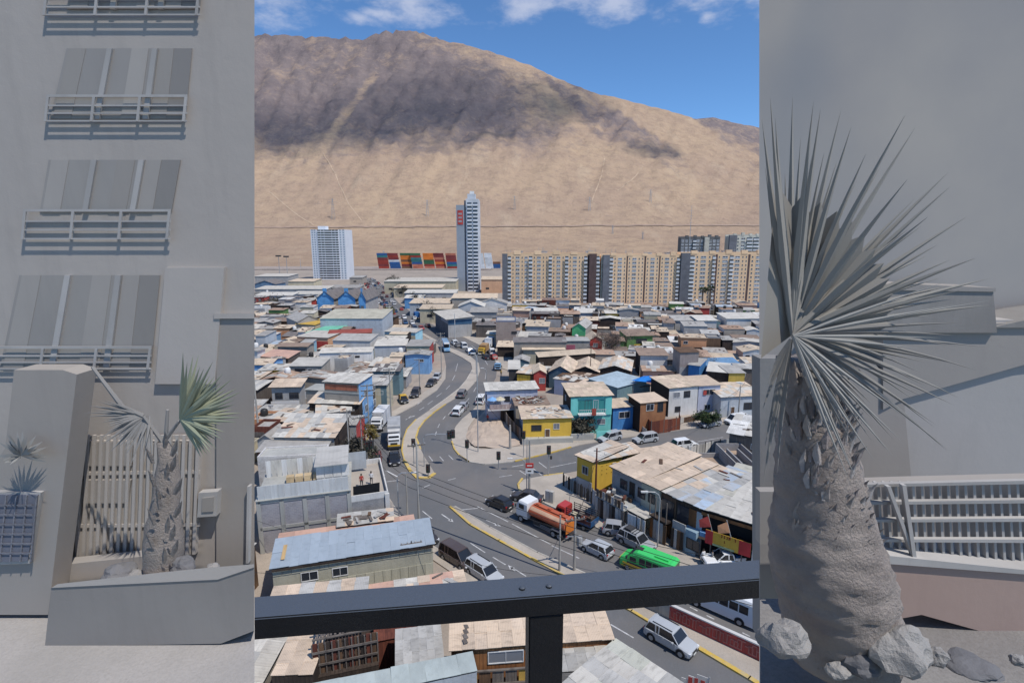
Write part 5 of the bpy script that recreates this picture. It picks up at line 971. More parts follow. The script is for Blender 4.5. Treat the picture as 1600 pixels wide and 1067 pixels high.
# ---------------------------------------------------------------- the dense low blocks on both sides of the avenue
LAND = [((925, 645), 'turquoise house'), ((855, 660), 'yellow bungalow'), ((800, 620), 'pale balcony house'), ((1068, 620), 'tall white house'), ((1160, 640), 'pale end house'), ((1150, 590), 'yellow clad shed'), ((1077, 570), 'tall grey house'),
        ((1000, 535), 'olive house'), ((932, 540), 'red gabled house'), ((905, 518), 'green fronted house'), ((845, 545), 'long block workshop'), ((845, 590), 'red cabin'), ((790, 520), 'brown brick building'), ((715, 505), 'charcoal building'), ((860, 470), 'left tan block'),
        ((1000, 476), 'middle tan block'), ((1130, 490), 'nearest tan block'), ((1100, 470), 'palms'), ((540, 560), 'white long warehouse'), ((548, 500), 'big pale warehouse'), ((508, 466), 'left blue hall'), ((542, 466), 'right blue hall'), ((530, 615), 'blue fronted building'), ((445, 615), 'balcony house'),
        ((476, 590), 'window band house'), ((488, 527), 'peach market building'), ((470, 670), 'broad tan workshop'), ((455, 705), 'whitewashed warehouse'), ((625, 518), 'sky blue shop'), ((610, 550), 'bluish long warehouse'), ((890, 592), 'lilac sided house'), ((885, 556), 'timber gallery'), ((515, 460), 'white tower'), ((960, 615), 'teal metal house'), ((430, 557), 'salmon strip house'),
        ((432, 645), 'ragged shack'), ((650, 600), 'parked taxi'), ((630, 570), 'orange flag')]
def where(px, py):
    b = min(LAND, key=lambda q: ((q[0][0] - px) ** 2 + ((q[0][1] - py) * 1.6) ** 2)); dx = px - b[0][0]; dy = py - b[0][1]; far_ = math.hypot(dx, dy * 1.6)
    if abs(dy) * 1.6 > abs(dx): rel = 'behind' if dy < 0 else 'before'
    else: rel = 'left of' if dx < 0 else 'right of'
    return ('just ' if far_ < 22 else 'well ' if far_ > 50 else '') + rel + ' the ' + b[1]
ROOFS = [(R_TAN, 'tan', 9), (R_PALE, 'pale', 7), (R_GREY, 'grey', 10), (R_DARK, 'dark', 5), (R_BROWN, 'brown', 5), (S_GREY, 'streaked grey', 4), (S_BLUE, 'faded blue', 1), (mat('rust_tan_roof', (.42, .3, .22), (.28, .18, .13), kind='roof'), 'rusty', 6), (mat('white_roof', (.68, .67, .64), (.54, .53, .5), kind='roof'), 'white', 2.5)]
WALLS = [(WOOD_D, 'dark plank', 9), (WOOD_G, 'grey plank', 5), (BLOCK, 'grey block', 6), (BLOCK_T, 'tan block', 6), (WHITE, 'white', 6), (PALEB, 'pale blue', 1.3), (GREYW, 'grey', 6), (CREAM, 'cream', 4), (WOOD_M, 'brown plank', 3), (LBLUE, 'light blue', .7), (TEALM, 'teal metal', 1.5), (RUST, 'rusty metal', 2.5), (ORANG, 'orange', 1), (GREEN, 'green', .8), (REDW, 'red', .9), (YEL, 'yellow', .9), (PINKW, 'salmon', 1.3), (BLUE, 'deep blue', .3)]
def wpick(L, r):
    t = r.random() * sum(x[2] for x in L)
    for x in L:
        t -= x[2]
        if t <= 0: return x
    return L[-1]
LBL = {}
def uniq(lb, extra, r):
    for e in [''] + extra:
        q = (e + ' ' + lb).strip() if e else lb
        if q not in LBL: LBL[q] = 1; return q
    LBL[lb] += 1; return lb
REG_L = [(340, 462), (470, 470), (552, 472), (572, 480), (592, 500), (614, 516), (640, 528), (664, 542), (680, 560), (680, 585), (664, 603), (630, 622), (592, 648), (570, 672), (556, 700), (556, 738), (500, 740), (340, 740)]
REG_R = [(722, 488), (760, 482), (1260, 488), (1260, 612), (1190, 612), (1080, 600), (1000, 600), (880, 606), (800, 606), (792, 590), (800, 560), (775, 535), (740, 514), (722, 500)]
REG_R2 = [(1060, 735), (1200, 725), (1260, 720), (1260, 860), (1200, 830), (1130, 790)]
REG_B = [(340, 860), (400, 880), (400, 1200), (200, 1200), (200, 860)]
def fill(region, rz, step, label_side, r, limit, ycut=9e9):
    P = gpoly(region); cx = sum(p.x for p in P) / len(P); u = Vector((math.cos(rz), math.sin(rz))); v = Vector((-u.y, u.x)); us = [p.x * u.x + p.y * u.y for p in P]; vs = [p.x * v.x + p.y * v.y for p in P]
    n = 0; y = min(vs); poly = [(p.x, p.y) for p in P]
    while y < max(vs):
        rowd = r.uniform(6.5, 9.5) * step; x = min(us)
        while x < max(us):
            w = r.uniform(5, 11) * step; d = rowd - r.uniform(0, .9); h = r.choice([2.7, 2.9, 3.2, 3.6, 4.6, 5.2, 5.6, 2.8, 3.0]) * (1.08 if r.random() < .3 else 1)
            jz = rz + r.gauss(0, .045); o2 = u * x + v * (y + r.uniform(-.4, .4)); c = o2 + u * w / 2 + v * d / 2
            rc = rect(Vector((o2.x, o2.y)), jz, w, d); ok = inpoly((c.x, c.y), poly)
            if ok:
                for q in rc + [c, (rc[0] + rc[1]) / 2, (rc[2] + rc[3]) / 2, (rc[0] + rc[3]) / 2, (rc[1] + rc[2]) / 2]:
                    if inpoly((q.x, q.y), RD): ok = False; break
            if ok and any(hit(rc, f) for f in FOOT): 
                w *= .55; d *= .8; rc = rect(Vector((o2.x, o2.y)), jz, w, d); ok = not any(hit(rc, f) for f in FOOT)
            if ok and n < limit:
                n += 1; FOOT.append(rc); shack(Vector((o2.x, o2.y, 0)), jz, w, d, h, r)
            x += w + (r.uniform(0, .5) if r.random() < .85 else r.uniform(1.5, 3))
        y += rowd + (r.uniform(.1, .8) if r.random() < .75 else r.uniform(1.5, 3.5))
    return n
def shack(o_, rz, w, d, h, r):
    rf = wpick(ROOFS, r); wl = wpick(WALLS, r); wl2 = wpick(WALLS, r) if r.random() < .35 else wl; st = r.choice(['shed', 'shed', 'shed', 'gable', 'front_gable', 'flat'])
    p = to_px(Vector((o_.x, o_.y, h)) + Vector((math.cos(rz), math.sin(rz), 0)) * w / 2); near = o_.y < 135
    two = h > 4.2; kind = 'shack' if wl[1].endswith(('plank', 'metal')) else 'house'
    lb = f'{rf[1]} roofed {wl[1]} walled {"tall " if two else ""}{kind} {where(*p)}'
    lb = uniq(lb, ['narrow' if w < 6 else 'wide', 'low' if h < 3 else 'plain', 'small', 'crooked', 'patched', 'dusty', 'cramped', 'shabby', 'weathered', 'boxy'], r)
    wins = []
    if near or r.random() < .55:
        x = .7
        while x + 1.2 < w - .5:
            if r.random() < .55: wins.append(('F', x, (h - 1.9) if not two or r.random() < .7 else 1.0, r.uniform(.8, 1.4), r.uniform(.7, 1.1), r.choice(['d', 'c', ''])))
            x += r.uniform(1.8, 3.2)
    sh = (max(3, int(w / 1.0)), max(2, int(d / 2.2)), [rf[0], rf[0], S_TAN if rf[1] == 'tan' else S_GREY, S_PALE]) if near else None
    root, W_, D, hb, zt = building(wl[1].replace(' ', '_') + '_' + kind, lb, kind, None, None, h, frame=(o_, rz, w, d), wall=wl[0], side=wl2[0], roof=rf[0], style=st, rise={'shed': r.uniform(.15, .7), 'gable': r.uniform(.3, .8), 'front_gable': r.uniform(.3, .9), 'flat': 0}[st] * (1 if r.random() < .8 else 1), sh=sh, wins=wins, over=r.uniform(.05, .45), junk=r.randint(0, 7) if o_.y < 200 else r.randint(1, 5), reg=False, parapet=.5 if st == 'flat' and r.random() < .5 else 0, panels=[('F', max(3, int(w / 1.1)), [wl[0], wl[0], wl2[0], WOOD_G], .1, h - .4)] if near and kind == 'shack' else None)
    if r.random() < .22: ROOFPOS.append((root, W_ * r.uniform(.2, .8), D * r.uniform(.3, .8), hb, zt))
ROOFPOS = []
nL = fill(REG_L, R(-2), .76, 'left', random.Random(11), 400)
nR = fill(REG_R, R(-7), .78, 'right', random.Random(5), 480)
fill(REG_R2, R(-30), 1, 'right', random.Random(8), 20); fill(REG_B, 0, 1, 'left', random.Random(2), 8)
print('shacks', nL, nR)
# water tanks and dishes standing on roofs
tk = MB().lathe([(.62, 0), (.66, .1), (.64, .9), (.5, 1.15), (.15, 1.28)], 12).mesh('tank', WHITE, True); tkd = MB().lathe([(.62, 0), (.66, .1), (.64, .9), (.5, 1.15), (.15, 1.28)], 12).mesh('tank', mat('black_plastic', (.03, .03, .03), kind='paint', rand=0, rough=.5), True)
dsh = MB().lathe([(.05, 0), (.35, .1), (.5, .25)], 10).bar((0, 0, -.4), (0, 0, 0), .06).mesh('dish', mat('dish_grey', (.45, .45, .45), kind='paint', rand=0))
for i, (root, x, y, hb, zt) in enumerate(ROOFPOS):
    p = root.matrix_basis @ Vector((x, y, 0)); z = zt(x, y); k = i % 3
    o = bpy.data.objects.new('satellite_dish' if k == 2 else 'water_tank', [tk, tkd, dsh][k]); link(o); o.location = (p.x, p.y, z + (.4 if k == 2 else .03))
    if k == 2: o.rotation_euler = (-.9, 0, .6)
    tag(o, uniq('grey satellite dish on the ' + root['label'].split('roofed ')[-1].split(' walled')[0] + ' ' + root.name.split('.')[0].split('_')[-1] + ' ' + where(*to_px(p)) if k == 2 else ('white' if k == 0 else 'black') + ' water tank on the ' + root['label'].split('roofed ')[-1].split(' walled')[0] + ' ' + root.name.split('.')[0].split('_')[-1] + ' ' + where(*to_px(p)), [], rnd), 'dish' if k == 2 else 'water tank', 'dishes and tanks on the low roofs')
# ---------------------------------------------------------------- vehicles
def loft(mb, rings):
    b = len(mb.v); n = len(rings[0])
    for r_ in rings: mb.v += [tuple(p) for p in r_]
    for i in range(len(rings) - 1):
        for k in range(n): mb.f.append((b + i * n + k, b + i * n + (k + 1) % n, b + (i + 1) * n + (k + 1) % n, b + (i + 1) * n + k)); mb.mi.append(mb.m)
    mb.f.append(tuple(b + k for k in range(n))[::-1]); mb.mi.append(mb.m); e = b + (len(rings) - 1) * n; mb.f.append(tuple(e + k for k in range(n))); mb.mi.append(mb.m)
CP = {}
def paint(n, c):
    if n not in CP: CP[n] = coated('paint_' + n, c)
    return CP[n]
PAINTS = {'silver': (.42, .44, .46), 'white': (.75, .76, .76), 'black': (.018, .018, .02), 'dark': (.045, .042, .045), 'grey': (.17, .17, .175), 'maroon': (.16, .05, .04), 'blue': (.03, .09, .2), 'red': (.42, .04, .03), 'light_grey': (.33, .34, .36), 'green': (.05, .55, .12), 'orange': (.62, .16, .05), 'yellow': (.65, .4, .03), 'light_blue': (.18, .36, .55), 'brown': (.08, .06, .055)}
for k, v in PAINTS.items(): paint(k, v)
TAIL = mat('tail_light', (.35, .02, .02), kind='paint', rand=0, rough=.3); HEAD = mat('head_light', (.7, .72, .74), kind='paint', rand=0, rough=.15); PLATE = mat('plate_white', (.7, .7, .65), kind='paint', rand=0); AMB = mat('amber', (.6, .25, .03), kind='paint', rand=0, rough=.3)
TINT = glassy('car_glass', (.02, .022, .026), .06)
WM = {}
def wheel(root, x, y, r, w=.22):
    k = (round(r, 2), w)
    if k not in WM:
        t = MB(); b_ = len(t.v)
        def disc(mb, R_, y0, y1, n=16):
            a = len(mb.v)
            for yy in (y0, y1):
                for i in range(n): an = 2 * math.pi * i / n; mb.v.append((math.cos(an) * R_, yy, math.sin(an) * R_))
            for i in range(n): mb.f.append((a + i, a + (i + 1) % n, a + n + (i + 1) % n, a + n + i)); mb.mi.append(0)
            mb.f.append(tuple(a + i for i in range(n))[::-1]); mb.f.append(tuple(a + n + i for i in range(n))); mb.mi += [0, 0]
        disc(t, r, -w / 2, w / 2); disc(t, r * .9, -w / 2 - .015, w / 2 + .015)
        h = MB(); disc(h, r * .6, -w / 2 - .03, w / 2 + .03, 10)
        WM[k] = (t.mesh('wheel', BLACK), h.mesh('rim', STEEL if r < .42 else GREYW))
    a, b_ = WM[k]; o = share(a, 'wheel', root, (x, y, r)); share(b_, 'rim', o, (0, 0, 0)); return o
SPEC = {  # L, W, H, bonnet end, roof front, roof rear, rear base (fractions from the front), belt height, sill
 'hatch': (3.9, 1.68, 1.48, .27, .45, .86, .97, .9, .22), 'sedan': (4.4, 1.74, 1.45, .27, .43, .72, .86, .9, .22), 'suv': (4.5, 1.84, 1.7, .25, .4, .9, .985, 1.02, .28), 'wagon': (4.6, 1.8, 1.62, .22, .38, .91, .985, .96, .24),
 'mpv': (4.7, 1.86, 1.85, .16, .34, .93, .99, 1.02, .24), 'van': (5.3, 1.95, 2.2, .12, .25, .965, .995, 1.15, .28)}
def car(kind, colour, loc, rz, label, far=False, rack=False, top=None, group=None):
    L, Wd, H, b1, rf, rr, b2, belt, sill = SPEC[kind]; hw = Wd / 2; P = paint(colour, PAINTS[colour]); X = lambda f: L * (.5 - f)
    root = empty('parked_car' if kind != 'van' else 'parked_van', loc, rz, label, 'van' if kind in ('van', 'mpv') else 'car', group or 'cars and vans on the avenue')
    key = ('car', kind, colour, top)
    def mk():
        st = [(0.0, .72, sill + .12, belt * .62), (.012, .86, sill + .02, belt * .74), (.05, .95, sill - .02, belt * .8), (.14, 1, sill - .02, belt * .88), (b1, 1, sill - .02, belt * .96), (rf, 1, sill - .02, belt), (.7, 1, sill - .02, belt * 1.01), (b2 - .06, 1, sill - .02, belt * 1.01), (min(b2 + .005, .985), .95, sill, belt * (1.0 if b2 > .9 else .97)), (.99, .9, sill + .05, belt * .93), (1.0, .78, sill + .12, belt * .8)]
        a = MB(); rings = []
        for f, k, z0, z1 in st:
            w = hw * k; zm = z0 + (z1 - z0) * .55
            rings.append([(X(f), -w * .93, z0), (X(f), -w, z0 + .12), (X(f), -w, zm), (X(f), -w * .96, z1 - .07), (X(f), -w * .84, z1), (X(f), w * .84, z1), (X(f), w * .96, z1 - .07), (X(f), w, zm), (X(f), w, z0 + .12), (X(f), w * .93, z0)])
        loft(a, rings); body = a.mesh('body', P, False)
        g_ = MB(); hb_ = hw * .9; ht = hw * .74
        rg = lambda x, zt: [(x, -hb_, belt * .93), (x, -hb_ * (1 - (zt - belt) / (H - belt) * (1 - ht / hb_)) if zt > belt else -hb_, max(zt, belt * .94)), (x, hb_ * (1 - (zt - belt) / (H - belt) * (1 - ht / hb_)) if zt > belt else hb_, max(zt, belt * .94)), (x, hb_, belt * .93)]
        loft(g_, [rg(X(b1), belt * .95), rg(X(rf), H - .04), rg(X((rf + rr) / 2), H - .015), rg(X(rr), H - .04), rg(X(b2), belt * (1.0))]); glass = g_.mesh('glass', TINT)
        rp = MB(); t_ = ht * .98
        def ring(x, z, k=1): return [(x, -t_ * k, z - .06), (x, -t_ * k, z), (x, -t_ * .86 * k, z + .035), (x, t_ * .86 * k, z + .035), (x, t_ * k, z), (x, t_ * k, z - .06)]
        loft(rp, [ring(X(rf) + .1, H - .07, 1.02), ring(X(rf) - .15, H - .03, 1.04), ring(X((rf + rr) / 2), H - .005, 1.05), ring(X(rr) + .15, H - .03, 1.04), ring(X(rr) - .12, H - .07, 1.02)])
        for s in (-1, 1):
            rp.bar((X(b1) + .02, s * hb_ * 1.0, belt * .95), (X(rf), s * ht * 1.04, H - .05), .07, .06); m_ = (rf + rr) / 2 + .02
            rp.bar((X(m_), s * hb_ * 1.005, belt * .95), (X(m_), s * ht * 1.05, H - .05), .1, .05); rp.bar((X(b2) + .06, s * hb_ * .97, belt * .97), (X(rr), s * ht * 1.03, H - .06), .16, .07)
            if kind in ('suv', 'wagon', 'mpv', 'van'): rp.bar((X(rr - .17), s * hb_ * 1.0, belt * .97), (X(rr - .15), s * ht * 1.05, H - .05), .1, .05)
        roof_ = rp.mesh('roof', paint(top, PAINTS[top]) if top else P)
        dm = MB()
        for f0, f1 in ((b1 + .04, m_ := (rf + rr) / 2 + .02), ((rf + rr) / 2 + .03, rr - .1)):
            for s in (-1, 1): dm.box(X(f1), min(s * hw * .985, s * (hw + .012)), sill + .2, X(f0) - .02, max(s * hw * .985, s * (hw + .012)), belt * .86)
        doors = dm
        br = MB(); br.box(-L / 2 - .02, -hw * .8, sill, -L / 2 + .12, hw * .8, sill + .22); br.box(L / 2 - .12, -hw * .8, sill, L / 2 + .02, hw * .8, sill + .22); br.box(L / 2 - .06, -hw * .42, sill + .26, L / 2 + .012, hw * .42, sill + .42)
        bump = br.mesh('bumper', DARKM)
        return body, glass, roof_, bump
    bd, gl, ro, bu = umesh(key, mk); share(bd, 'body', root, (0, 0, 0)); share(gl, 'glass', root, (0, 0, 0)); share(ro, 'roof', root, (0, 0, 0))
    wr = {'hatch': .31, 'sedan': .32, 'suv': .37, 'wagon': .34, 'mpv': .34, 'van': .36}[kind]
    for sx in (.19, .81):
        for s in (-1, 1):
            if not far: share(umesh(('arch', round(wr, 2), .02), lambda: MB().lathe([(wr * 1.18, -.012), (wr * 1.18, .012)], 16).mesh('wheel_arch', DARKM)), 'wheel_arch', root, (X(sx), s * (hw + .004), wr + .02), (R(90), 0, 0))
            wheel(root, X(sx), s * (hw - .09), wr)
    if not far:
        share(bu, 'bumper', root, (0, 0, 0)); hl = umesh(('hl',), lambda: MB().box(-.1, -.2, -.08, .1, .2, .08).mesh('headlight', HEAD)); tl = umesh(('tl', kind), lambda: MB().box(-.05, -.13, -.16, .05, .13, .16).mesh('tail_light', TAIL))
        for s in (-1, 1):
            share(hl, 'headlight', root, (L / 2 - .12, s * hw * .68, belt * .66), (0, 0, -s * .25)); share(tl, 'tail_light', root, (-L / 2 + .07, s * hw * .76, belt * .8))
            share(umesh(('mir', colour), lambda: MB().box(-.08, -.09, -.06, .08, .09, .08).mesh('mirror', P)), 'mirror', root, (X(b1 + .1), s * (hw + .09), belt + .02))
            dk = umesh(('dr', kind, colour), lambda: MB().box(-L * .12, -.012, 0, L * .12, .012, belt * .62).mesh('door', P)); share(dk, 'door', root, (X(.42), s * hw * 1.003, sill + .12)); share(dk, 'door', root, (X(.665), s * hw * 1.003, sill + .12), scale=(.92, 1, 1))
        share(umesh(('pl',), lambda: MB().box(-.01, -.24, -.06, .01, .24, .06).mesh('number_plate', PLATE)), 'number_plate', root, (-L / 2 - .03, 0, belt * .62)); share(umesh(('pl',), None), 'number_plate', root, (L / 2 + .03, 0, sill + .13))
    if rack:
        for s in (-1, 1): piece('roof_rail', BLACK, root, (X(.62), s * hw * .62, H + .08), (L * .42, .05, .05))
        if rack == 2:
            for k in range(5): piece('rack_bar', BLACK, root, (X(.45 + .09 * k), 0, H + .12), (.05, hw * 1.3, .05))
            piece('rack_load', mat('dark_canvas', (.05, .05, .055)), root, (X(.7), 0, H + .2), (.9, hw * 1.1, .14))
    return root
def heading(a, b): a = G(*a); b = G(*b); return math.atan2(b.y - a.y, b.x - a.x)
def place(kind, colour, rear, front, label, **k):
    a = G(*rear); b = G(*front); c = (a + b) / 2; c.z = k.pop('z', .006); return car(kind, colour, c, math.atan2(b.y - a.y, b.x - a.x), label, **k)
place('suv', 'silver', (1020, 990), (1076, 1022), 'silver crossover driving alone on the lower carriageway below the railing', rack=1)
place('mpv', 'brown', (700, 868), (731, 887), 'dark brown minivan parked on the left verge in front of the silver wagon')
place('wagon', 'silver', (738, 889), (774, 912), 'silver wagon with roof rails parked behind the dark brown minivan', rack=1)
place('sedan', 'dark', (652, 832), (674, 850), 'dark sedan half hidden behind the end of the blue metal roof')
place('hatch', 'black', (797, 799), (764, 784), 'black hatchback waiting at the stop line in the middle of the junction')
place('sedan', 'dark', (843, 785), (804, 778), 'dark sedan at the pavement corner behind the white truck cab')
place('hatch', 'silver', (950, 872), (915, 855), 'silver hatchback driving behind the orange tanker')
place('hatch', 'light_grey', (944, 832), (989, 838), 'light silver small hatchback parked on the pavement near the white gate', z=.15)
place('suv', 'light_grey', (970, 842), (1018, 866), 'silver off-roader with a loaded black roof rack parked above the green minibus', rack=2, z=.1)
place('sedan', 'maroon', (588, 712), (588, 731), 'maroon sedan driving down the left carriageway beside the long truck')
place('sedan', 'black', (616, 712), (617, 730), 'black car driving right in front of the long truck'); place('sedan', 'black', (627, 622), (634, 634), 'black taxi with a yellow roof parked on the left pavement', top='yellow', z=.15)
place('suv', 'dark', (654, 612), (645, 626), 'dark off-roader parked beside the black and yellow taxi', z=.15); place('sedan', 'dark', (680, 598), (669, 606), 'dark sedan parked farther up the left pavement beside a silver car', z=.15)
place('hatch', 'silver', (686, 589), (679, 597), 'silver hatchback parked behind the dark sedan up the left pavement', z=.15); place('wagon', 'grey', (718, 625), (726, 613), 'grey wagon driving away along the curved median')
place('wagon', 'white', (712, 651), (721, 641), 'white wagon stopped beside the corner pavement'); place('hatch', 'light_grey', (721, 643), (728, 633), 'silver hatchback right behind the white wagon at the corner'); place('mpv', 'white', (747, 636), (757, 622), 'white van parked next to the pale balcony house')
place('wagon', 'silver', (968, 684), (937, 692), 'silver car parked nearest the turquoise house on the side street'); place('wagon', 'silver', (1026, 687), (990, 693), 'silver wagon parked in front of the rusty fence on the side street')
place('suv', 'white', (1051, 702), (1087, 697), 'white crossover driving right along the side street'); place('wagon', 'light_grey', (1127, 662), (1090, 669), 'silver grey estate parked before the garden wall on the side street', rack=1)
place('mpv', 'white', (1168, 658), (1131, 664), 'white minivan parked at the right end of the side street'); place('mpv', 'white', (513, 722), (513, 708), 'small pale van between the whitewashed wall and the trees', z=.01); place('mpv', 'white', (404, 612), (424, 611), 'white van parked in the yard at the left edge')
place('sedan', 'dark', (488, 566), (482, 552), 'dark car in the narrow lane left of the white long warehouse'); place('wagon', 'white', (1128, 592), (1150, 592), 'white car among the right hand houses') if False else None
place('sedan', 'blue', (742, 550), (734, 557), 'dark blue sedan by the curved median at the upper bend'); place('mpv', 'white', (728, 546), (720, 540), 'white van at the upper bend beside the dark blue sedan', far=True); place('hatch', 'white', (737, 553), (729, 547), 'white hatchback between the white van and the dark blue sedan', far=True)
place('hatch', 'grey', (719, 545), (712, 539), 'grey hatchback behind the white van at the upper bend', far=True); place('wagon', 'white', (714, 541), (706, 535), 'white estate first in the queue at the upper bend', far=True); place('hatch', 'red', (775, 564), (768, 558), 'red hatchback parked at the right of the upper bend'); place('sedan', 'black', (763, 563), (756, 558), 'black sedan beside the red hatchback'); place('mpv', 'white', (771, 557), (766, 549), 'white van behind the red hatchback')
# boxy vehicles
def wbox(mb, x0, x1, hw, z0, z1, ch=.08):   # box with chamfered top edges
    loft(mb, [[(x, -hw, z0), (x, -hw, z1 - ch), (x, -hw + ch, z1), (x, hw - ch, z1), (x, hw, z1 - ch), (x, hw, z0)] for x in (x0, x1)])
def minibus(colour, c, rz, label, L=6.6, H=2.7, stripe=None, name='minibus'):
    root = empty(name, c, rz, label, 'minibus', 'vehicles on the avenue'); hw = 1.02; P = paint(colour, PAINTS[colour]); lp = paint('dark', PAINTS['dark']) if stripe else P
    a = MB(); h2 = L / 2
    def rg(x, k, z1, z0=.35): return [(x, -hw * k, z0), (x, -hw * k, z1 * .55), (x, -hw * k, z1 - .3), (x, -hw * k * .88, z1), (x, hw * k * .88, z1), (x, hw * k, z1 - .3), (x, hw * k, z1 * .55), (x, hw * k, z0)]
    loft(a, [rg(h2, .82, 1.0, .45), rg(h2 - .15, .95, 1.3), rg(h2 - .8, 1, 1.5), rg(h2 - 1.65, 1, H - .15), rg(h2 - 2.0, 1, H), rg(-h2 + .3, 1, H), rg(-h2, .97, H - .15)]); a.build('body', P, root)
    if stripe:
        for s in (-1, 1): piece('side_panel', lp, root, (-.2, s * (hw + .01), .75), (L - 1.6, .03, .75)); piece('stripe', paint('yellow', PAINTS['yellow']), root, (0, s * (hw + .03), .8), (L - 1.0, .03, .22)); piece('stripe', paint('yellow', PAINTS['yellow']), root, (.4, s * (hw + .03), .5), (L - 1.4, .03, .1))
        piece('front_panel', lp, root, (h2 - .1, 0, .7), (.3, hw * 1.75, .5)); piece('front_stripe', paint('yellow', PAINTS['yellow']), root, (h2 + .02, 0, .95), (.12, hw * 1.6, .16)); piece('roof_hatch', P, root, (-1.6, 0, H + .07), (1.5, 1.1, .16)); piece('roof_vent', DARKM, root, (1.0, 0, H + .03), (.7, .6, .05))
    for s in (-1, 1):
        for k in range(4): piece('side_window', TINT, root, (h2 - 2.55 - k * (L - 3.0) / 4 - .15, s * (hw + .006), H * .66), ((L - 3.1) / 4 - .08, .03, H * .29))
        piece('side_window', TINT, root, (h2 - 1.65, s * (hw + .006), H * .62), (.7, .03, H * .22)); piece('mirror', DARKM, root, (h2 - 1.0, s * (hw + .2), 1.7), (.15, .22, .3)); piece('tail_light', TAIL, root, (-h2 - .01, s * hw * .86, 1.3), (.06, .14, .6)); piece('headlight', HEAD, root, (h2 - .05, s * hw * .68, .85), (.15, .3, .22))
    ws = MB(); ws.hexa([(h2 - .77, -hw * .86, 1.5), (h2 - .75, hw * .86, 1.5), (h2 - .9, hw * .86, 1.5), (h2 - .9, -hw * .86, 1.5), (h2 - 1.58, -hw * .8, H - .22), (h2 - 1.58, hw * .8, H - .22), (h2 - 1.75, hw * .8, H - .22), (h2 - 1.75, -hw * .8, H - .22)]); ws.build('windscreen', TINT, root)
    piece('rear_window', TINT, root, (-h2 - .01, 0, H * .7), (.04, hw * 1.55, H * .28)); piece('bumper', DARKM if not stripe else lp, root, (-h2 - .03, 0, .5), (.12, hw * 1.8, .25)); piece('number_plate', PLATE, root, (-h2 - .05, 0, .9), (.02, .5, .14))
    for x in (h2 - 1.05, -h2 + 1.5):
        for s in (-1, 1): share(umesh(('arch', .43, .02), lambda: MB().lathe([(.46, -.012), (.46, .012)], 16).mesh('wheel_arch', DARKM)), 'wheel_arch', root, (x, s * (hw + .006), .42), (R(90), 0, 0)); wheel(root, x, s * (hw - .1), .38, .24)
    return root
def at2(rear, front, z=.006): a = G(*rear); b = G(*front); c = (a + b) / 2; c.z = z; return c, math.atan2(b.y - a.y, b.x - a.x)
c, z = at2((1056, 912), (972, 878)); minibus('green', c, z, 'bright green minibus with black and yellow sides right above the railing', 6.0, 2.45, True)
c, z = at2((1172, 974), (1090, 938)); minibus('white', c, z, 'white minibus seen below the railing at the right edge', 6.6, 2.75)
c, z = at2((692, 538), (701, 556)); bs = minibus('light_blue', c, z, 'light blue and white city bus coming round the upper bend', 9.5, 3.1, name='city_bus'); piece('white_front', paint('white', PAINTS['white']), bs, (4.0, 0, 2.9), (1.6, 1.7, .3))
def truck(name, label, rear, front, parts, z=.006, wheels=(), hw=1.22, wr=.5):
    c, rz = at2(rear, front, z); root = empty(name, c, rz, label, 'truck', 'vehicles on the avenue'); root.scale = (.92,) * 3
    parts(root); 
    for x in wheels:
        for s in (-1, 1): wheel(root, x, s * (hw - .15), wr, .3)
    return root
def cab(root, x0, colour, hw=1.2, z0=.6, z1=2.9, L=2.0, visor=None):
    P = paint(colour, PAINTS[colour]); a = MB()
    loft(a, [[(x, -w, zb), (x, -w, zt - .25), (x, -w * .9, zt), (x, w * .9, zt), (x, w, zt - .25), (x, w, zb)] for x, w, zb, zt in ((x0, hw * .96, z0, z1 - .1), (x0 + L * .75, hw, z0, z1), (x0 + L, hw * .95, z0, z1 - .75), (x0 + L + .08, hw * .9, z0 + .05, z1 - 1.1))]); cb = a.build('cab', P, root)
    b = MB(); b.hexa([(x0 + L * .97, -hw * .86, z1 - 1.1), (x0 + L + .12, -hw * .86, z1 - 1.1), (x0 + L + .12, hw * .86, z1 - 1.1), (x0 + L * .97, hw * .86, z1 - 1.1), (x0 + L * .78, -hw * .82, z1 - .22), (x0 + L * .86, -hw * .82, z1 - .22), (x0 + L * .86, hw * .82, z1 - .22), (x0 + L * .78, hw * .82, z1 - .22)]); b.build('windscreen', TINT, cb)
    for s in (-1, 1): piece('side_window', TINT, cb, (x0 + L * .5, s * (hw + .0), z1 - .75), (L * .45, .06, .62)); piece('mirror', DARKM, cb, (x0 + L * .95, s * (hw + .2), z1 - .8), (.12, .2, .45)); piece('headlight', HEAD, cb, (x0 + L + .06, s * hw * .72, z0 + .3), (.12, .35, .22))
    piece('grille', DARKM, cb, (x0 + L + .1, 0, z0 + .65), (.06, hw * 1.1, .45)); piece('bumper', DARKM, root, (x0 + L + .02, 0, z0 - .05), (.3, hw * 1.95, .35))
    return cb
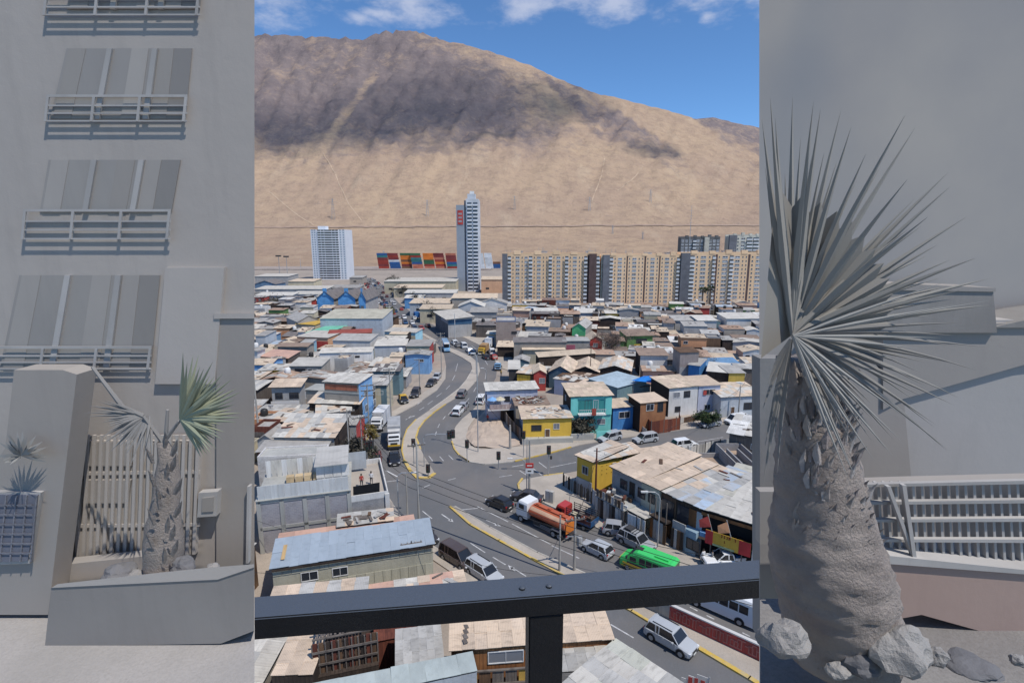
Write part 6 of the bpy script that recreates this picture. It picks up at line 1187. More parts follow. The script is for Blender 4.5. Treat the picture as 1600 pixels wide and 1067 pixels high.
# orange tanker with white cab
def p_tank(root):
    cab(root, 2.3, 'white', 1.22, .75, 3.1, 2.0); a = MB(); prof = []
    for x, k in ((-4.1, .9), (-4.05, 1), (2.0, 1), (2.05, .9)): prof.append([(x, math.cos(t) * 1.2 * k, 2.0 + math.sin(t) * .82 * k) for t in [2 * math.pi * i / 18 for i in range(18)]])
    loft(a, prof); tnk = a.build('tank', mat('tanker_orange', (.5, .13, .06), (.42, .1, .05), dirt=.3, rough=.45, bump=0), root, smooth=False)
    st_ = MB(); loft(st_, [[(x, math.cos(t) * 1.215, 2.0 + math.sin(t) * .835) for t in (R(28), R(40), R(52), R(58))] + [(x, math.cos(t) * 1.205, 2.0 + math.sin(t) * .825) for t in (R(58), R(52), R(40), R(28))] for x in (-3.9, 1.9)]); st_.build('tank_stripe', mat('peach_paint', (.66, .42, .28), dirt=.2), tnk)  # long highlight on the tank's shoulder, painted on as a peach strip
    piece('walkway', mat('tanker_orange'), root, (-1, 0, 2.9), (5.4, .7, .12)); [piece('hatch', mat('tanker_orange'), root, (x, 0, 3.0), (.5, .5, .2)) for x in (-2.8, -.8, 1.2)]
    piece('rear_panel', mat('bright_orange_paint', (.75, .22, .03), dirt=.1), root, (-4.2, .1, 1.75), (.1, 1.75, 1.35)); piece('valve_box', mat('tanker_orange'), root, (-4.0, 0, 2.75), (.5, 1.2, .4)); piece('chassis', DARKM, root, (-.6, 0, .85), (8.2, .9, .35)); piece('rear_bumper', STEEL, root, (-4.3, 0, .6), (.12, 2.3, .18))
    for s in (-1, 1):
        for k in range(3): piece('side_guard', STEEL, root, (-.6, s * 1.15, .55 + .2 * k), (3.2, .05, .06))
        piece('mudguard', STEEL, root, (-2.7, s * 1.12, 1.15), (1.3, .35, .08)); piece('toolbox', DARKM, root, (.6, s * .95, .85), (1.2, .45, .5)); piece('tail_light', TAIL, root, (-4.3, s * .9, .8), (.06, .3, .14))
truck('tanker_truck', 'orange tanker truck with a white cab driving up the right carriageway', (896, 845), (812, 805), p_tank, wheels=(3.4, -2.3, -3.3))
def p_stake(root):
    cab(root, .9, 'red', 1.0, .55, 2.3, 1.6); piece('bed', paint('blue', PAINTS['blue']), root, (-1.3, 0, .95), (4.0, 2.0, .35)); piece('tailgate', paint('blue', PAINTS['blue']), root, (-3.3, 0, 1.3), (.08, 2.0, .6))
    for s in (-1, 1):
        piece('side_board', paint('maroon', PAINTS['maroon']), root, (-1.3, s * .98, 1.3), (4.0, .05, .45))
        for z in (1.75, 2.05, 2.35): piece('stake_rail', DARKM, root, (-1.3, s * .98, z), (4.0, .05, .08))
        for k in range(5): piece('stake', DARKM, root, (-3.2 + k * .95, s * .98, 1.7), (.07, .07, 1.5))
    for z in (1.75, 2.05, 2.35): piece('stake_rail', DARKM, root, (-3.28, 0, z), (.05, 2.0, .08))
    for k in range(4): piece('cargo', [WOOD_M, RUST, WOOD_G, CREAM][k], root, (-2.6 + k * .8, (k % 2) * .4 - .2, 1.35), (.7, .9, .45))
    piece('chassis', DARKM, root, (-.5, 0, .6), (5.0, .7, .3))
truck('stake_truck', 'small stake bed truck with a red cab and blue tailgate beside the tanker', (922, 826), (872, 806), p_stake, wheels=(1.7, -2.2), hw=1.0, wr=.38, z=.01)
def p_box(body, H=3.4, L=4.6, cabc='white', cz=2.6, extra=None):
    def f(root):
        cab(root, L / 2 - .3, cabc, 1.12, .6, cz, 1.8); a = MB(); wbox(a, -L / 2 - 1.2, L / 2 - .45, 1.2, .95, H, .05); a.build('cargo_box', mat(body[0], body[1], dirt=.1), root); piece('chassis', DARKM, root, (-.3, 0, .75), (L + 2, .8, .3))
        for z in (1.0, H - .05): piece('box_rail', STEEL, root, (-.8, 0, z), (L + .8, 2.44, .07))
        if extra: extra(root)
    return f
truck('box_truck', 'white refrigerated box truck coming down the left lane', (601, 658), (589, 674), p_box(('truck_box_white', (.7, .71, .72)), 3.6, 4.6, 'white', 2.7, lambda r_: [piece('refrigeration_unit', GREYW, r_, (2.1, 0, 3.15), (.6, 1.7, .7)), piece('roof_rack', WHITE, r_, (2.9, 0, 2.8), (.9, 1.9, .15))]), wheels=(2.9, -2.0))
truck('long_truck', 'long truck with a grey box, white roof deck and yellow bumper following the black car', (617, 678), (616, 704), p_box(('truck_box_grey', (.36, .37, .38)), 3.9, 5.4, 'white', 2.9, lambda r_: [piece('roof_deck', WHITE, r_, (2.4, 0, 3.3), (1.8, 2.2, .2)), piece('front_stripe', paint('yellow', PAINTS['yellow']), r_, (4.3, 0, .95), (.12, 2.2, .28)), piece('headboard', WHITE, r_, (2.0, 0, 3.75), (.15, 2.3, .7))]), wheels=(3.4, -2.2, -3.1))
truck('yellow_truck', 'yellow fronted lorry parked at the upper bend', (760, 549), (751, 556), p_box(('truck_box_brown', (.36, .22, .1)), 3.2, 3.8, 'yellow', 2.5), wheels=(2.4, -1.8)); truck('white_box_truck', 'tall white box truck parked behind the yellow fronted lorry', (768, 541), (760, 548), p_box(('truck_box_white', (.7, .7, .7)), 3.8, 4.4, 'white', 2.6), wheels=(2.7, -2))
def p_flat(root): cab(root, 1.0, 'light_blue', 1.0, .5, 2.2, 1.6); piece('flatbed', STEEL, root, (-1.3, 0, .95), (4.4, 2.0, .15)); [piece('white_sack', WHITE, root, (-2.6 + k * .9, (k % 2) * .6 - .3, 1.3), (.8, .8, .55), (0, 0, k)) for k in range(5)]; piece('chassis', DARKM, root, (-.3, 0, .6), (5, .7, .3))
truck('loaded_flatbed', 'small light blue flatbed loaded with white sacks parked beyond the corner', (779, 566), (777, 588), p_flat, wheels=(1.8, -2.2), hw=1, wr=.36)
def p_blue(root): cab(root, 1.8, 'blue', 1.1, .6, 2.6, 1.6); a = MB(); wbox(a, -3.4, 1.6, 1.15, .9, 3.2); a.build('cargo_box', mat('truck_box_blue', (.04, .16, .42)), root)
truck('blue_truck', 'small blue truck standing on the far avenue near the charcoal building', (654, 500), (648, 495), p_blue, wheels=(2.6, -2))
# white pickup with a man bent over its bed
c, z = at2((1172, 884), (1096, 886), .15); pk = empty('pickup', c, z, 'white pickup with its bed open in front of the dark stalls', 'pickup', None)
pw = paint('white', PAINTS['white']); a = MB(); rings = []
for f, k, z0, z1 in ((2.6, .8, .5, .85), (2.5, .95, .4, .98), (1.3, 1, .38, 1.06), (1.2, 1, .38, 1.1), (-.55, 1, .38, 1.1), (-.6, 1, .4, 1.05), (-2.55, 1, .42, 1.05), (-2.6, .97, .46, 1.0)):
    w = .9 * k; rings.append([(f, -w * .95, z0), (f, -w, z0 + .15), (f, -w, z1 - .1), (f, -w * .9, z1), (f, w * .9, z1), (f, w, z1 - .1), (f, w, z0 + .15), (f, w * .95, z0)])
loft(a, rings); a.build('body', pw, pk)
a = MB(); loft(a, [[(x, -.8 * k, 1.05), (x, -.66 * k, zt), (x, .66 * k, zt), (x, .8 * k, 1.05)] for x, zt, k in ((1.35, 1.08, 1), (.55, 1.68, 1), (-.35, 1.68, 1), (-.58, 1.1, 1))]); a.build('glass', TINT, pk)
piece('roof', pw, pk, (.1, 0, 1.7), (1.0, 1.38, .07)); 
for s in (-1, 1):
    piece('bed_side', pw, pk, (-1.6, s * .87, 1.2), (2.0, .07, .38)); piece('headlight', HEAD, pk, (2.52, s * .62, .8), (.12, .3, .2)); piece('mirror', pw, pk, (1.0, s * 1.02, 1.15), (.15, .2, .16)); piece('tail_light', TAIL, pk, (-2.6, s * .8, .9), (.06, .14, .3)); piece('door', pw, pk, (.45, s * .905, .78), (1.1, .02, .55))
    for x in (1.7, -1.6): wheel(pk, x, s * .8, .36)
    a = MB(); a.bar((1.35, s * .8, 1.06), (.55, s * .68, 1.7), .08); a.bar((-.58, s * .8, 1.08), (-.38, s * .68, 1.7), .12); a.bar((.1, s * .8, 1.06), (.1, s * .68, 1.7), .08); a.build('pillar', pw, pk)
piece('bed_floor', DARKM, pk, (-1.6, 0, 1.07), (1.9, 1.6, .03)); piece('tailgate', pw, pk, (-2.95, 0, 1.0), (.7, 1.7, .06), (0, .05, 0)); piece('grille', DARKM, pk, (2.58, 0, .72), (.06, .8, .25)); piece('blue_crate', BLUE, pk, (-1.0, .3, 1.25), (.6, .5, .35))
# cars strung along the far avenue
r = random.Random(21); fcol = ['white', 'silver', 'grey', 'dark', 'white', 'silver', 'red', 'blue', 'light_grey', 'maroon']; fars = []
def along(path, n, off, jit, dirn, start=0, end=1):
    P = gpoly(path); Ls = [(q - p).length for p, q in zip(P, P[1:])]; T = sum(Ls)
    for i in range(n):
        s = T * (start + (end - start) * (i + .5 + r.uniform(-jit, jit)) / n); k = 0
        while k < len(Ls) - 1 and s > Ls[k]: s -= Ls[k]; k += 1
        d = (P[k + 1] - P[k]).normalized(); p = P[k] + d * s + Vector((-d.y, d.x, 0)) * off; p.z = .006
        x, y = to_px(p); kd = r.choice(['hatch', 'sedan', 'suv', 'wagon', 'mpv']); cl = r.choice(fcol); w = {'hatch': 'hatchback', 'sedan': 'sedan', 'suv': 'off-roader', 'wagon': 'estate', 'mpv': 'van'}[kd]
        car(kd, cl, p, math.atan2(d.y, d.x) + (math.pi if dirn < 0 else 0), uniq(f'{cl.replace("_", " ")} {w} on the far avenue {"left" if off > 0 else "right"} lane, {where(x, y)}', ['small', 'distant', 'tiny', 'parked'], r), far=True)
FA = [(569, 436), (583, 447), (597, 460), (612, 476), (631, 491), (652, 505), (676, 518)]
along(FA, 20, -5.2, .2, 1); along(FA, 18, -2.6, .3, 1); along(FA, 12, 1.2, .3, -1); along(FA, 16, -9, .2, 1, 0, .85); along(FA, 16, 6.0, .3, -1, 0, .55)
along([(540, 472), (556, 480), (575, 486)], 8, 0, .3, 1); along([(575, 470), (590, 478), (603, 486)], 7, 3, .2, 1)
# ---------------------------------------------------------------- people
SKIN = mat('skin', (.3, .17, .11), kind='paint', rand=0, rough=.6); HAIR = mat('black_hair', (.015, .012, .01), kind='paint', rand=0)
def person(loc, rz, shirt, trousers, label, pose='stand', z=None):
    J = {'pelvis': (0, 0, .95), 'belly': (0, 0, 1.12), 'chest': (0, 0, 1.35), 'neck': (0, 0, 1.5), 'head': (.02, 0, 1.62), 'crown': (.02, 0, 1.72)}
    for s, n in ((1, 'l'), (-1, 'r')):
        J['hip' + n] = (0, .1 * s, .9); J['knee' + n] = (.03, .11 * s, .5); J['ank' + n] = (-.02, .11 * s, .09); J['toe' + n] = (.16, .12 * s, .05)
        J['sh' + n] = (0, .19 * s, 1.42); J['el' + n] = (-.02, .25 * s, 1.14); J['wr' + n] = (.08, .26 * s, .9); J['ha' + n] = (.11, .26 * s, .8)
    if pose == 'bend':
        J.update(belly=(.12, 0, 1.08), chest=(.36, 0, 1.18), neck=(.5, 0, 1.2), head=(.62, 0, 1.17), crown=(.71, 0, 1.16))
        for s, n in ((1, 'l'), (-1, 'r')): J['sh' + n] = (.4, .19 * s, 1.18); J['el' + n] = (.46, .24 * s, .92); J['wr' + n] = (.62, .2 * s, .75); J['ha' + n] = (.68, .18 * s, .68)
    RD_ = dict(pelvis=.15, belly=.13, chest=.155, neck=.055, head=.095, crown=.06, hip=.095, knee=.06, ank=.042, toe=.035, sh=.06, el=.042, wr=.03, ha=.035)
    E = [('pelvis', 'belly'), ('belly', 'chest'), ('chest', 'neck'), ('neck', 'head'), ('head', 'crown')]
    for n in 'lr': E += [('pelvis', 'hip' + n), ('hip' + n, 'knee' + n), ('knee' + n, 'ank' + n), ('ank' + n, 'toe' + n), ('chest', 'sh' + n), ('sh' + n, 'el' + n), ('el' + n, 'wr' + n), ('wr' + n, 'ha' + n)]
    ks = list(J); me = bpy.data.meshes.new('person'); me.from_pydata([J[k] for k in ks], [(ks.index(a), ks.index(b)) for a, b in E], [])
    tmp = bpy.data.objects.new('tmp', me); link(tmp); md = tmp.modifiers.new('s', 'SKIN'); tmp.modifiers.new('u', 'SUBSURF').levels = 1
    for i, k in enumerate(ks): q = RD_.get(k, RD_.get(k[:-1], .05)); me.skin_vertices[0].data[i].radius = (q, q); me.skin_vertices[0].data[i].use_root = (k == 'pelvis')
    dg = bpy.context.evaluated_depsgraph_get(); nm = bpy.data.meshes.new_from_object(tmp.evaluated_get(dg)); bpy.data.objects.remove(tmp)
    for m in (shirt, trousers, SKIN, BLACK): nm.materials.append(m)
    hd = Vector(J['head'])
    for p in nm.polygons:
        c = p.center; p.use_smooth = True
        p.material_index = 2 if (c - hd).length < .16 or (c - Vector(J['hal'])).length < .13 or (c - Vector(J['har'])).length < .13 else 3 if c.z < .09 else 1 if c.z < .98 and abs(c.y) < .24 and c.x < .3 else 0
    o = bpy.data.objects.new('person', nm); link(o); o.location = loc; o.rotation_euler = (0, 0, rz); tag(o, label, 'person')
    h = MB().lathe([(.1, -.02), (.115, .03), (.1, .09), (.05, .13)], 10).build('hair', HAIR, o); h.location = (hd.x - .015, hd.y, hd.z + .03); return o
bl_ = mat('light_blue_shirt', (.3, .48, .66), rand=0, dirt=.1); dk_ = mat('dark_trousers', (.04, .045, .06), rand=0); rd_ = mat('red_shirt', (.45, .06, .05), rand=0); wh_ = mat('white_shirt', (.7, .7, .7), rand=0); gr_ = mat('grey_shirt', (.2, .2, .21), rand=0)
pp = pk.matrix_basis @ Vector((-1.35, -.1, 1.08)); person(pp, z + math.pi * .9, bl_, dk_, 'person in a light blue shirt bending over the bed of the white pickup', 'bend')
pb = b2.matrix_basis @ Vector((1.6, 3.5, 4.97)); person(pb, -1.2, rd_, dk_, 'person in a red top standing on the grey roof terrace'); person(b2.matrix_basis @ Vector((2.8, 3.9, 4.97)), -1.6, wh_, dk_, 'person in a white shirt on the grey roof terrace near the shade cloth')
q_ = G(1112, 882, .15); person(q_, 2.5, gr_, dk_, 'person in grey at the dark stall entrance beside the pickup'); person(G(1098, 880, .15), 2, wh_, dk_, 'person in white leaning by the powder blue room')
person(G(762, 660, .15), 1, rd_, dk_, 'person in red standing by the white van near the pale balcony house'); person(G(783, 588, .1), 1, mat('yellow_top', (.6, .4, .1), rand=0), dk_, 'person in a yellow top by the loaded flatbed')
# ---------------------------------------------------------------- poles, lamps, traffic lights, cables
def pole(px, py, top, label, r_=.16, m=POLE_C, arms=(1,), name='utility_pole', box=False, cat='pole'):
    b_ = G(px, py); h = top_z(b_, top); root = empty(name, b_, 0, label, cat, 'poles along the avenue'); MB().tube([(0, 0, 0), (0, 0, h * .5), (0, 0, h)], r_, 8, r_ * .6).build('shaft', m, root)
    for k in arms:
        z = h - .3 - k * .9; piece('crossarm', WOOD_G, root, (0, 0, z), (2.2, .12, .14), (0, 0, .3))
        for x in (-1, -.4, .4, 1): MB().lathe([(.04, 0), (.07, .05), (.07, .14), (.03, .2)], 6).build('insulator', GREYW, root, loc=(x * math.cos(.3), x * math.sin(.3), z + .07))
    if box: MB().lathe([(.3, 0), (.32, .1), (.32, .9), (.28, 1)], 10).build('transformer', GREYW, root, loc=(.5, 0, h - 3.2)); piece('bracket', STEEL, root, (0, 0, h - 2.2), (1.6, .1, .12))
    TOPS[label] = Vector((b_.x, b_.y, h)); return root
TOPS = {}
pole(655, 818, 692, 'tall grey utility pole rising before the tip of the curved island', .17, arms=(0,), box=False); pole(637, 813, 740, 'short grey pole left of the tall utility pole', .13, arms=()); pole(645, 908, 845, 'thin brown pole against the cream shed wall', .09, WOOD_D, arms=(0,))
pole(874, 893, 805, 'thin dark and grey pole on the straight median, left of the transformer pole', .13, arms=()); pole(897, 892, 808, 'transformer pole with crossarm on the straight median', .16, arms=(0,), box=True); pole(930, 788, 700, 'rust brown pole in front of the yellow corner house', .16, RUST, arms=()); pole(827, 772, 688, 'grey pole with red and white sign at the pavement corner', .17, arms=())
pole(823, 770, 684, 'thin steel pole beside the red and white sign pole', .07, STEEL, arms=()); pole(797, 702, 664, 'thick pale pole base on the dirt mound corner', .24, arms=()); pole(548, 745, 640, 'old pole among the trees left of the avenue', .14, arms=(0,)); pole(568, 742, 650, 'slim grey pole right of the trees', .11, arms=(0,))
pole(600, 735, 572, 'tall slim pole beside the left pavement', .13, arms=(0,)) if False else None; pole(612, 668, 575, 'utility pole by the blue facade', .14, arms=(0, 1)); pole(578, 690, 600, 'utility pole with three crossarms before the blue facade', .14, arms=(0, 1, 2)); pole(690, 585, 520, 'utility pole at the upper left bend', .14, arms=(0, 1))
pole(656, 608, 560, 'utility pole by the dark parked cars', .13, arms=(0,)); pole(1153, 655, 603, 'utility pole beside the white minivan', .16, arms=()); pole(1176, 640, 560, 'dark utility pole at the right edge with crossarm', .16, WOOD_D, arms=(0,)); pole(922, 600, 540, 'dark pole rising from the timber gallery', .13, WOOD_D, arms=(0,))
pole(712, 500, 478, 'short pole before the glass band building', .13, arms=(0,)); pole(711, 530, 490, 'white lamp pole at the plaza before the glass band building', .16, mat('white_pole', (.6, .6, .58)), arms=()); pole(407, 705, 590, 'pale pole at the left edge beside the ragged shack', .2, arms=()); pole(1005, 640, 560, 'thin pole behind the small blue house', .1, arms=(0,)) if False else None
pole(800, 470, 430, 'far pole left of the tan blocks', .15, arms=(0,)) if False else None
for k, (x, y, t) in enumerate(((438, 440, 400), (450, 440, 401), (470, 420, 404))):
    lb = ['floodlight mast left of the white tower, first from the left', 'floodlight mast left of the white tower, second from the left', 'thin short mast near the white tower'][k]; q = pole(x, y, t, lb, .3, STEEL, arms=(), name='floodlight_mast', cat='mast'); hh = TOPS[lb].z
    if k < 2: piece('lamp_cluster', DARKM, q, (0, 0, hh), (4, 2, 1.2))
rt = bpy.data.objects['utility_pole.006'] if 'utility_pole.006' in bpy.data.objects else None
sgn = [o for o in bpy.data.objects if o.get('label') == 'grey pole with red and white sign at the pavement corner'][0]; piece('red_sign', mat('sign_red', (.55, .05, .04)), sgn, (0, -.25, 4.4), (1.1, .1, .7)); piece('white_sign', WHITE, sgn, (0, -.25, 3.6), (1.1, .08, .8)); piece('sign_bar', WHITE, sgn, (0, -.31, 4.4), (.7, .02, .16)); piece('sign_bar', DARKM, sgn, (0, -.3, 3.6), (.5, .02, .16))
def lamp(px, py, top, ax, label, r_=.09, two=False, ay=0):
    b_ = G(px, py); h = top_z(b_, top); root = empty('street_lamp', b_, 0, label, 'street lamp', 'street lamps'); L_ = abs(ax); s = 1 if ax > 0 else -1
    MB().tube([(0, 0, 0), (0, 0, h - .9), (s * .15, 0, h - .4), (s * .6, 0, h - .05), (s * L_, ay, h)], r_, 7, r_ * .6).build('post', STEEL, root); MB().box(-.4, -.14, -.08, .4, .14, .07).build('lamp_head', WHITE, root, loc=(s * L_, ay, h)); TOPS[label] = Vector((b_.x, b_.y, h)); return root
lamp(623, 806, 738, 2.2, 'street lamp bent to the right at the junction, left of the tall utility pole'); lamp(1027, 856, 768, -1.8, 'street lamp on the shaded pavement beside the white gate'); lamp(747, 707, 552, -.6, 'very tall thin lamp post at the dirt mound corner'); lamp(760, 600, 575, -1, 'short lamp post beside the upper bend')
lamp(744, 585, 553, 1.0, 'lamp post on the curved median'); lamp(821, 735, 716, -2.4, 'small lamp arm at the crossing before the yellow bungalow'); lamp(838, 530, 500, 1, 'lamp post far down by the brown brick building') if False else None
def tlight(px, py, top, label, arm=0, heads=1, ped=False):
    b_ = G(px, py); h = top_z(b_, top); root = empty('traffic_light', b_, 0, label, 'traffic light', 'traffic lights at the junction')
    pts = [(0, 0, 0), (0, 0, h)] if not arm else [(0, 0, 0), (0, 0, h - .8), (arm * .08, 0, h - .15), (arm * .3, 0, h), (arm, 0, h)]
    MB().tube(pts, .07, 7).build('post', STEEL, root); hx_ = arm
    for k in range(heads):
        hd = MB().box(-.24, -.16, -.6, .24, .16, .6).box(-.32, .16, -.68, .32, .18, .68).build('signal_head', DARKM, root, loc=(hx_ - k * .62, -.1, h - (.0 if arm else .6) - .15 * k))
        for j, m in enumerate((mat('dark_red_lens', (.05, .01, .01), kind='paint', rand=0), mat('dark_amber_lens', (.05, .03, .01), kind='paint', rand=0), mat('dark_green_lens', (.01, .04, .02), kind='paint', rand=0))):
            l = MB().lathe([(.13, 0), (.13, .03)], 10).build('lens', m, hd, loc=(0, -.16, .38 - .38 * j)); l.rotation_euler = (R(90), 0, 0)
    if ped: piece('pedestrian_head', DARKM, root, (.35, 0, h * .62), (.3, .25, .5))
tlight(647, 728, 686, 'traffic light on the tip of the curved island, nearest the long truck'); tlight(663, 730, 678, 'mast arm traffic light reaching over the right carriageway from the island', 4.6, 2); tlight(669, 745, 726, 'low signal box at the very tip of the curved island'); tlight(730, 722, 688, 'slim traffic light at the foot of the dirt mound'); tlight(779, 733, 706, 'traffic light with black board at the kerb below the mound')
tlight(818, 715, 674, 'traffic light before the yellow bungalow wall'); tlight(857, 743, 697, 'double headed traffic light across the side street crossing', ped=True); tlight(575, 745, 694, 'traffic light on the left pavement among the cables', .8, 2); tlight(600, 752, 738, 'small traffic light by the maroon sedan') if False else None
mb = empty('bus_stop_cabinet', G(856, 783, .15), -.5, 'pair of grey utility cabinets standing on the pavement corner', 'cabinet'); MB().box(-.3, -.25, 0, .3, .25, 1.6).build('cabinet_body', GREYW, mb); MB().box(.35, -.25, 0, .85, .25, 1.6).build('cabinet_body', CONC_P, mb)
# small orange road sign at the right
b_ = G(1155, 690); rs = empty('road_sign', b_, 0, 'small orange diamond road sign beside the slat fence at the right', 'road sign'); MB().tube([(0, 0, 0), (0, 0, 2.2)], .05).build('post', STEEL, rs); piece('sign_face', mat('sign_orange', (.6, .18, .04)), rs, (0, -.06, 2.3), (.75, .04, .75), (0, R(45), 0))
CAB = mat('black_cable', (.03, .03, .03), kind='paint', rand=0)
def cable(a, b_, label, sag=1.2, r_=.03, n=10):
    pts = [Vector(a).lerp(Vector(b_), i / n) - Vector((0, 0, sag * 4 * (i / n) * (1 - i / n))) for i in range(n + 1)]; c = pts[0].copy()
    o = MB().tube([p - c for p in pts], r_, 4).build('power_cable', CAB, loc=c); tag(o, label, 'cable', 'overhead cables'); return o
T = TOPS; tp = T['tall grey utility pole rising before the tip of the curved island']; tr = T['transformer pole with crossarm on the straight median']; bp3 = T['thin brown pole against the cream shed wall']; o3 = T['old pole among the trees left of the avenue']; s3 = T['slim grey pole right of the trees']; u3 = T['utility pole with three crossarms before the blue facade']; v3 = T['utility pole by the blue facade']; l3 = T['utility pole at the upper left bend']; m3 = T['utility pole by the dark parked cars']; d3 = T['utility pole beside the white minivan']; e3 = T['dark utility pole at the right edge with crossarm']; rp3 = T['rust brown pole in front of the yellow corner house']
LOWR = Vector((60, 28, 8)); Z = lambda v, dz=0, dx=0: v + Vector((dx, 0, dz))
for i, dz in enumerate((-.2, -1.0, -2.0, -3.2)):
    cable(Z(s3, dz), Z(tp, dz - 3), f'black overhead cable across the left carriageway, {nth[i]} from the top', 1.0 + .2 * i, .035); cable(Z(tp, dz - 3.5), (38, 30, 7 - i * .5), f'black overhead cable following the carriageway from the tall grey pole, {nth[i]} from the top', 1.0, .035)
for i, (a, b_) in enumerate(((o3, s3), (o3, u3), (s3, u3), (u3, v3), (v3, m3), (m3, l3), (u3, m3))):
    for k in range(2): cable(Z(a, -.3 - k), Z(b_, -.3 - k), f'thin overhead cable between the poles before the {["trees", "ragged roofs", "white walls", "blue facade", "taxi", "dark parked cars", "left pavement"][i]}, {"upper" if k == 0 else "lower"} one', .8, .025)
cable(Z(bp3, -.4), (4, 44, 5), 'sagging cable from the thin brown pole to the right', .6, .02); cable(Z(bp3, -1.5), (-26, 46, 4.2), 'sagging cable from the thin brown pole along the cream wall', 1.2, .02); cable(Z(bp3, -.4), (-30, 55, 5), 'upper sagging cable from the thin brown pole to the left', 1.2, .02)
cable(Z(tr, -.4), Z(rp3, -1), 'overhead cable from the transformer pole to the rust brown pole', .8, .03); cable(Z(rp3, -.5), Z(d3, -.5), 'overhead cable along the side street', 1.6, .03); cable(Z(d3, -.4), Z(e3, -1), 'short cable to the dark pole at the right edge', .4, .03); cable(Z(tr, -1), (36, 40, 6.5), 'overhead cable from the transformer pole to the right', .8, .03); cable(Z(T['very tall thin lamp post at the dirt mound corner'], -6), Z(T['thick pale pole base on the dirt mound corner'], -.2), 'slack cable over the dirt mound', 1, .025)
# power pylons on the hill
def pylon(px, pyb, pyt, label):
    b_ = hill(px, fr_of(px, pyb)); h = max(8, top_z(b_, pyt) - b_.z); a = MB(); w = h * .09
    for sx in (-1, 1):
        for sy in (-1, 1): a.bar((sx * w, sy * w, -3), (sx * w * .12, sy * w * .12, h), .35)
    for k in range(5): z0 = h * k / 5; z1 = h * (k + 1) / 5; q0 = w * (1 - .88 * k / 5); q1 = w * (1 - .88 * (k + 1) / 5); a.bar((-q0, -q0, z0), (q1, -q1, z1), .25); a.bar((q0, -q0, z0), (-q1, -q1, z1), .25)
    for z, l in ((h * .7, .2), (h * .82, .24), (h * .94, .16)): a.bar((-h * l, 0, z), (h * l, 0, z), .35)
    o = a.build('power_pylon', STEEL, loc=b_); tag(o, label, 'pylon', 'power pylons on the slope')
for x, yb_, yt, lb in ((521, 342, 310, 'first from the left'), (668, 338, 312, 'left of the slim tower'), (804, 328, 306, 'right of the slim tower'), (921, 330, 308, 'above the tan apartment blocks'), (1016, 318, 296, 'tallest one toward the right'), (957, 365, 352, 'small one near the hill road'), (1004, 374, 362, 'small one just above the tan blocks'), (600, 405, 392, 'small one left of the container stacks')):
    pylon(x, yb_, yt, 'thin lattice power pylon on the sandy slope, ' + lb)
# ---------------------------------------------------------------- trees
def crown_mesh(key, rx, rz, n, m, leaf=.35, bare=False, seed=1):
    def f():
        rr = random.Random(seed); a = MB(); cl = [Vector((rr.gauss(0, .45) * rx, rr.gauss(0, .45) * rx, rr.gauss(0, .42) * rz)) for _ in range(14)]
        for i in range(n):
            c = rr.choice(cl) + Vector((rr.gauss(0, 1), rr.gauss(0, 1), rr.gauss(0, .8))) * rx * .2; u = Vector((rr.gauss(0, 1), rr.gauss(0, 1), rr.gauss(0, 1))).normalized() * leaf * rr.uniform(.5, 1.2); v = u.cross(Vector((rr.gauss(0, 1), rr.gauss(0, 1), rr.gauss(0, 1)))).normalized() * leaf * (.4 if not bare else .1); a.face([c - u, c - v, c + u, c + v])
        return a.mesh('crown', m)
    return umesh(('crown', key), f)
def tree(px, py, h, w, label, key='a', m=LEAF, n=900, bare=False, z=0, seed=1, grp='trees in the streets'):
    p = G(px, py, z); root = empty('street_tree', p, rnd.uniform(0, 6), label, 'tree', grp); t = MB(); rr = random.Random(seed); t.tube([(0, 0, 0), (.1, .05, h * .3), (0, 0, h * .62)], .05 * h ** .8 + .03, 6, .04)
    for k in range(5): a = k * 1.26; t.tube([(0, 0, h * (.28 + .06 * k)), (math.cos(a) * w * .28, math.sin(a) * w * .28, h * (.5 + .06 * k)), (math.cos(a) * w * .42, math.sin(a) * w * .42, h * (.68 + .05 * k))], .07, 5, .02)
    t.build('trunk', BARK, root); c = share(crown_mesh(key, w / 2, h * .32, n, m, .1 * w ** .5 + .12, bare, seed), 'crown', root, (0, 0, h * .64)); return root
tree(905, 682, 3.6, 4.2, 'dusty green bush in front of the turquoise house', 'g1', LEAF_D, 1400, z=.1, seed=3); tree(552, 742, 6.0, 4.5, 'dark olive tree between the whitewashed warehouse and the avenue', 'g2', LEAF_D, 1500, seed=4); tree(568, 735, 5, 3.4, 'second olive tree beside the traffic light on the left pavement', 'g3', LEAF_D, 1200, seed=5); tree(580, 700, 4.5, 2.6, 'yellowish thin tree at the left kerb', 'g4', mat('yellow_leaf', (.2, .16, .05), kind='leaf'), 700, seed=6)
tree(955, 560, 9, 11, 'large bare grey-brown tree beside the red gabled house', 'b1', mat('dry_twig', (.16, .12, .1), kind='leaf'), 3000, bare=True, seed=7); tree(1090, 590, 6, 6.5, 'bare scraggly tree below the tall grey house', 'b2', MATS['dry_twig'], 1500, bare=True, seed=8); tree(1103, 668, 3.2, 4, 'green bush behind the silver grey estate', 'g5', LEAF, 1000, seed=9); tree(1182, 705, 6.5, 4.5, 'very dark tree at the right edge above the yard walls', 'g6', mat('dark_leaf', (.025, .03, .02), kind='leaf'), 1800, seed=10)
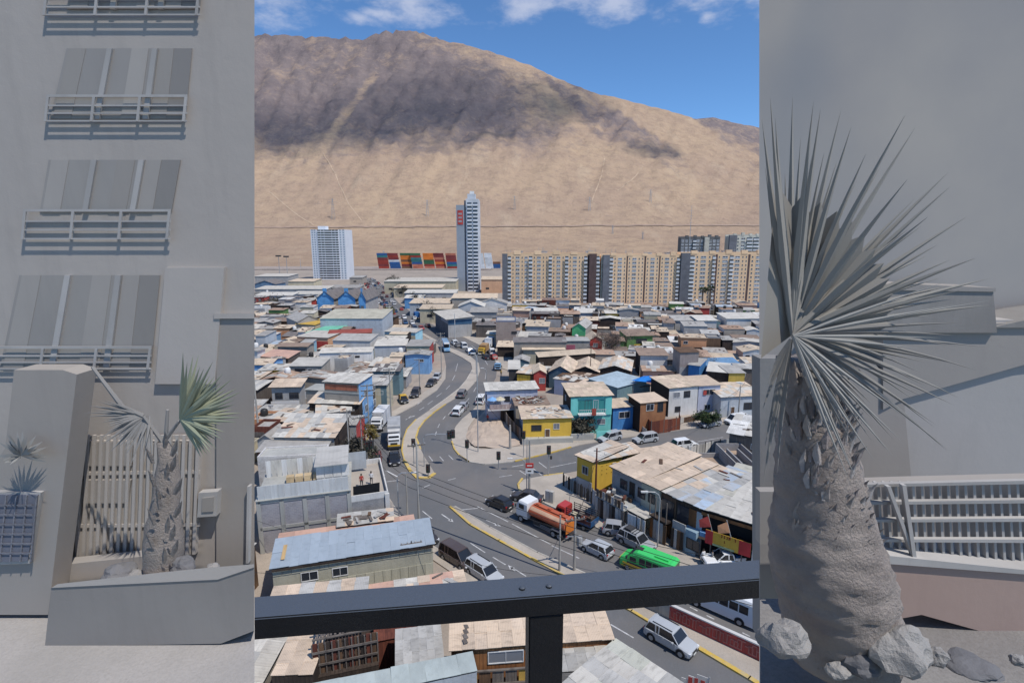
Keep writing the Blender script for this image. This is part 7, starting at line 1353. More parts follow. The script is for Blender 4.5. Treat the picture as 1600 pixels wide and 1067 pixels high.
tree(607, 503, 7, 6, 'yellow-green tree at the end of the big pale warehouse', 'g7', mat('olive_leaf', (.16, .15, .05), kind='leaf'), 1200, seed=11); tree(607, 519, 4, 5, 'green shrub below the yellow-green tree', 'g8', LEAF, 800, seed=12); tree(617, 455, 12, 7, 'lone dark tree beside the far avenue traffic', 'g9', LEAF_D, 1300, seed=13); tree(428, 482, 5, 14, 'low olive shrubs on the pinkish lot left of the blue halls', 'g10', LEAF_D, 1500, seed=14)
tree(1012, 622, 2.4, 2.2, 'small green shrub beside the olive house', 'g11', LEAF, 500, seed=15) if False else None; tree(1030, 565, 3.5, 4, 'green bush under the olive house eaves', 'g11', LEAF, 700, seed=15)
for i in range(11):
    f = i / 10; x = 609 + (680 - 609) * f; y = 448 + (504 - 448) * f; tree(x, y, 7.5 - i % 3, 7, f'dark street tree right of the far avenue, {(nth + ["ninth", "tenth", "eleventh"])[i]} from the far end', 'row%d' % (i % 3), mat('row_leaf', (.06, .06, .055), kind='leaf'), 900, seed=20 + i % 3, grp='dark street trees along the far avenue')
def palm(px, py, top, label, key=1):
    p = G(px, py); h = top_z(p, top); root = empty('palm_tree', p, 0, label, 'palm', 'palms before the tan blocks'); MB().tube([(0, 0, 0), (.1, 0, h * .5), (0, 0, h - 1.5)], .45, 7, .35).build('trunk', BARK, root); rr = random.Random(key)
    for k in range(26):
        a = rr.uniform(0, 6.28); e = rr.uniform(-.8, 1.2); L_ = h * .2; d = Vector((math.cos(a) * math.cos(e), math.sin(a) * math.cos(e), math.sin(e))); c = Vector((0, 0, h - 1.6)); fr_ = MB(); s_ = d.cross(Vector((0, 0, 1))).normalized()
        for j in range(9): t = (j - 4) * .2; q = (d + s_ * t).normalized() * L_ * (1 - abs(t) * .3); fr_.face([c + d * L_ * .35, c + q * .8 + Vector((0, 0, .12)), c + q - Vector((0, 0, .2 * L_)), c + q * .8 - Vector((0, 0, .12))])
        fr_.build('frond', LEAF_D if e < 0 else LEAF, root)
palm(1096, 487, 448, 'fuller of the two palms before the nearest tan block', 1); palm(1108, 486, 446, 'darker right palm before the nearest tan block', 2); palm(834, 477, 448, 'single shaggy palm before the left tan block', 3)
# flags
def flag(px, py, top, m, label, lean=0):
    b_ = G(px, py); h = top_z(b_, top); root = empty('flag', b_, 0, label, 'flag'); MB().tube([(0, 0, 0), (lean, 0, h)], .05, 5).build('flagpole', WOOD_G, root); a = MB()
    for i in range(6): x0 = i * .45; x1 = x0 + .45; w = lambda x: .25 * math.sin(x * 3); a.hexa([(lean - x0, w(x0), h - .2 - x0 * .9), (lean - x1, w(x1), h - .2 - x1 * .9), (lean - x1, w(x1) + .02, h - .2 - x1 * .9), (lean - x0, w(x0) + .02, h - .2 - x0 * .9), (lean - x0, w(x0), h - .2 - x0 * .9 + 1.1), (lean - x1, w(x1), h - .2 - x1 * .9 + 1.1), (lean - x1, w(x1) + .02, h - .2 - x1 * .9 + 1.1), (lean - x0, w(x0) + .02, h - .2 - x0 * .9 + 1.1)])
    a.build('flag_cloth', m, root); return root
flag(627, 600, 573, mat('orange_flag', (.65, .16, .05)), 'orange-red flag on a roof left of the avenue'); flag(831, 565, 549, REDW, 'small red flag on the cream workshop roof')
for u_, m, lb in ((.25, REDW, 'red flag hanging over the left end of the yellow banner'), (.58, ORANG, 'orange flag drooping over the middle of the yellow banner')):
    st_ = bpy.data.objects['banner_stall_building']; q = st_.matrix_basis @ Vector((st_['W'] * u_, -1.1, 3.9)); f_ = empty('flag', q, st_.rotation_euler[2], lb, 'flag'); MB().bar((0, 0, 0), (-.5, -.3, 2.0), .06).build('flagpole', GREYW, f_); MB().hexa([(-.1, -.2, .6), (-1.2, -.5, .3), (-1.2, -.48, .3), (-.1, -.18, .6), (-.45, -.3, 1.8), (-1.3, -.6, 1.2), (-1.3, -.58, 1.2), (-.45, -.28, 1.8)]).build('flag_cloth', m, f_)
# umbrella-like banner at the bottom right edge
q = G(1108, 1070, 2.4); bn = empty('street_banner', (q.x, q.y, 0), -.5, 'white street banner with dark red print at the bottom edge by the lower carriageway', 'banner'); MB().tube([(0, 0, 0), (0, 0, 3.1)], .04).build('post', STEEL, bn); MB().prism([(0, 0), (0, .04), (-2.0, .04), (-2.0, 0)], 1.6, 2.2).box(-1.5, 0, 2.2, 0, .04, 2.6).box(-.9, 0, 2.6, 0, .04, 2.95).build('banner_cloth', WHITE, bn); MB().box(-1.5, -.02, 1.8, -1.2, -.004, 2.5).box(-1.05, -.02, 1.9, -.8, -.004, 2.6).box(-.6, -.02, 1.8, -.3, -.004, 2.6).build('printed_marks', REDW, bn)
# ---------------------------------------------------------------- the balcony rail in front of the camera
ZR = 34.22
RL = G(397, 966, ZR); RRt = G(1187, 904.5, ZR); d = (RRt - RL); rz = math.atan2(d.y, d.x); L_ = d.length
rail = empty('balcony_railing', RL, rz, 'dark painted steel balcony railing crossing the whole view close to the camera', 'railing')
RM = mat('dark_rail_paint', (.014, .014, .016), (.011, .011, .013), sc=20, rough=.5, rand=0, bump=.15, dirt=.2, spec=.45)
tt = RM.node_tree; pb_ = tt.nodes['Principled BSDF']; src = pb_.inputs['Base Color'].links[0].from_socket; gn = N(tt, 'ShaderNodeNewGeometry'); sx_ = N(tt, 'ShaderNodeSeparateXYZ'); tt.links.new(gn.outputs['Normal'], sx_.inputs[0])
dm_ = N(tt, 'ShaderNodeMapRange'); dm_.inputs[1].default_value = .5; dm_.inputs[2].default_value = .95; tt.links.new(sx_.outputs[2], dm_.inputs[0]); mx_ = N(tt, 'ShaderNodeMix', data_type='RGBA'); mx_.inputs[7].default_value = (.07, .088, .12, 1)   # lighter bluish tone mixed in on the upward faces
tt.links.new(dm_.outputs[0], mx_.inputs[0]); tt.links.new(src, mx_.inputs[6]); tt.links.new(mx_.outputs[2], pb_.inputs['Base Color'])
def bev(mb_name, x0, y0, z0, x1, y1, z1, b=.003):
    bm = bmesh.new(); bmesh.ops.create_cube(bm, size=1)
    for v in bm.verts: v.co = Vector(((x0 + x1) / 2 + v.co.x * (x1 - x0), (y0 + y1) / 2 + v.co.y * (y1 - y0), (z0 + z1) / 2 + v.co.z * (z1 - z0)))
    bmesh.ops.bevel(bm, geom=bm.edges[:], offset=b, segments=2, affect='EDGES'); me = bpy.data.meshes.new(mb_name); bm.to_mesh(me); bm.free(); me.materials.append(RM)
    o = bpy.data.objects.new(mb_name, me); link(o, rail); KIDS.setdefault(rail.name, []).append(o.name); return o
def end_x(y, z, tgt):       # where the bar line meets the side wall edge, so its ends finish flush with it
    lo, hi = -.5, L_ + .5
    for _ in range(40):
        m_ = (lo + hi) / 2; q_ = rail_m @ Vector((m_, y, z))
        if to_px(q_)[0] < tgt: lo = m_
        else: hi = m_
    return lo
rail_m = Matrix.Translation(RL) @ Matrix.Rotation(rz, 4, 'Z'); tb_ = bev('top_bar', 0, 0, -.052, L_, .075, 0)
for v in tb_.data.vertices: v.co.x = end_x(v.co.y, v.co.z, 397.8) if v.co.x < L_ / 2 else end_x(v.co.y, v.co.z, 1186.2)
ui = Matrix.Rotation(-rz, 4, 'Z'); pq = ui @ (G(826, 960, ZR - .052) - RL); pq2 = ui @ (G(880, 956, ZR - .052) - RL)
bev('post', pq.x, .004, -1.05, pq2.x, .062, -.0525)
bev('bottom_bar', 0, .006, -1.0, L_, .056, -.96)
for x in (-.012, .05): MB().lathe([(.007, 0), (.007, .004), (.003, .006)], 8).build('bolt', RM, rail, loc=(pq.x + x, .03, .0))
sl_ = MB().box(-3.2, -3.2, 33.0, 3.2, .55, 33.15).build('balcony_floor', CONC); sl_['kind'] = 'structure'
ceil_ = MB().box(-3.2, -3.2, 36.6, 3.2, -.3, 36.85).build('balcony_ceiling', WHITE); ceil_['kind'] = 'structure'
bk = MB().box(-3.2, -3.5, 0, 3.2, -3.2, 62).build('balcony_back_wall', WHITE); tag(bk, 'white wall of the apartment building behind the balcony', 'wall')
# ---------------------------------------------------------------- left wing: grey facade, planter and small palm
FW = mat('faded_plaster', (.43, .395, .365), (.385, .355, .33), sc=.8, dirt=.12, rand=0, bump=.08); FW2 = mat('faded_plaster_light', (.46, .425, .395), (.425, .395, .368), sc=.5, dirt=.05, rand=0, bump=.08); FD = mat('faded_plaster_dark', (.335, .31, .287), (.31, .288, .27), dirt=.06, rand=0, bump=.05)
FG = mat('faded_glass', (.33, .31, .29), (.3, .283, .268), dirt=.1, rand=0, bump=0, rough=.5); FGD = mat('faded_glass_dark', (.27, .252, .237), (.25, .235, .222), dirt=.1, rand=0, bump=0, rough=.5); FF = mat('faded_white_frame', (.45, .437, .425), dirt=.05, rand=0, bump=0); FC = mat('faded_curtain', (.36, .338, .315), (.335, .313, .294), rand=.12, dirt=.06, bump=.0)
FP = mat('planter_grey', (.265, .252, .242), (.24, .228, .22), dirt=.08, rand=0, bump=.05); FLO = mat('faded_ground', (.38, .36, .345), (.32, .305, .29), kind='ground', rand=0, sc=2, dirt=.15)
YL = 9.0
def pv(px, py, Y=YL): p = V(px, py, Y); return p
def slab(name, pix, Y0, Y1, m, parent=None, structure=False, label=None, cat=None, org=None, splay=False):
    """solid with the outline pix on the plane Y0, extruded away to Y1"""
    P = [pv(x, y, Y0) for x, y in pix]; n = len(P); o0 = org or Vector((0, 0, 0)); a = MB(); P = [p - o0 for p in P]; dy = Y1 - Y0
    a.v = [tuple(p) for p in P] + ([tuple(pv(x, y, Y1) - o0) for x, y in pix] if splay else [(p.x, p.y + dy, p.z) for p in P]); a._fs(0, [tuple(range(n)), tuple(range(n, 2 * n))[::-1]] + [(i, i + n, (i + 1) % n + n, (i + 1) % n) for i in range(n)])
    bm = bmesh.new(); me = a.mesh(name, m); bm.from_mesh(me); bmesh.ops.recalc_face_normals(bm, faces=bm.faces); bm.to_mesh(me); bm.free()
    o = bpy.data.objects.new(name, me); link(o, parent)
    if parent is not None: KIDS.setdefault(parent.name, []).append(o.name)
    if structure: o['kind'] = 'structure'
    return tag(o, label, cat)
EX = pv(397.6, 300, YL).x; zt_ = pv(0, -140, YL).z; FB = V(0, 1008, YL - 1.5).z        # podium level of the left wing
wing = empty('grey_apartment_wing', (EX, YL, 0), 0, 'pale grey apartment facade with curtained windows filling the left side', 'building'); org = Vector((EX, YL, 0))
XL = pv(-260, 300, YL).x
slab('wall', [(-260, 1300), (397.6, 1300), (397.6, -120), (-260, -120)], YL, YL + .35, FW, wing, org=org, splay=True)
def qd(pix, Y0, Y1, m, name, parent=wing): return slab(name, pix, YL + Y0, YL + Y1, m, parent, org=org, splay=max(p[0] for p in pix) > 396)
# windows, floor by floor (outlines lean a little, as they do in the photograph)
def bay(TL, TR, BR, BL, rt, label=None, cols=((0, .32), (.36, .68), (.72, 1)), curt=True, railz=True):
    q = qd([BL, BR, TR, TL], -.012, -.002, FGD, 'window'); L2 = lambda a, b, t: (a[0] + (b[0] - a[0]) * t, a[1] + (b[1] - a[1]) * t)
    for i, (u0, u1) in enumerate(cols):
        a, b = L2(TL, TR, u0), L2(TL, TR, u1); c, d_ = L2(BL, BR, u1), L2(BL, BR, u0)
        slab('pane', [d_, c, b, a], YL - .022, YL - .013, FG if i != 2 else FGD, q, org=org)
        if curt:
            for k in range(1): t0 = .06 if i != 1 else .5; slab('curtain', [L2(d_, c, t0), L2(d_, c, t0 + .42), L2(a, b, t0 + .42), L2(a, b, t0)], YL - .028 - .003 * (k % 2), YL - .024, FC, q, org=org)
        if i: m0 = cols[i - 1][1]; slab('mullion', [L2(BL, BR, m0), L2(BL, BR, u0), L2(TL, TR, u0), L2(TL, TR, m0)], YL - .06, YL - .014, FF, q, org=org)
    if railz:
        r_ = qd([(rt[0], rt[2]), (rt[1], rt[2]), (rt[1], rt[2] - 4), (rt[0], rt[2] - 4)], -.09, -.07, FF, 'window_rail'); x0, x1, yt, ybt = rt
        for y in [yt + (ybt - yt) * k / 3 for k in (1, 2, 3)]: slab('rail_bar', [(x0, y + 2.4), (x1, y + 2.4), (x1, y), (x0, y)], YL - .09, YL - .072, FF, r_, org=org)
        for k in range(4): x = x0 + (x1 - x0 - 4) * k / 3; slab('rail_post', [(x - 4, ybt + 2), (x, ybt + 2), (x + 4, yt), (x, yt)], YL - .095, YL - .07, FF, r_, org=org)
bay((115, -40), (318, -38), (312, 14), (104, 14), (70, 312, -14, 22), railz=True)
bay((104, 76), (300, 76), (290, 186), (78, 186), (72, 292, 152, 188))
bay((76, 250), (282, 250), (268, 330), (62, 330), (36, 266, 331, 372))
bay((30, 430), (250, 430), (236, 574), (0, 574), (-20, 236, 545, 575))

qd([(242, 600), (335, 600), (350, 418), (258, 418)], -.08, -.003, FW2, 'wall_panel'); qd([(334, 498), (397.4, 498), (397.4, 490), (334, 490)], -.1, -.003, FW2, 'door_canopy'); qd([(338, 900), (397.4, 900), (397.4, 499), (338, 499)], -.06, -.003, FD, 'dark_entrance'); qd([(384, 880), (388, 880), (390, 760), (386, 760)], -.16, -.06, FF, 'door_handle'); qd([(308, 808), (338, 806), (340, 768), (310, 770)], -.2, -.06, FF, 'notice_board'); qd([(315, 800), (333, 799), (334, 776), (316, 778)], -.22, -.2, FG, 'notice_sheet') 
# barred gate with dark slots
gate = empty('barred_gate', org, 0, 'white barred gate with dark slots behind the small palm at the left', 'gate')
qd([(78, 886), (305, 866), (312, 690), (96, 690)], -.1, -.003, FW2, 'gate_panel', gate)
for pz in (((98, 728), (205, 728), (208, 690), (102, 690)), ((92, 786), (200, 786), (204, 750), (95, 750))): qd(list(pz), -.14, -.1, FD, 'dark_slot', gate)
for k in range(21): x = 84 + k * 10.8; qd([(x, 882 - k * .8), (x + 4.5, 882 - k * .8), (x + 11, 680), (x + 6.5, 680)], -.17, -.13, FW2, 'gate_bar', gate)
for y in (682, 738, 820): qd([(80, y + 5), (312, y + 2), (312, y - 3), (80, y)], -.13, -.11, FW2, 'gate_rail', gate)
# dark slanted pillar, panel in a light frame, plant
pil_ = empty('slanted_pillar', org, 0, 'dark grey slanted pillar in front of the barred gate', 'pillar'); qd([(55, 960), (75, 960), (120, 585), (98, 578), (22, 578), (8, 700), (-60, 800), (-60, 960)], -.9, -.5, FD, 'pillar_body', pil_)
qd([(-60, 884), (46, 880), (63, 770), (-60, 768)], -.98, -.9, FF, 'light_frame', pil_); gp = qd([(-60, 880), (43, 876), (59, 773), (-60, 772)], -1.0, -.98, mat('faded_blue_panel', (.175, .185, .23), rand=0, dirt=.1, bump=0), 'panel', pil_)
for k in range(7): qd([(-50 + k * 16, 878), (-48 + k * 16, 878), (-38 + k * 16, 774), (-40 + k * 16, 774)], -1.02, -1.0, FF if False else mat('faded_grid', (.22, .225, .26), rand=0), 'grid_bar', pil_)
for k in range(6): qd([(-60, 790 + k * 15), (50, 790 + k * 15), (50, 788 + k * 15), (-60, 788 + k * 15)], -1.025, -1.02, MATS['faded_grid'], 'grid_bar', pil_)
def leafy(px, py, Y, w, n, m, label, name='small_plant'):
    c = pv(px, py, Y); rr = random.Random(px); a = MB()
    for i in range(n): t = rr.uniform(0, 6.28); e = rr.uniform(-.3, 1.3); L = w * rr.uniform(.5, 1); d_ = Vector((math.cos(t) * math.cos(e), math.sin(t) * .6 * math.cos(e), math.sin(e))) * L; s_ = d_.cross(Vector((0, 1, 0))).normalized() * w * .06; a.face([Vector((0, 0, 0)), d_ * .6 + s_, d_, d_ * .6 - s_])
    o = a.build(name, m, loc=c); return tag(o, label, 'plant')
leafy(32, 712, YL - 1.2, .42, 60, mat('pale_leaf', (.33, .33, .32), kind='leaf', rand=0), 'small pale leafy plant before the slanted pillar')
# terrace and planter
tz = FB; 
g1, g2, g3 = G(397.6, 1000, tz), G(397.6, 1300, tz), V(397.6, 1003, YL); a = MB(); a.hexa([(XL - 1, g2.y, tz - .6), (g2.x - .9, g2.y, tz - .6), (g3.x - .9, YL, tz - .6), (XL - 1, YL, tz - .6), (XL - 1, g2.y, tz), (g2.x, g2.y, tz), (-(800 - 397.6) / FPX * (YL * math.cos(PITCH) + (35 - tz) * math.sin(PITCH)), YL, tz), (XL - 1, YL, tz)]); o = a.build('left_terrace', FLO); o['kind'] = 'structure'
plt = empty('concrete_planter', org, 0, 'long dark grey planter box holding the small palm and stones', 'planter')
slab('planter_box', [(70, 1010), (345, 1005), (397, 985), (397, 885), (340, 905), (80, 918)], YL - 1.5, YL - .6, FP, plt, org=org, splay=True); slab('planter_rim', [(80, 918), (340, 905), (397, 886), (397, 881), (330, 886), (260, 893), (90, 912)], YL - 1.52, YL - .55, FW2, plt, org=org, splay=True); slab('back_wall_strip', [(75, 916), (230, 893), (232, 868), (78, 884)], YL - .5, YL - .28, FD, plt, org=org)
def rock(px, py, Y, w, h, m, label, seed, flatn=.7):
    c = pv(px, py, Y); bm = bmesh.new(); bmesh.ops.create_icosphere(bm, subdivisions=3, radius=1)
    for v in bm.verts:
        n = v.co.normalized(); k = 1 + .35 * noise.noise(n * 1.4 + Vector((seed, 0, 0))) + .14 * noise.noise(n * 4 + Vector((0, seed, 0))); q = n * k; q.z = max(q.z, -.55); v.co = Vector((q.x * w / 2, q.y * w / 2.4, q.z * h / 2 + h * .25))
    me = bpy.data.meshes.new('rock'); bm.to_mesh(me); bm.free(); me.materials.append(m); o = bpy.data.objects.new('rock', me); link(o); o.location = c; return tag(o, label, 'rock')
RKD = mat('faded_rock_dark', (.17, .17, .18), (.13, .13, .14), sc=4, rand=0, dirt=.3); RKL = mat('faded_rock_light', (.36, .35, .34), (.27, .26, .255), sc=3, rand=0, dirt=.3, bump=.6)
rock(186, 900, YL - 1.2, .5, .26, RKD, 'flat dark stone at the left end of the planter', 1); rock(286, 892, YL - 1.2, .38, .34, RKD, 'round dark stone right of the small palm trunk', 2); rock(333, 890, YL - 1.2, .22, .14, RKL, 'small pale stone at the right end of the planter', 3); rock(214, 903, YL - 1.25, .3, .16, RKL, 'pale stone beside the flat dark stone', 4); rock(252, 900, YL - 1.3, .26, .12, RKL, 'low pale stone in the middle of the planter', 5)
# small palm
def blade(a, base, tip, w, m_droop=.0, up=Vector((0, -1, 0))):
    b_ = Vector(base); t = Vector(tip); d_ = t - b_; s_ = d_.cross(up).normalized() * w / 2; n = 5; pts = []
    for i in range(n + 1):
        f = i / n; c = b_ + d_ * f - Vector((0, 0, m_droop * f * f)) + up * (-.02 * math.sin(f * 3)); k = (.55 + .9 * f) if f < .4 else (.91 * (1 - (f - .4) / .6) + .02); pts.append((c - s_ * k, c + up * w * .25 * k, c + s_ * k))
    for p, q in zip(pts, pts[1:]): a.face([p[0], p[1], q[1], q[0]]); a.face([p[1], p[2], q[2], q[1]])
def trunk(name, prof, Y, m, parent, org_, seed=0, n=20, rough_=.08, rings=3):
    """prof: (px centre, py, half width px) rows from bottom to top"""
    a = MB(); rows = []
    R0 = []
    for (x0, y0, w0), (x1, y1, w1) in zip(prof, prof[1:]):
        for k in range(rings): f = k / rings; R0.append((x0 + (x1 - x0) * f, y0 + (y1 - y0) * f, w0 + (w1 - w0) * f))
    R0.append(prof[-1])
    for x, y, w in R0:
        c = pv(x, y, Y) - org_; hw_ = (pv(x + w, y, Y) - pv(x, y, Y)).x * .9; row = []
        for k in range(n):
            t = 2 * math.pi * k / n; rr = hw_ * (1 + rough_ * noise.noise(Vector((math.cos(t) * 2.2, math.sin(t) * 2.2, y / 14 + seed))) * 2); row.append((c.x + math.cos(t) * rr, c.y + math.sin(t) * rr, c.z))
        rows.append(row)
    loft(a, rows); return a.build(name, m, parent, smooth=True)
TR1 = mat('faded_bark', (.35, .31, .285), (.29, .26, .24), sc=6, rand=0, bump=.8, dirt=.3)
sp_ = empty('small_palm', org, 0, 'small fan palm with one yellowish frond standing in the dark planter', 'palm'); YP = YL - 1.1
trunk('trunk', [(256, 893, 30), (256, 850, 31), (256, 820, 28), (258, 790, 22), (262, 750, 20), (262, 715, 15), (254, 690, 9)], YP, TR1, sp_, org, 1)
for k in range(16): y = 880 - k * 12; x = 256 + 17 * math.sin(k * 2.3); hk = MB(); blade(hk, pv(x, y, YP - .3) - org, pv(x + 13 * math.sin(k * 2.3), y - 26, YP - .42) - org, .1); hk.build('husk', TR1, sp_)
fr1 = MB(); C1 = (282, 655); rr = random.Random(5)
for i in range(34):
    t = R(-62 + 150 * i / 33); L = rr.uniform(72, 92) * (1.15 if i > 12 else .8); blade(fr1, pv(*C1, YP - .1) - org, pv(C1[0] + math.cos(t) * L, C1[1] - math.sin(t) * L, YP - .3 + .3 * math.sin(i * 1.3)) - org, .09)
fr1.build('frond', mat('faded_yellow_leaf', (.34, .36, .25), (.31, .33, .24), kind='leaf', rand=0), sp_)
fr2 = MB(); C2 = (222, 650)
for i in range(30): t = R(150 + 130 * i / 29); L = rr.uniform(45, 85); blade(fr2, pv(C2[0] + i * .4, C2[1], YP) - org, pv(C2[0] + math.cos(t) * L * 1.1, C2[1] - math.sin(t) * L * .9, YP - .2) - org, .06, .05)
fr2.build('frond', mat('faded_dark_leaf', (.3, .29, .28), kind='leaf', rand=0), sp_)
for a_0, a_1 in (((254, 690), (224, 650)), ((224, 650), (190, 634)), ((190, 634), (144, 573)), ((258, 700), (262, 640)), ((256, 690), (280, 658))): MB().tube([pv(*a_0, YP) - org, pv(*a_1, YP - .05) - org], .035, 6, .022).build('leaf_stem', MATS['faded_dark_leaf'], sp_)
# ---------------------------------------------------------------- right wing: added cloudy sky backdrop, roofs, fence, big palm
YR = 8.0; XR = pv(1186.4, 300, YR).x; ORG2 = Vector((XR, YR, 0))
SCR = bpy.data.materials.new('mottled_grey_screen'); SCR.use_nodes = True; t = SCR.node_tree; b = t.nodes['Principled BSDF']; b.inputs['Roughness'].default_value = .95; b.inputs['Specular IOR Level'].default_value = .1
tcn = N(t, 'ShaderNodeTexCoord'); v1 = hx(hr(hn(.32, 5, .5), .36, .64), (.425, .395, .36), (.34, .325, .32)); v2 = hx(hr(hn(.22, 3, .5, (1, 1, .6)), .5, .62, 0, .7), v1, (.255, .275, .3)); t.links.new(v2, b.inputs['Base Color'])
sw = slab('screen_wall', [(1186.4, 1300), (2000, 1300), (2000, -140), (1186.4, -140)], YR, YR + .35, SCR, org=ORG2, splay=True); sw.location = ORG2; tag(sw, 'tall grey backdrop added as a cloudy sky behind the big palm', 'wall')  # added backdrop, its mottling stands for a grey cloudy sky
def q2(pix, Y0, Y1, m, name, parent, o_=None): return slab(name, pix, Y0, Y1, m, parent, org=o_ or ORG2)
nb = empty('neighbour_house', ORG2, 0, 'grey house with dark roof and pale wall behind the fence at the right', 'house')
q2([(1380, 770), (1800, 770), (1800, 500), (1410, 500)], 7.2, 7.9, mat('pale_side_wall', (.41, .39, .375), (.38, .365, .35), rand=0, dirt=.06, bump=.05), 'wall', nb); q2([(1380, 640), (1412, 623), (1600, 570), (1800, 545), (1800, 500), (1560, 505), (1380, 520)], 7.14, 7.9, FD, 'roof', nb)
q2([(1360, 520), (1558, 520), (1552, 455), (1400, 448), (1360, 452)], 7.08, 7.85, mat('faded_dark_brown', (.3, .285, .27), rand=0, dirt=.08, bump=.05), 'upper_wall', nb); q2([(1355, 453), (1556, 456), (1556, 450), (1398, 443), (1355, 446)], 7.06, 7.6, FF if False else FD, 'roof_edge', nb); q2([(1556, 512), (1800, 512), (1800, 470), (1640, 492), (1558, 510)], 7.1, 7.8, MATS['faded_dark_brown'], 'gable', nb); q2([(1330, 800), (1428, 790), (1412, 620), (1360, 560), (1320, 600)], 7.17, 7.85, FD, 'dark_side', nb)
# terrace ground on the right, low pink wall with fence
TZ = V(0, 1050, 3.6).z
a = MB(); g1, g2 = G(1187.5, 1400, TZ), G(1187.5, 935, TZ); o = a.hexa([(g1.x + .4, g1.y, TZ - .5), (6, g1.y, TZ - .5), (7, g2.y, TZ - .5), (g2.x + .5, g2.y, TZ - .5), (g1.x, g1.y, TZ), (6, g1.y, TZ), (7, g2.y, TZ), (g2.x, g2.y, TZ)]).build('right_terrace', mat('faded_terrace', (.26, .25, .24), (.21, .2, .195), kind='ground', rand=0, sc=3)); o['kind'] = 'structure'
YF = 4.05; pk_ = empty('pink_wall', ORG2, 0, 'low salmon pink wall with pale coping carrying the white fence', 'wall')
q2([(1300, 985), (1440, 960), (1800, 1060), (1800, 893), (1600, 893), (1390, 873), (1300, 873)], YF, YF + .3, mat('faded_pink', (.4, .295, .255), (.37, .27, .235), rand=0, dirt=.05, bump=.05), 'wall_body', pk_); q2([(1380, 880), (1800, 912), (1800, 897), (1600, 890), (1390, 868)], YF - .03, YF + .33, FF, 'coping', pk_)
fn = empty('white_fence', ORG2, 0, 'white barred metal fence on the low pink wall', 'fence')
for y0, y1 in ((758, 746), (785, 778), (812, 808), (842, 843), (872, 890)): q2([(1300, y0 + 4), (1800, y1 + 6), (1800, y1), (1300, y0)], YF + .06, YF + .1, FF, 'fence_rail', fn)
for k in range(36): x = 1316 + k * 13.6; q2([(x + 8, 872 + k * .5), (x + 12, 872 + k * .5), (x + 4, 756), (x, 756)], YF + .1, YF + .16, FF, 'fence_bar', fn)
q2([(1428, 874), (1433, 874), (1392, 760), (1386, 760)], YF, YF + .04, FF, 'brace', fn); q2([(1427, 874), (1433, 874), (1416, 758), (1410, 758)], YF - .01, YF + .03, FF, 'brace', fn)
# hillside of dark backdrop between the fence bars, and side rail at the left of the trunk
q2([(1300, 905), (1800, 930), (1800, 748), (1420, 758), (1300, 762)], YF + .9, YF + 1.1, FD, 'back_panel', nb)
q2([(1187.5, 850), (1230, 850), (1230, 768), (1187.5, 768)], 4.8, 4.9, FG, 'side_panel', nb); q2([(1187.5, 1000), (1300, 1000), (1300, 560), (1187.5, 560)], 5.6, 5.8, mat('faded_mid_grey', (.28, .27, .265), (.24, .235, .23), rand=0, bump=.1), 'side_wall', nb)
# big palm
YB = 3.4; OB = pv(1290, 950, YB); bpalm = empty('big_palm', OB, 0, 'large fan palm with thick bark trunk and long pointed blades at the right', 'palm')
trunk('trunk', [(1312, 1020, 88), (1312, 985, 90), (1310, 955, 93), (1304, 925, 95), (1298, 895, 96), (1293, 868, 94), (1288, 842, 88), (1286, 820, 82), (1284, 795, 77), (1281, 760, 72), (1277, 720, 66), (1272, 680, 60), (1266, 640, 50), (1260, 600, 46), (1252, 560, 40)], YB, mat('faded_palm_bark', (.4, .35, .32), (.31, .27, .25), sc=9, rand=0, bump=.7, dirt=.3), bpalm, OB, 4, 32, .05, 4)
rr = random.Random(12)
HM = [mat('faded_husk', (.38, .335, .31), (.32, .285, .262), sc=9, rand=.12, bump=.4), mat('faded_husk_pale', (.42, .39, .375), (.36, .33, .32), sc=9, rand=.1, bump=.4), mat('faded_husk_dark', (.3, .26, .25), sc=9, rand=.1, bump=.4)]
for k in range(120):
    f = k / 119; y = 858 - f * 285; cx_ = 1288 - f * 34; hw_ = 78 - f * 36; u = rr.uniform(-.9, .9); hk = MB(); Rr = hw_ * .9 * YB / FPX * .98 + .03; c_ = pv(cx_, y, YB) - OB + Vector((u * Rr, -math.sqrt(1 - u * u) * Rr, 0))
    blade(hk, c_, c_ + Vector((u * .04 + rr.uniform(-.04, .04), -.03, rr.uniform(.1, .18))), rr.uniform(.035, .07)); hk.build('husk', HM[k % 3], bpalm)
LG = [mat('faded_blade', (.34, .325, .295), (.31, .295, .27), kind='leaf', rand=.0), mat('faded_blade_pale', (.42, .415, .395), kind='leaf', rand=0), mat('faded_blade_dark', (.29, .28, .265), kind='leaf', rand=0)]
CB = (1238, 523)
tips = [(1192, 175), (1197, 250), (1205, 140), (1213, 172), (1240, 140), (1273, 146), (1284, 158), (1316, 160), (1332, 186), (1416, 168), (1432, 188), (1355, 228), (1420, 268), (1484, 258), (1487, 280), (1452, 327), (1512, 328), (1466, 372), (1526, 392), (1487, 395), (1550, 424), (1504, 442), (1548, 466)]
fu = MB()
for i, (x, y) in enumerate(tips): blade(fu, pv(*CB, YB - .15) - OB, pv(x, y, YB - .35 + .15 * math.sin(i * 2)) - OB, .056, .04)
for i in range(len(tips) - 1):
    (x0, y0), (x1, y1) = tips[i], tips[i + 1]; k = rr.uniform(.72, .92); x = CB[0] + ((x0 + x1) / 2 - CB[0]) * k; y = CB[1] + ((y0 + y1) / 2 - CB[1]) * k; blade(fu, pv(*CB, YB - .2) - OB, pv(x, y, YB - .1 - .2 * rr.random()) - OB, .045, .09)
fu.build('frond', LG[0], bpalm); web = MB(); wp = []                      # fused inner part of the fan
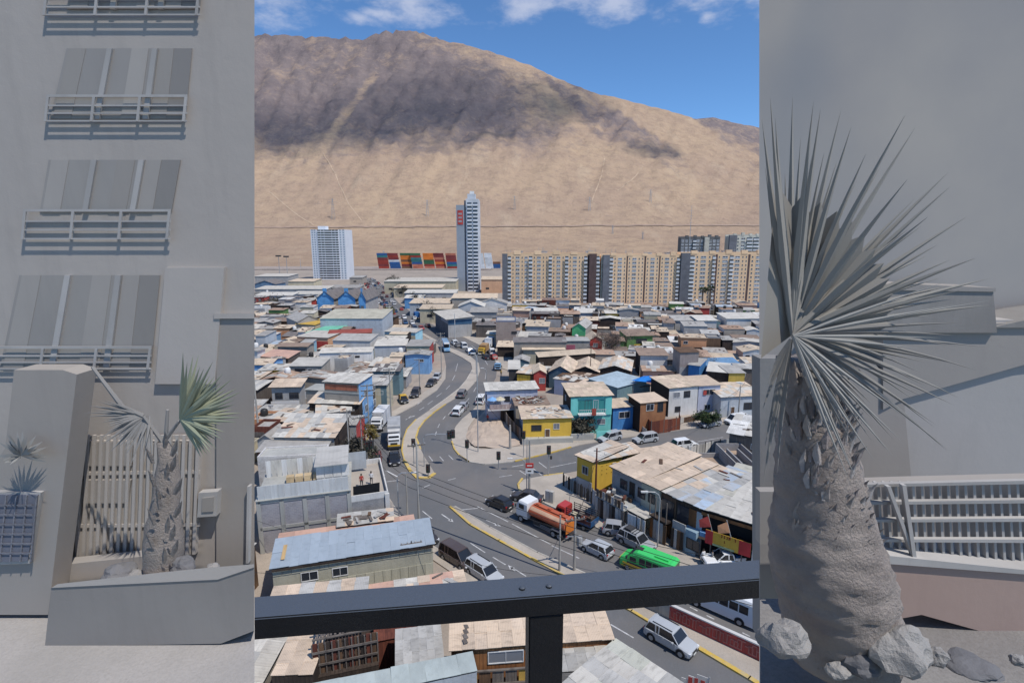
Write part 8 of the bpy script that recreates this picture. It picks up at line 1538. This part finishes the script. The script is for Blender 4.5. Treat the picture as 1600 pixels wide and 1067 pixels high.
for i in range(25):
    t = R(98 - 96 * i / 24); L = 205 + 22 * (i % 2) - i * 3.0; x = CB[0] + math.cos(t) * L; wp.append(pv(max(x, 1188.5), CB[1] - math.sin(t) * L, YB - .22 - .03 * (i % 2)) - OB)
c0 = pv(*CB, YB - .16) - OB
for p, q in zip(wp, wp[1:]): web.face([c0, p, q])
c1 = pv(1189, 560, YB - .2) - OB; web.face([c0, c1, wp[0]]); web.build('fused_fan', LG[0], bpalm)
fd = MB()
for i in range(34): t = R(6 - 74 * i / 33); L = rr.uniform(200, 310) * (1 if i < 18 else .7); blade(fd, pv(*CB, YB - .3) - OB, pv(CB[0] + math.cos(t) * L, CB[1] - math.sin(t) * L, YB - .3 + rr.uniform(-.2, .1)) - OB, .034, rr.uniform(.02, .16))
fd.build('frond', LG[2], bpalm); fp_ = MB()
for x, y in ((1500, 475), (1545, 470), (1480, 440), (1410, 690), (1398, 715), (1368, 722), (1330, 758), (1340, 752), (1470, 528), (1440, 545), (1420, 655), (1345, 640)): blade(fp_, pv(1240, 525, YB - .42) - OB, pv(x, y, YB - .5) - OB, .022)
fp_.build('frond', LG[1], bpalm); fl_ = MB()
for x, y in ((1192, 640), (1195, 700), (1192, 760), (1200, 600), (1205, 660), (1215, 740), (1210, 690)): blade(fl_, pv(1236, 530, YB - .3) - OB, pv(x, y, YB - .3) - OB, .04)
fl_.build('frond', LG[2], bpalm)
for i, (x, y, w, h, m, lb) in enumerate(((1400, 1030, .62, .5, RKL, 'largest pale boulder at the foot of the big palm'), (1225, 1010, .5, .34, RKL, 'broad pale boulder left of the palm foot'), (1345, 1045, .36, .26, RKD, 'dark stone between the two boulders'), (1462, 1035, .2, .24, RKL, 'upright small stone right of the largest boulder'), (1310, 1052, .26, .16, RKL, 'low flat pale stone at the bottom edge'), (1520, 1045, .5, .12, RKD, 'flat dark stone in the right corner'), (1590, 1035, .16, .12, RKL, 'tiny pale stone at the right edge'))):
    rock(x, y, YB - .35 - .05 * (i % 2) + (0 if i not in (1,) else 0), w * .62, h * .62, m, lb, 11 + i)
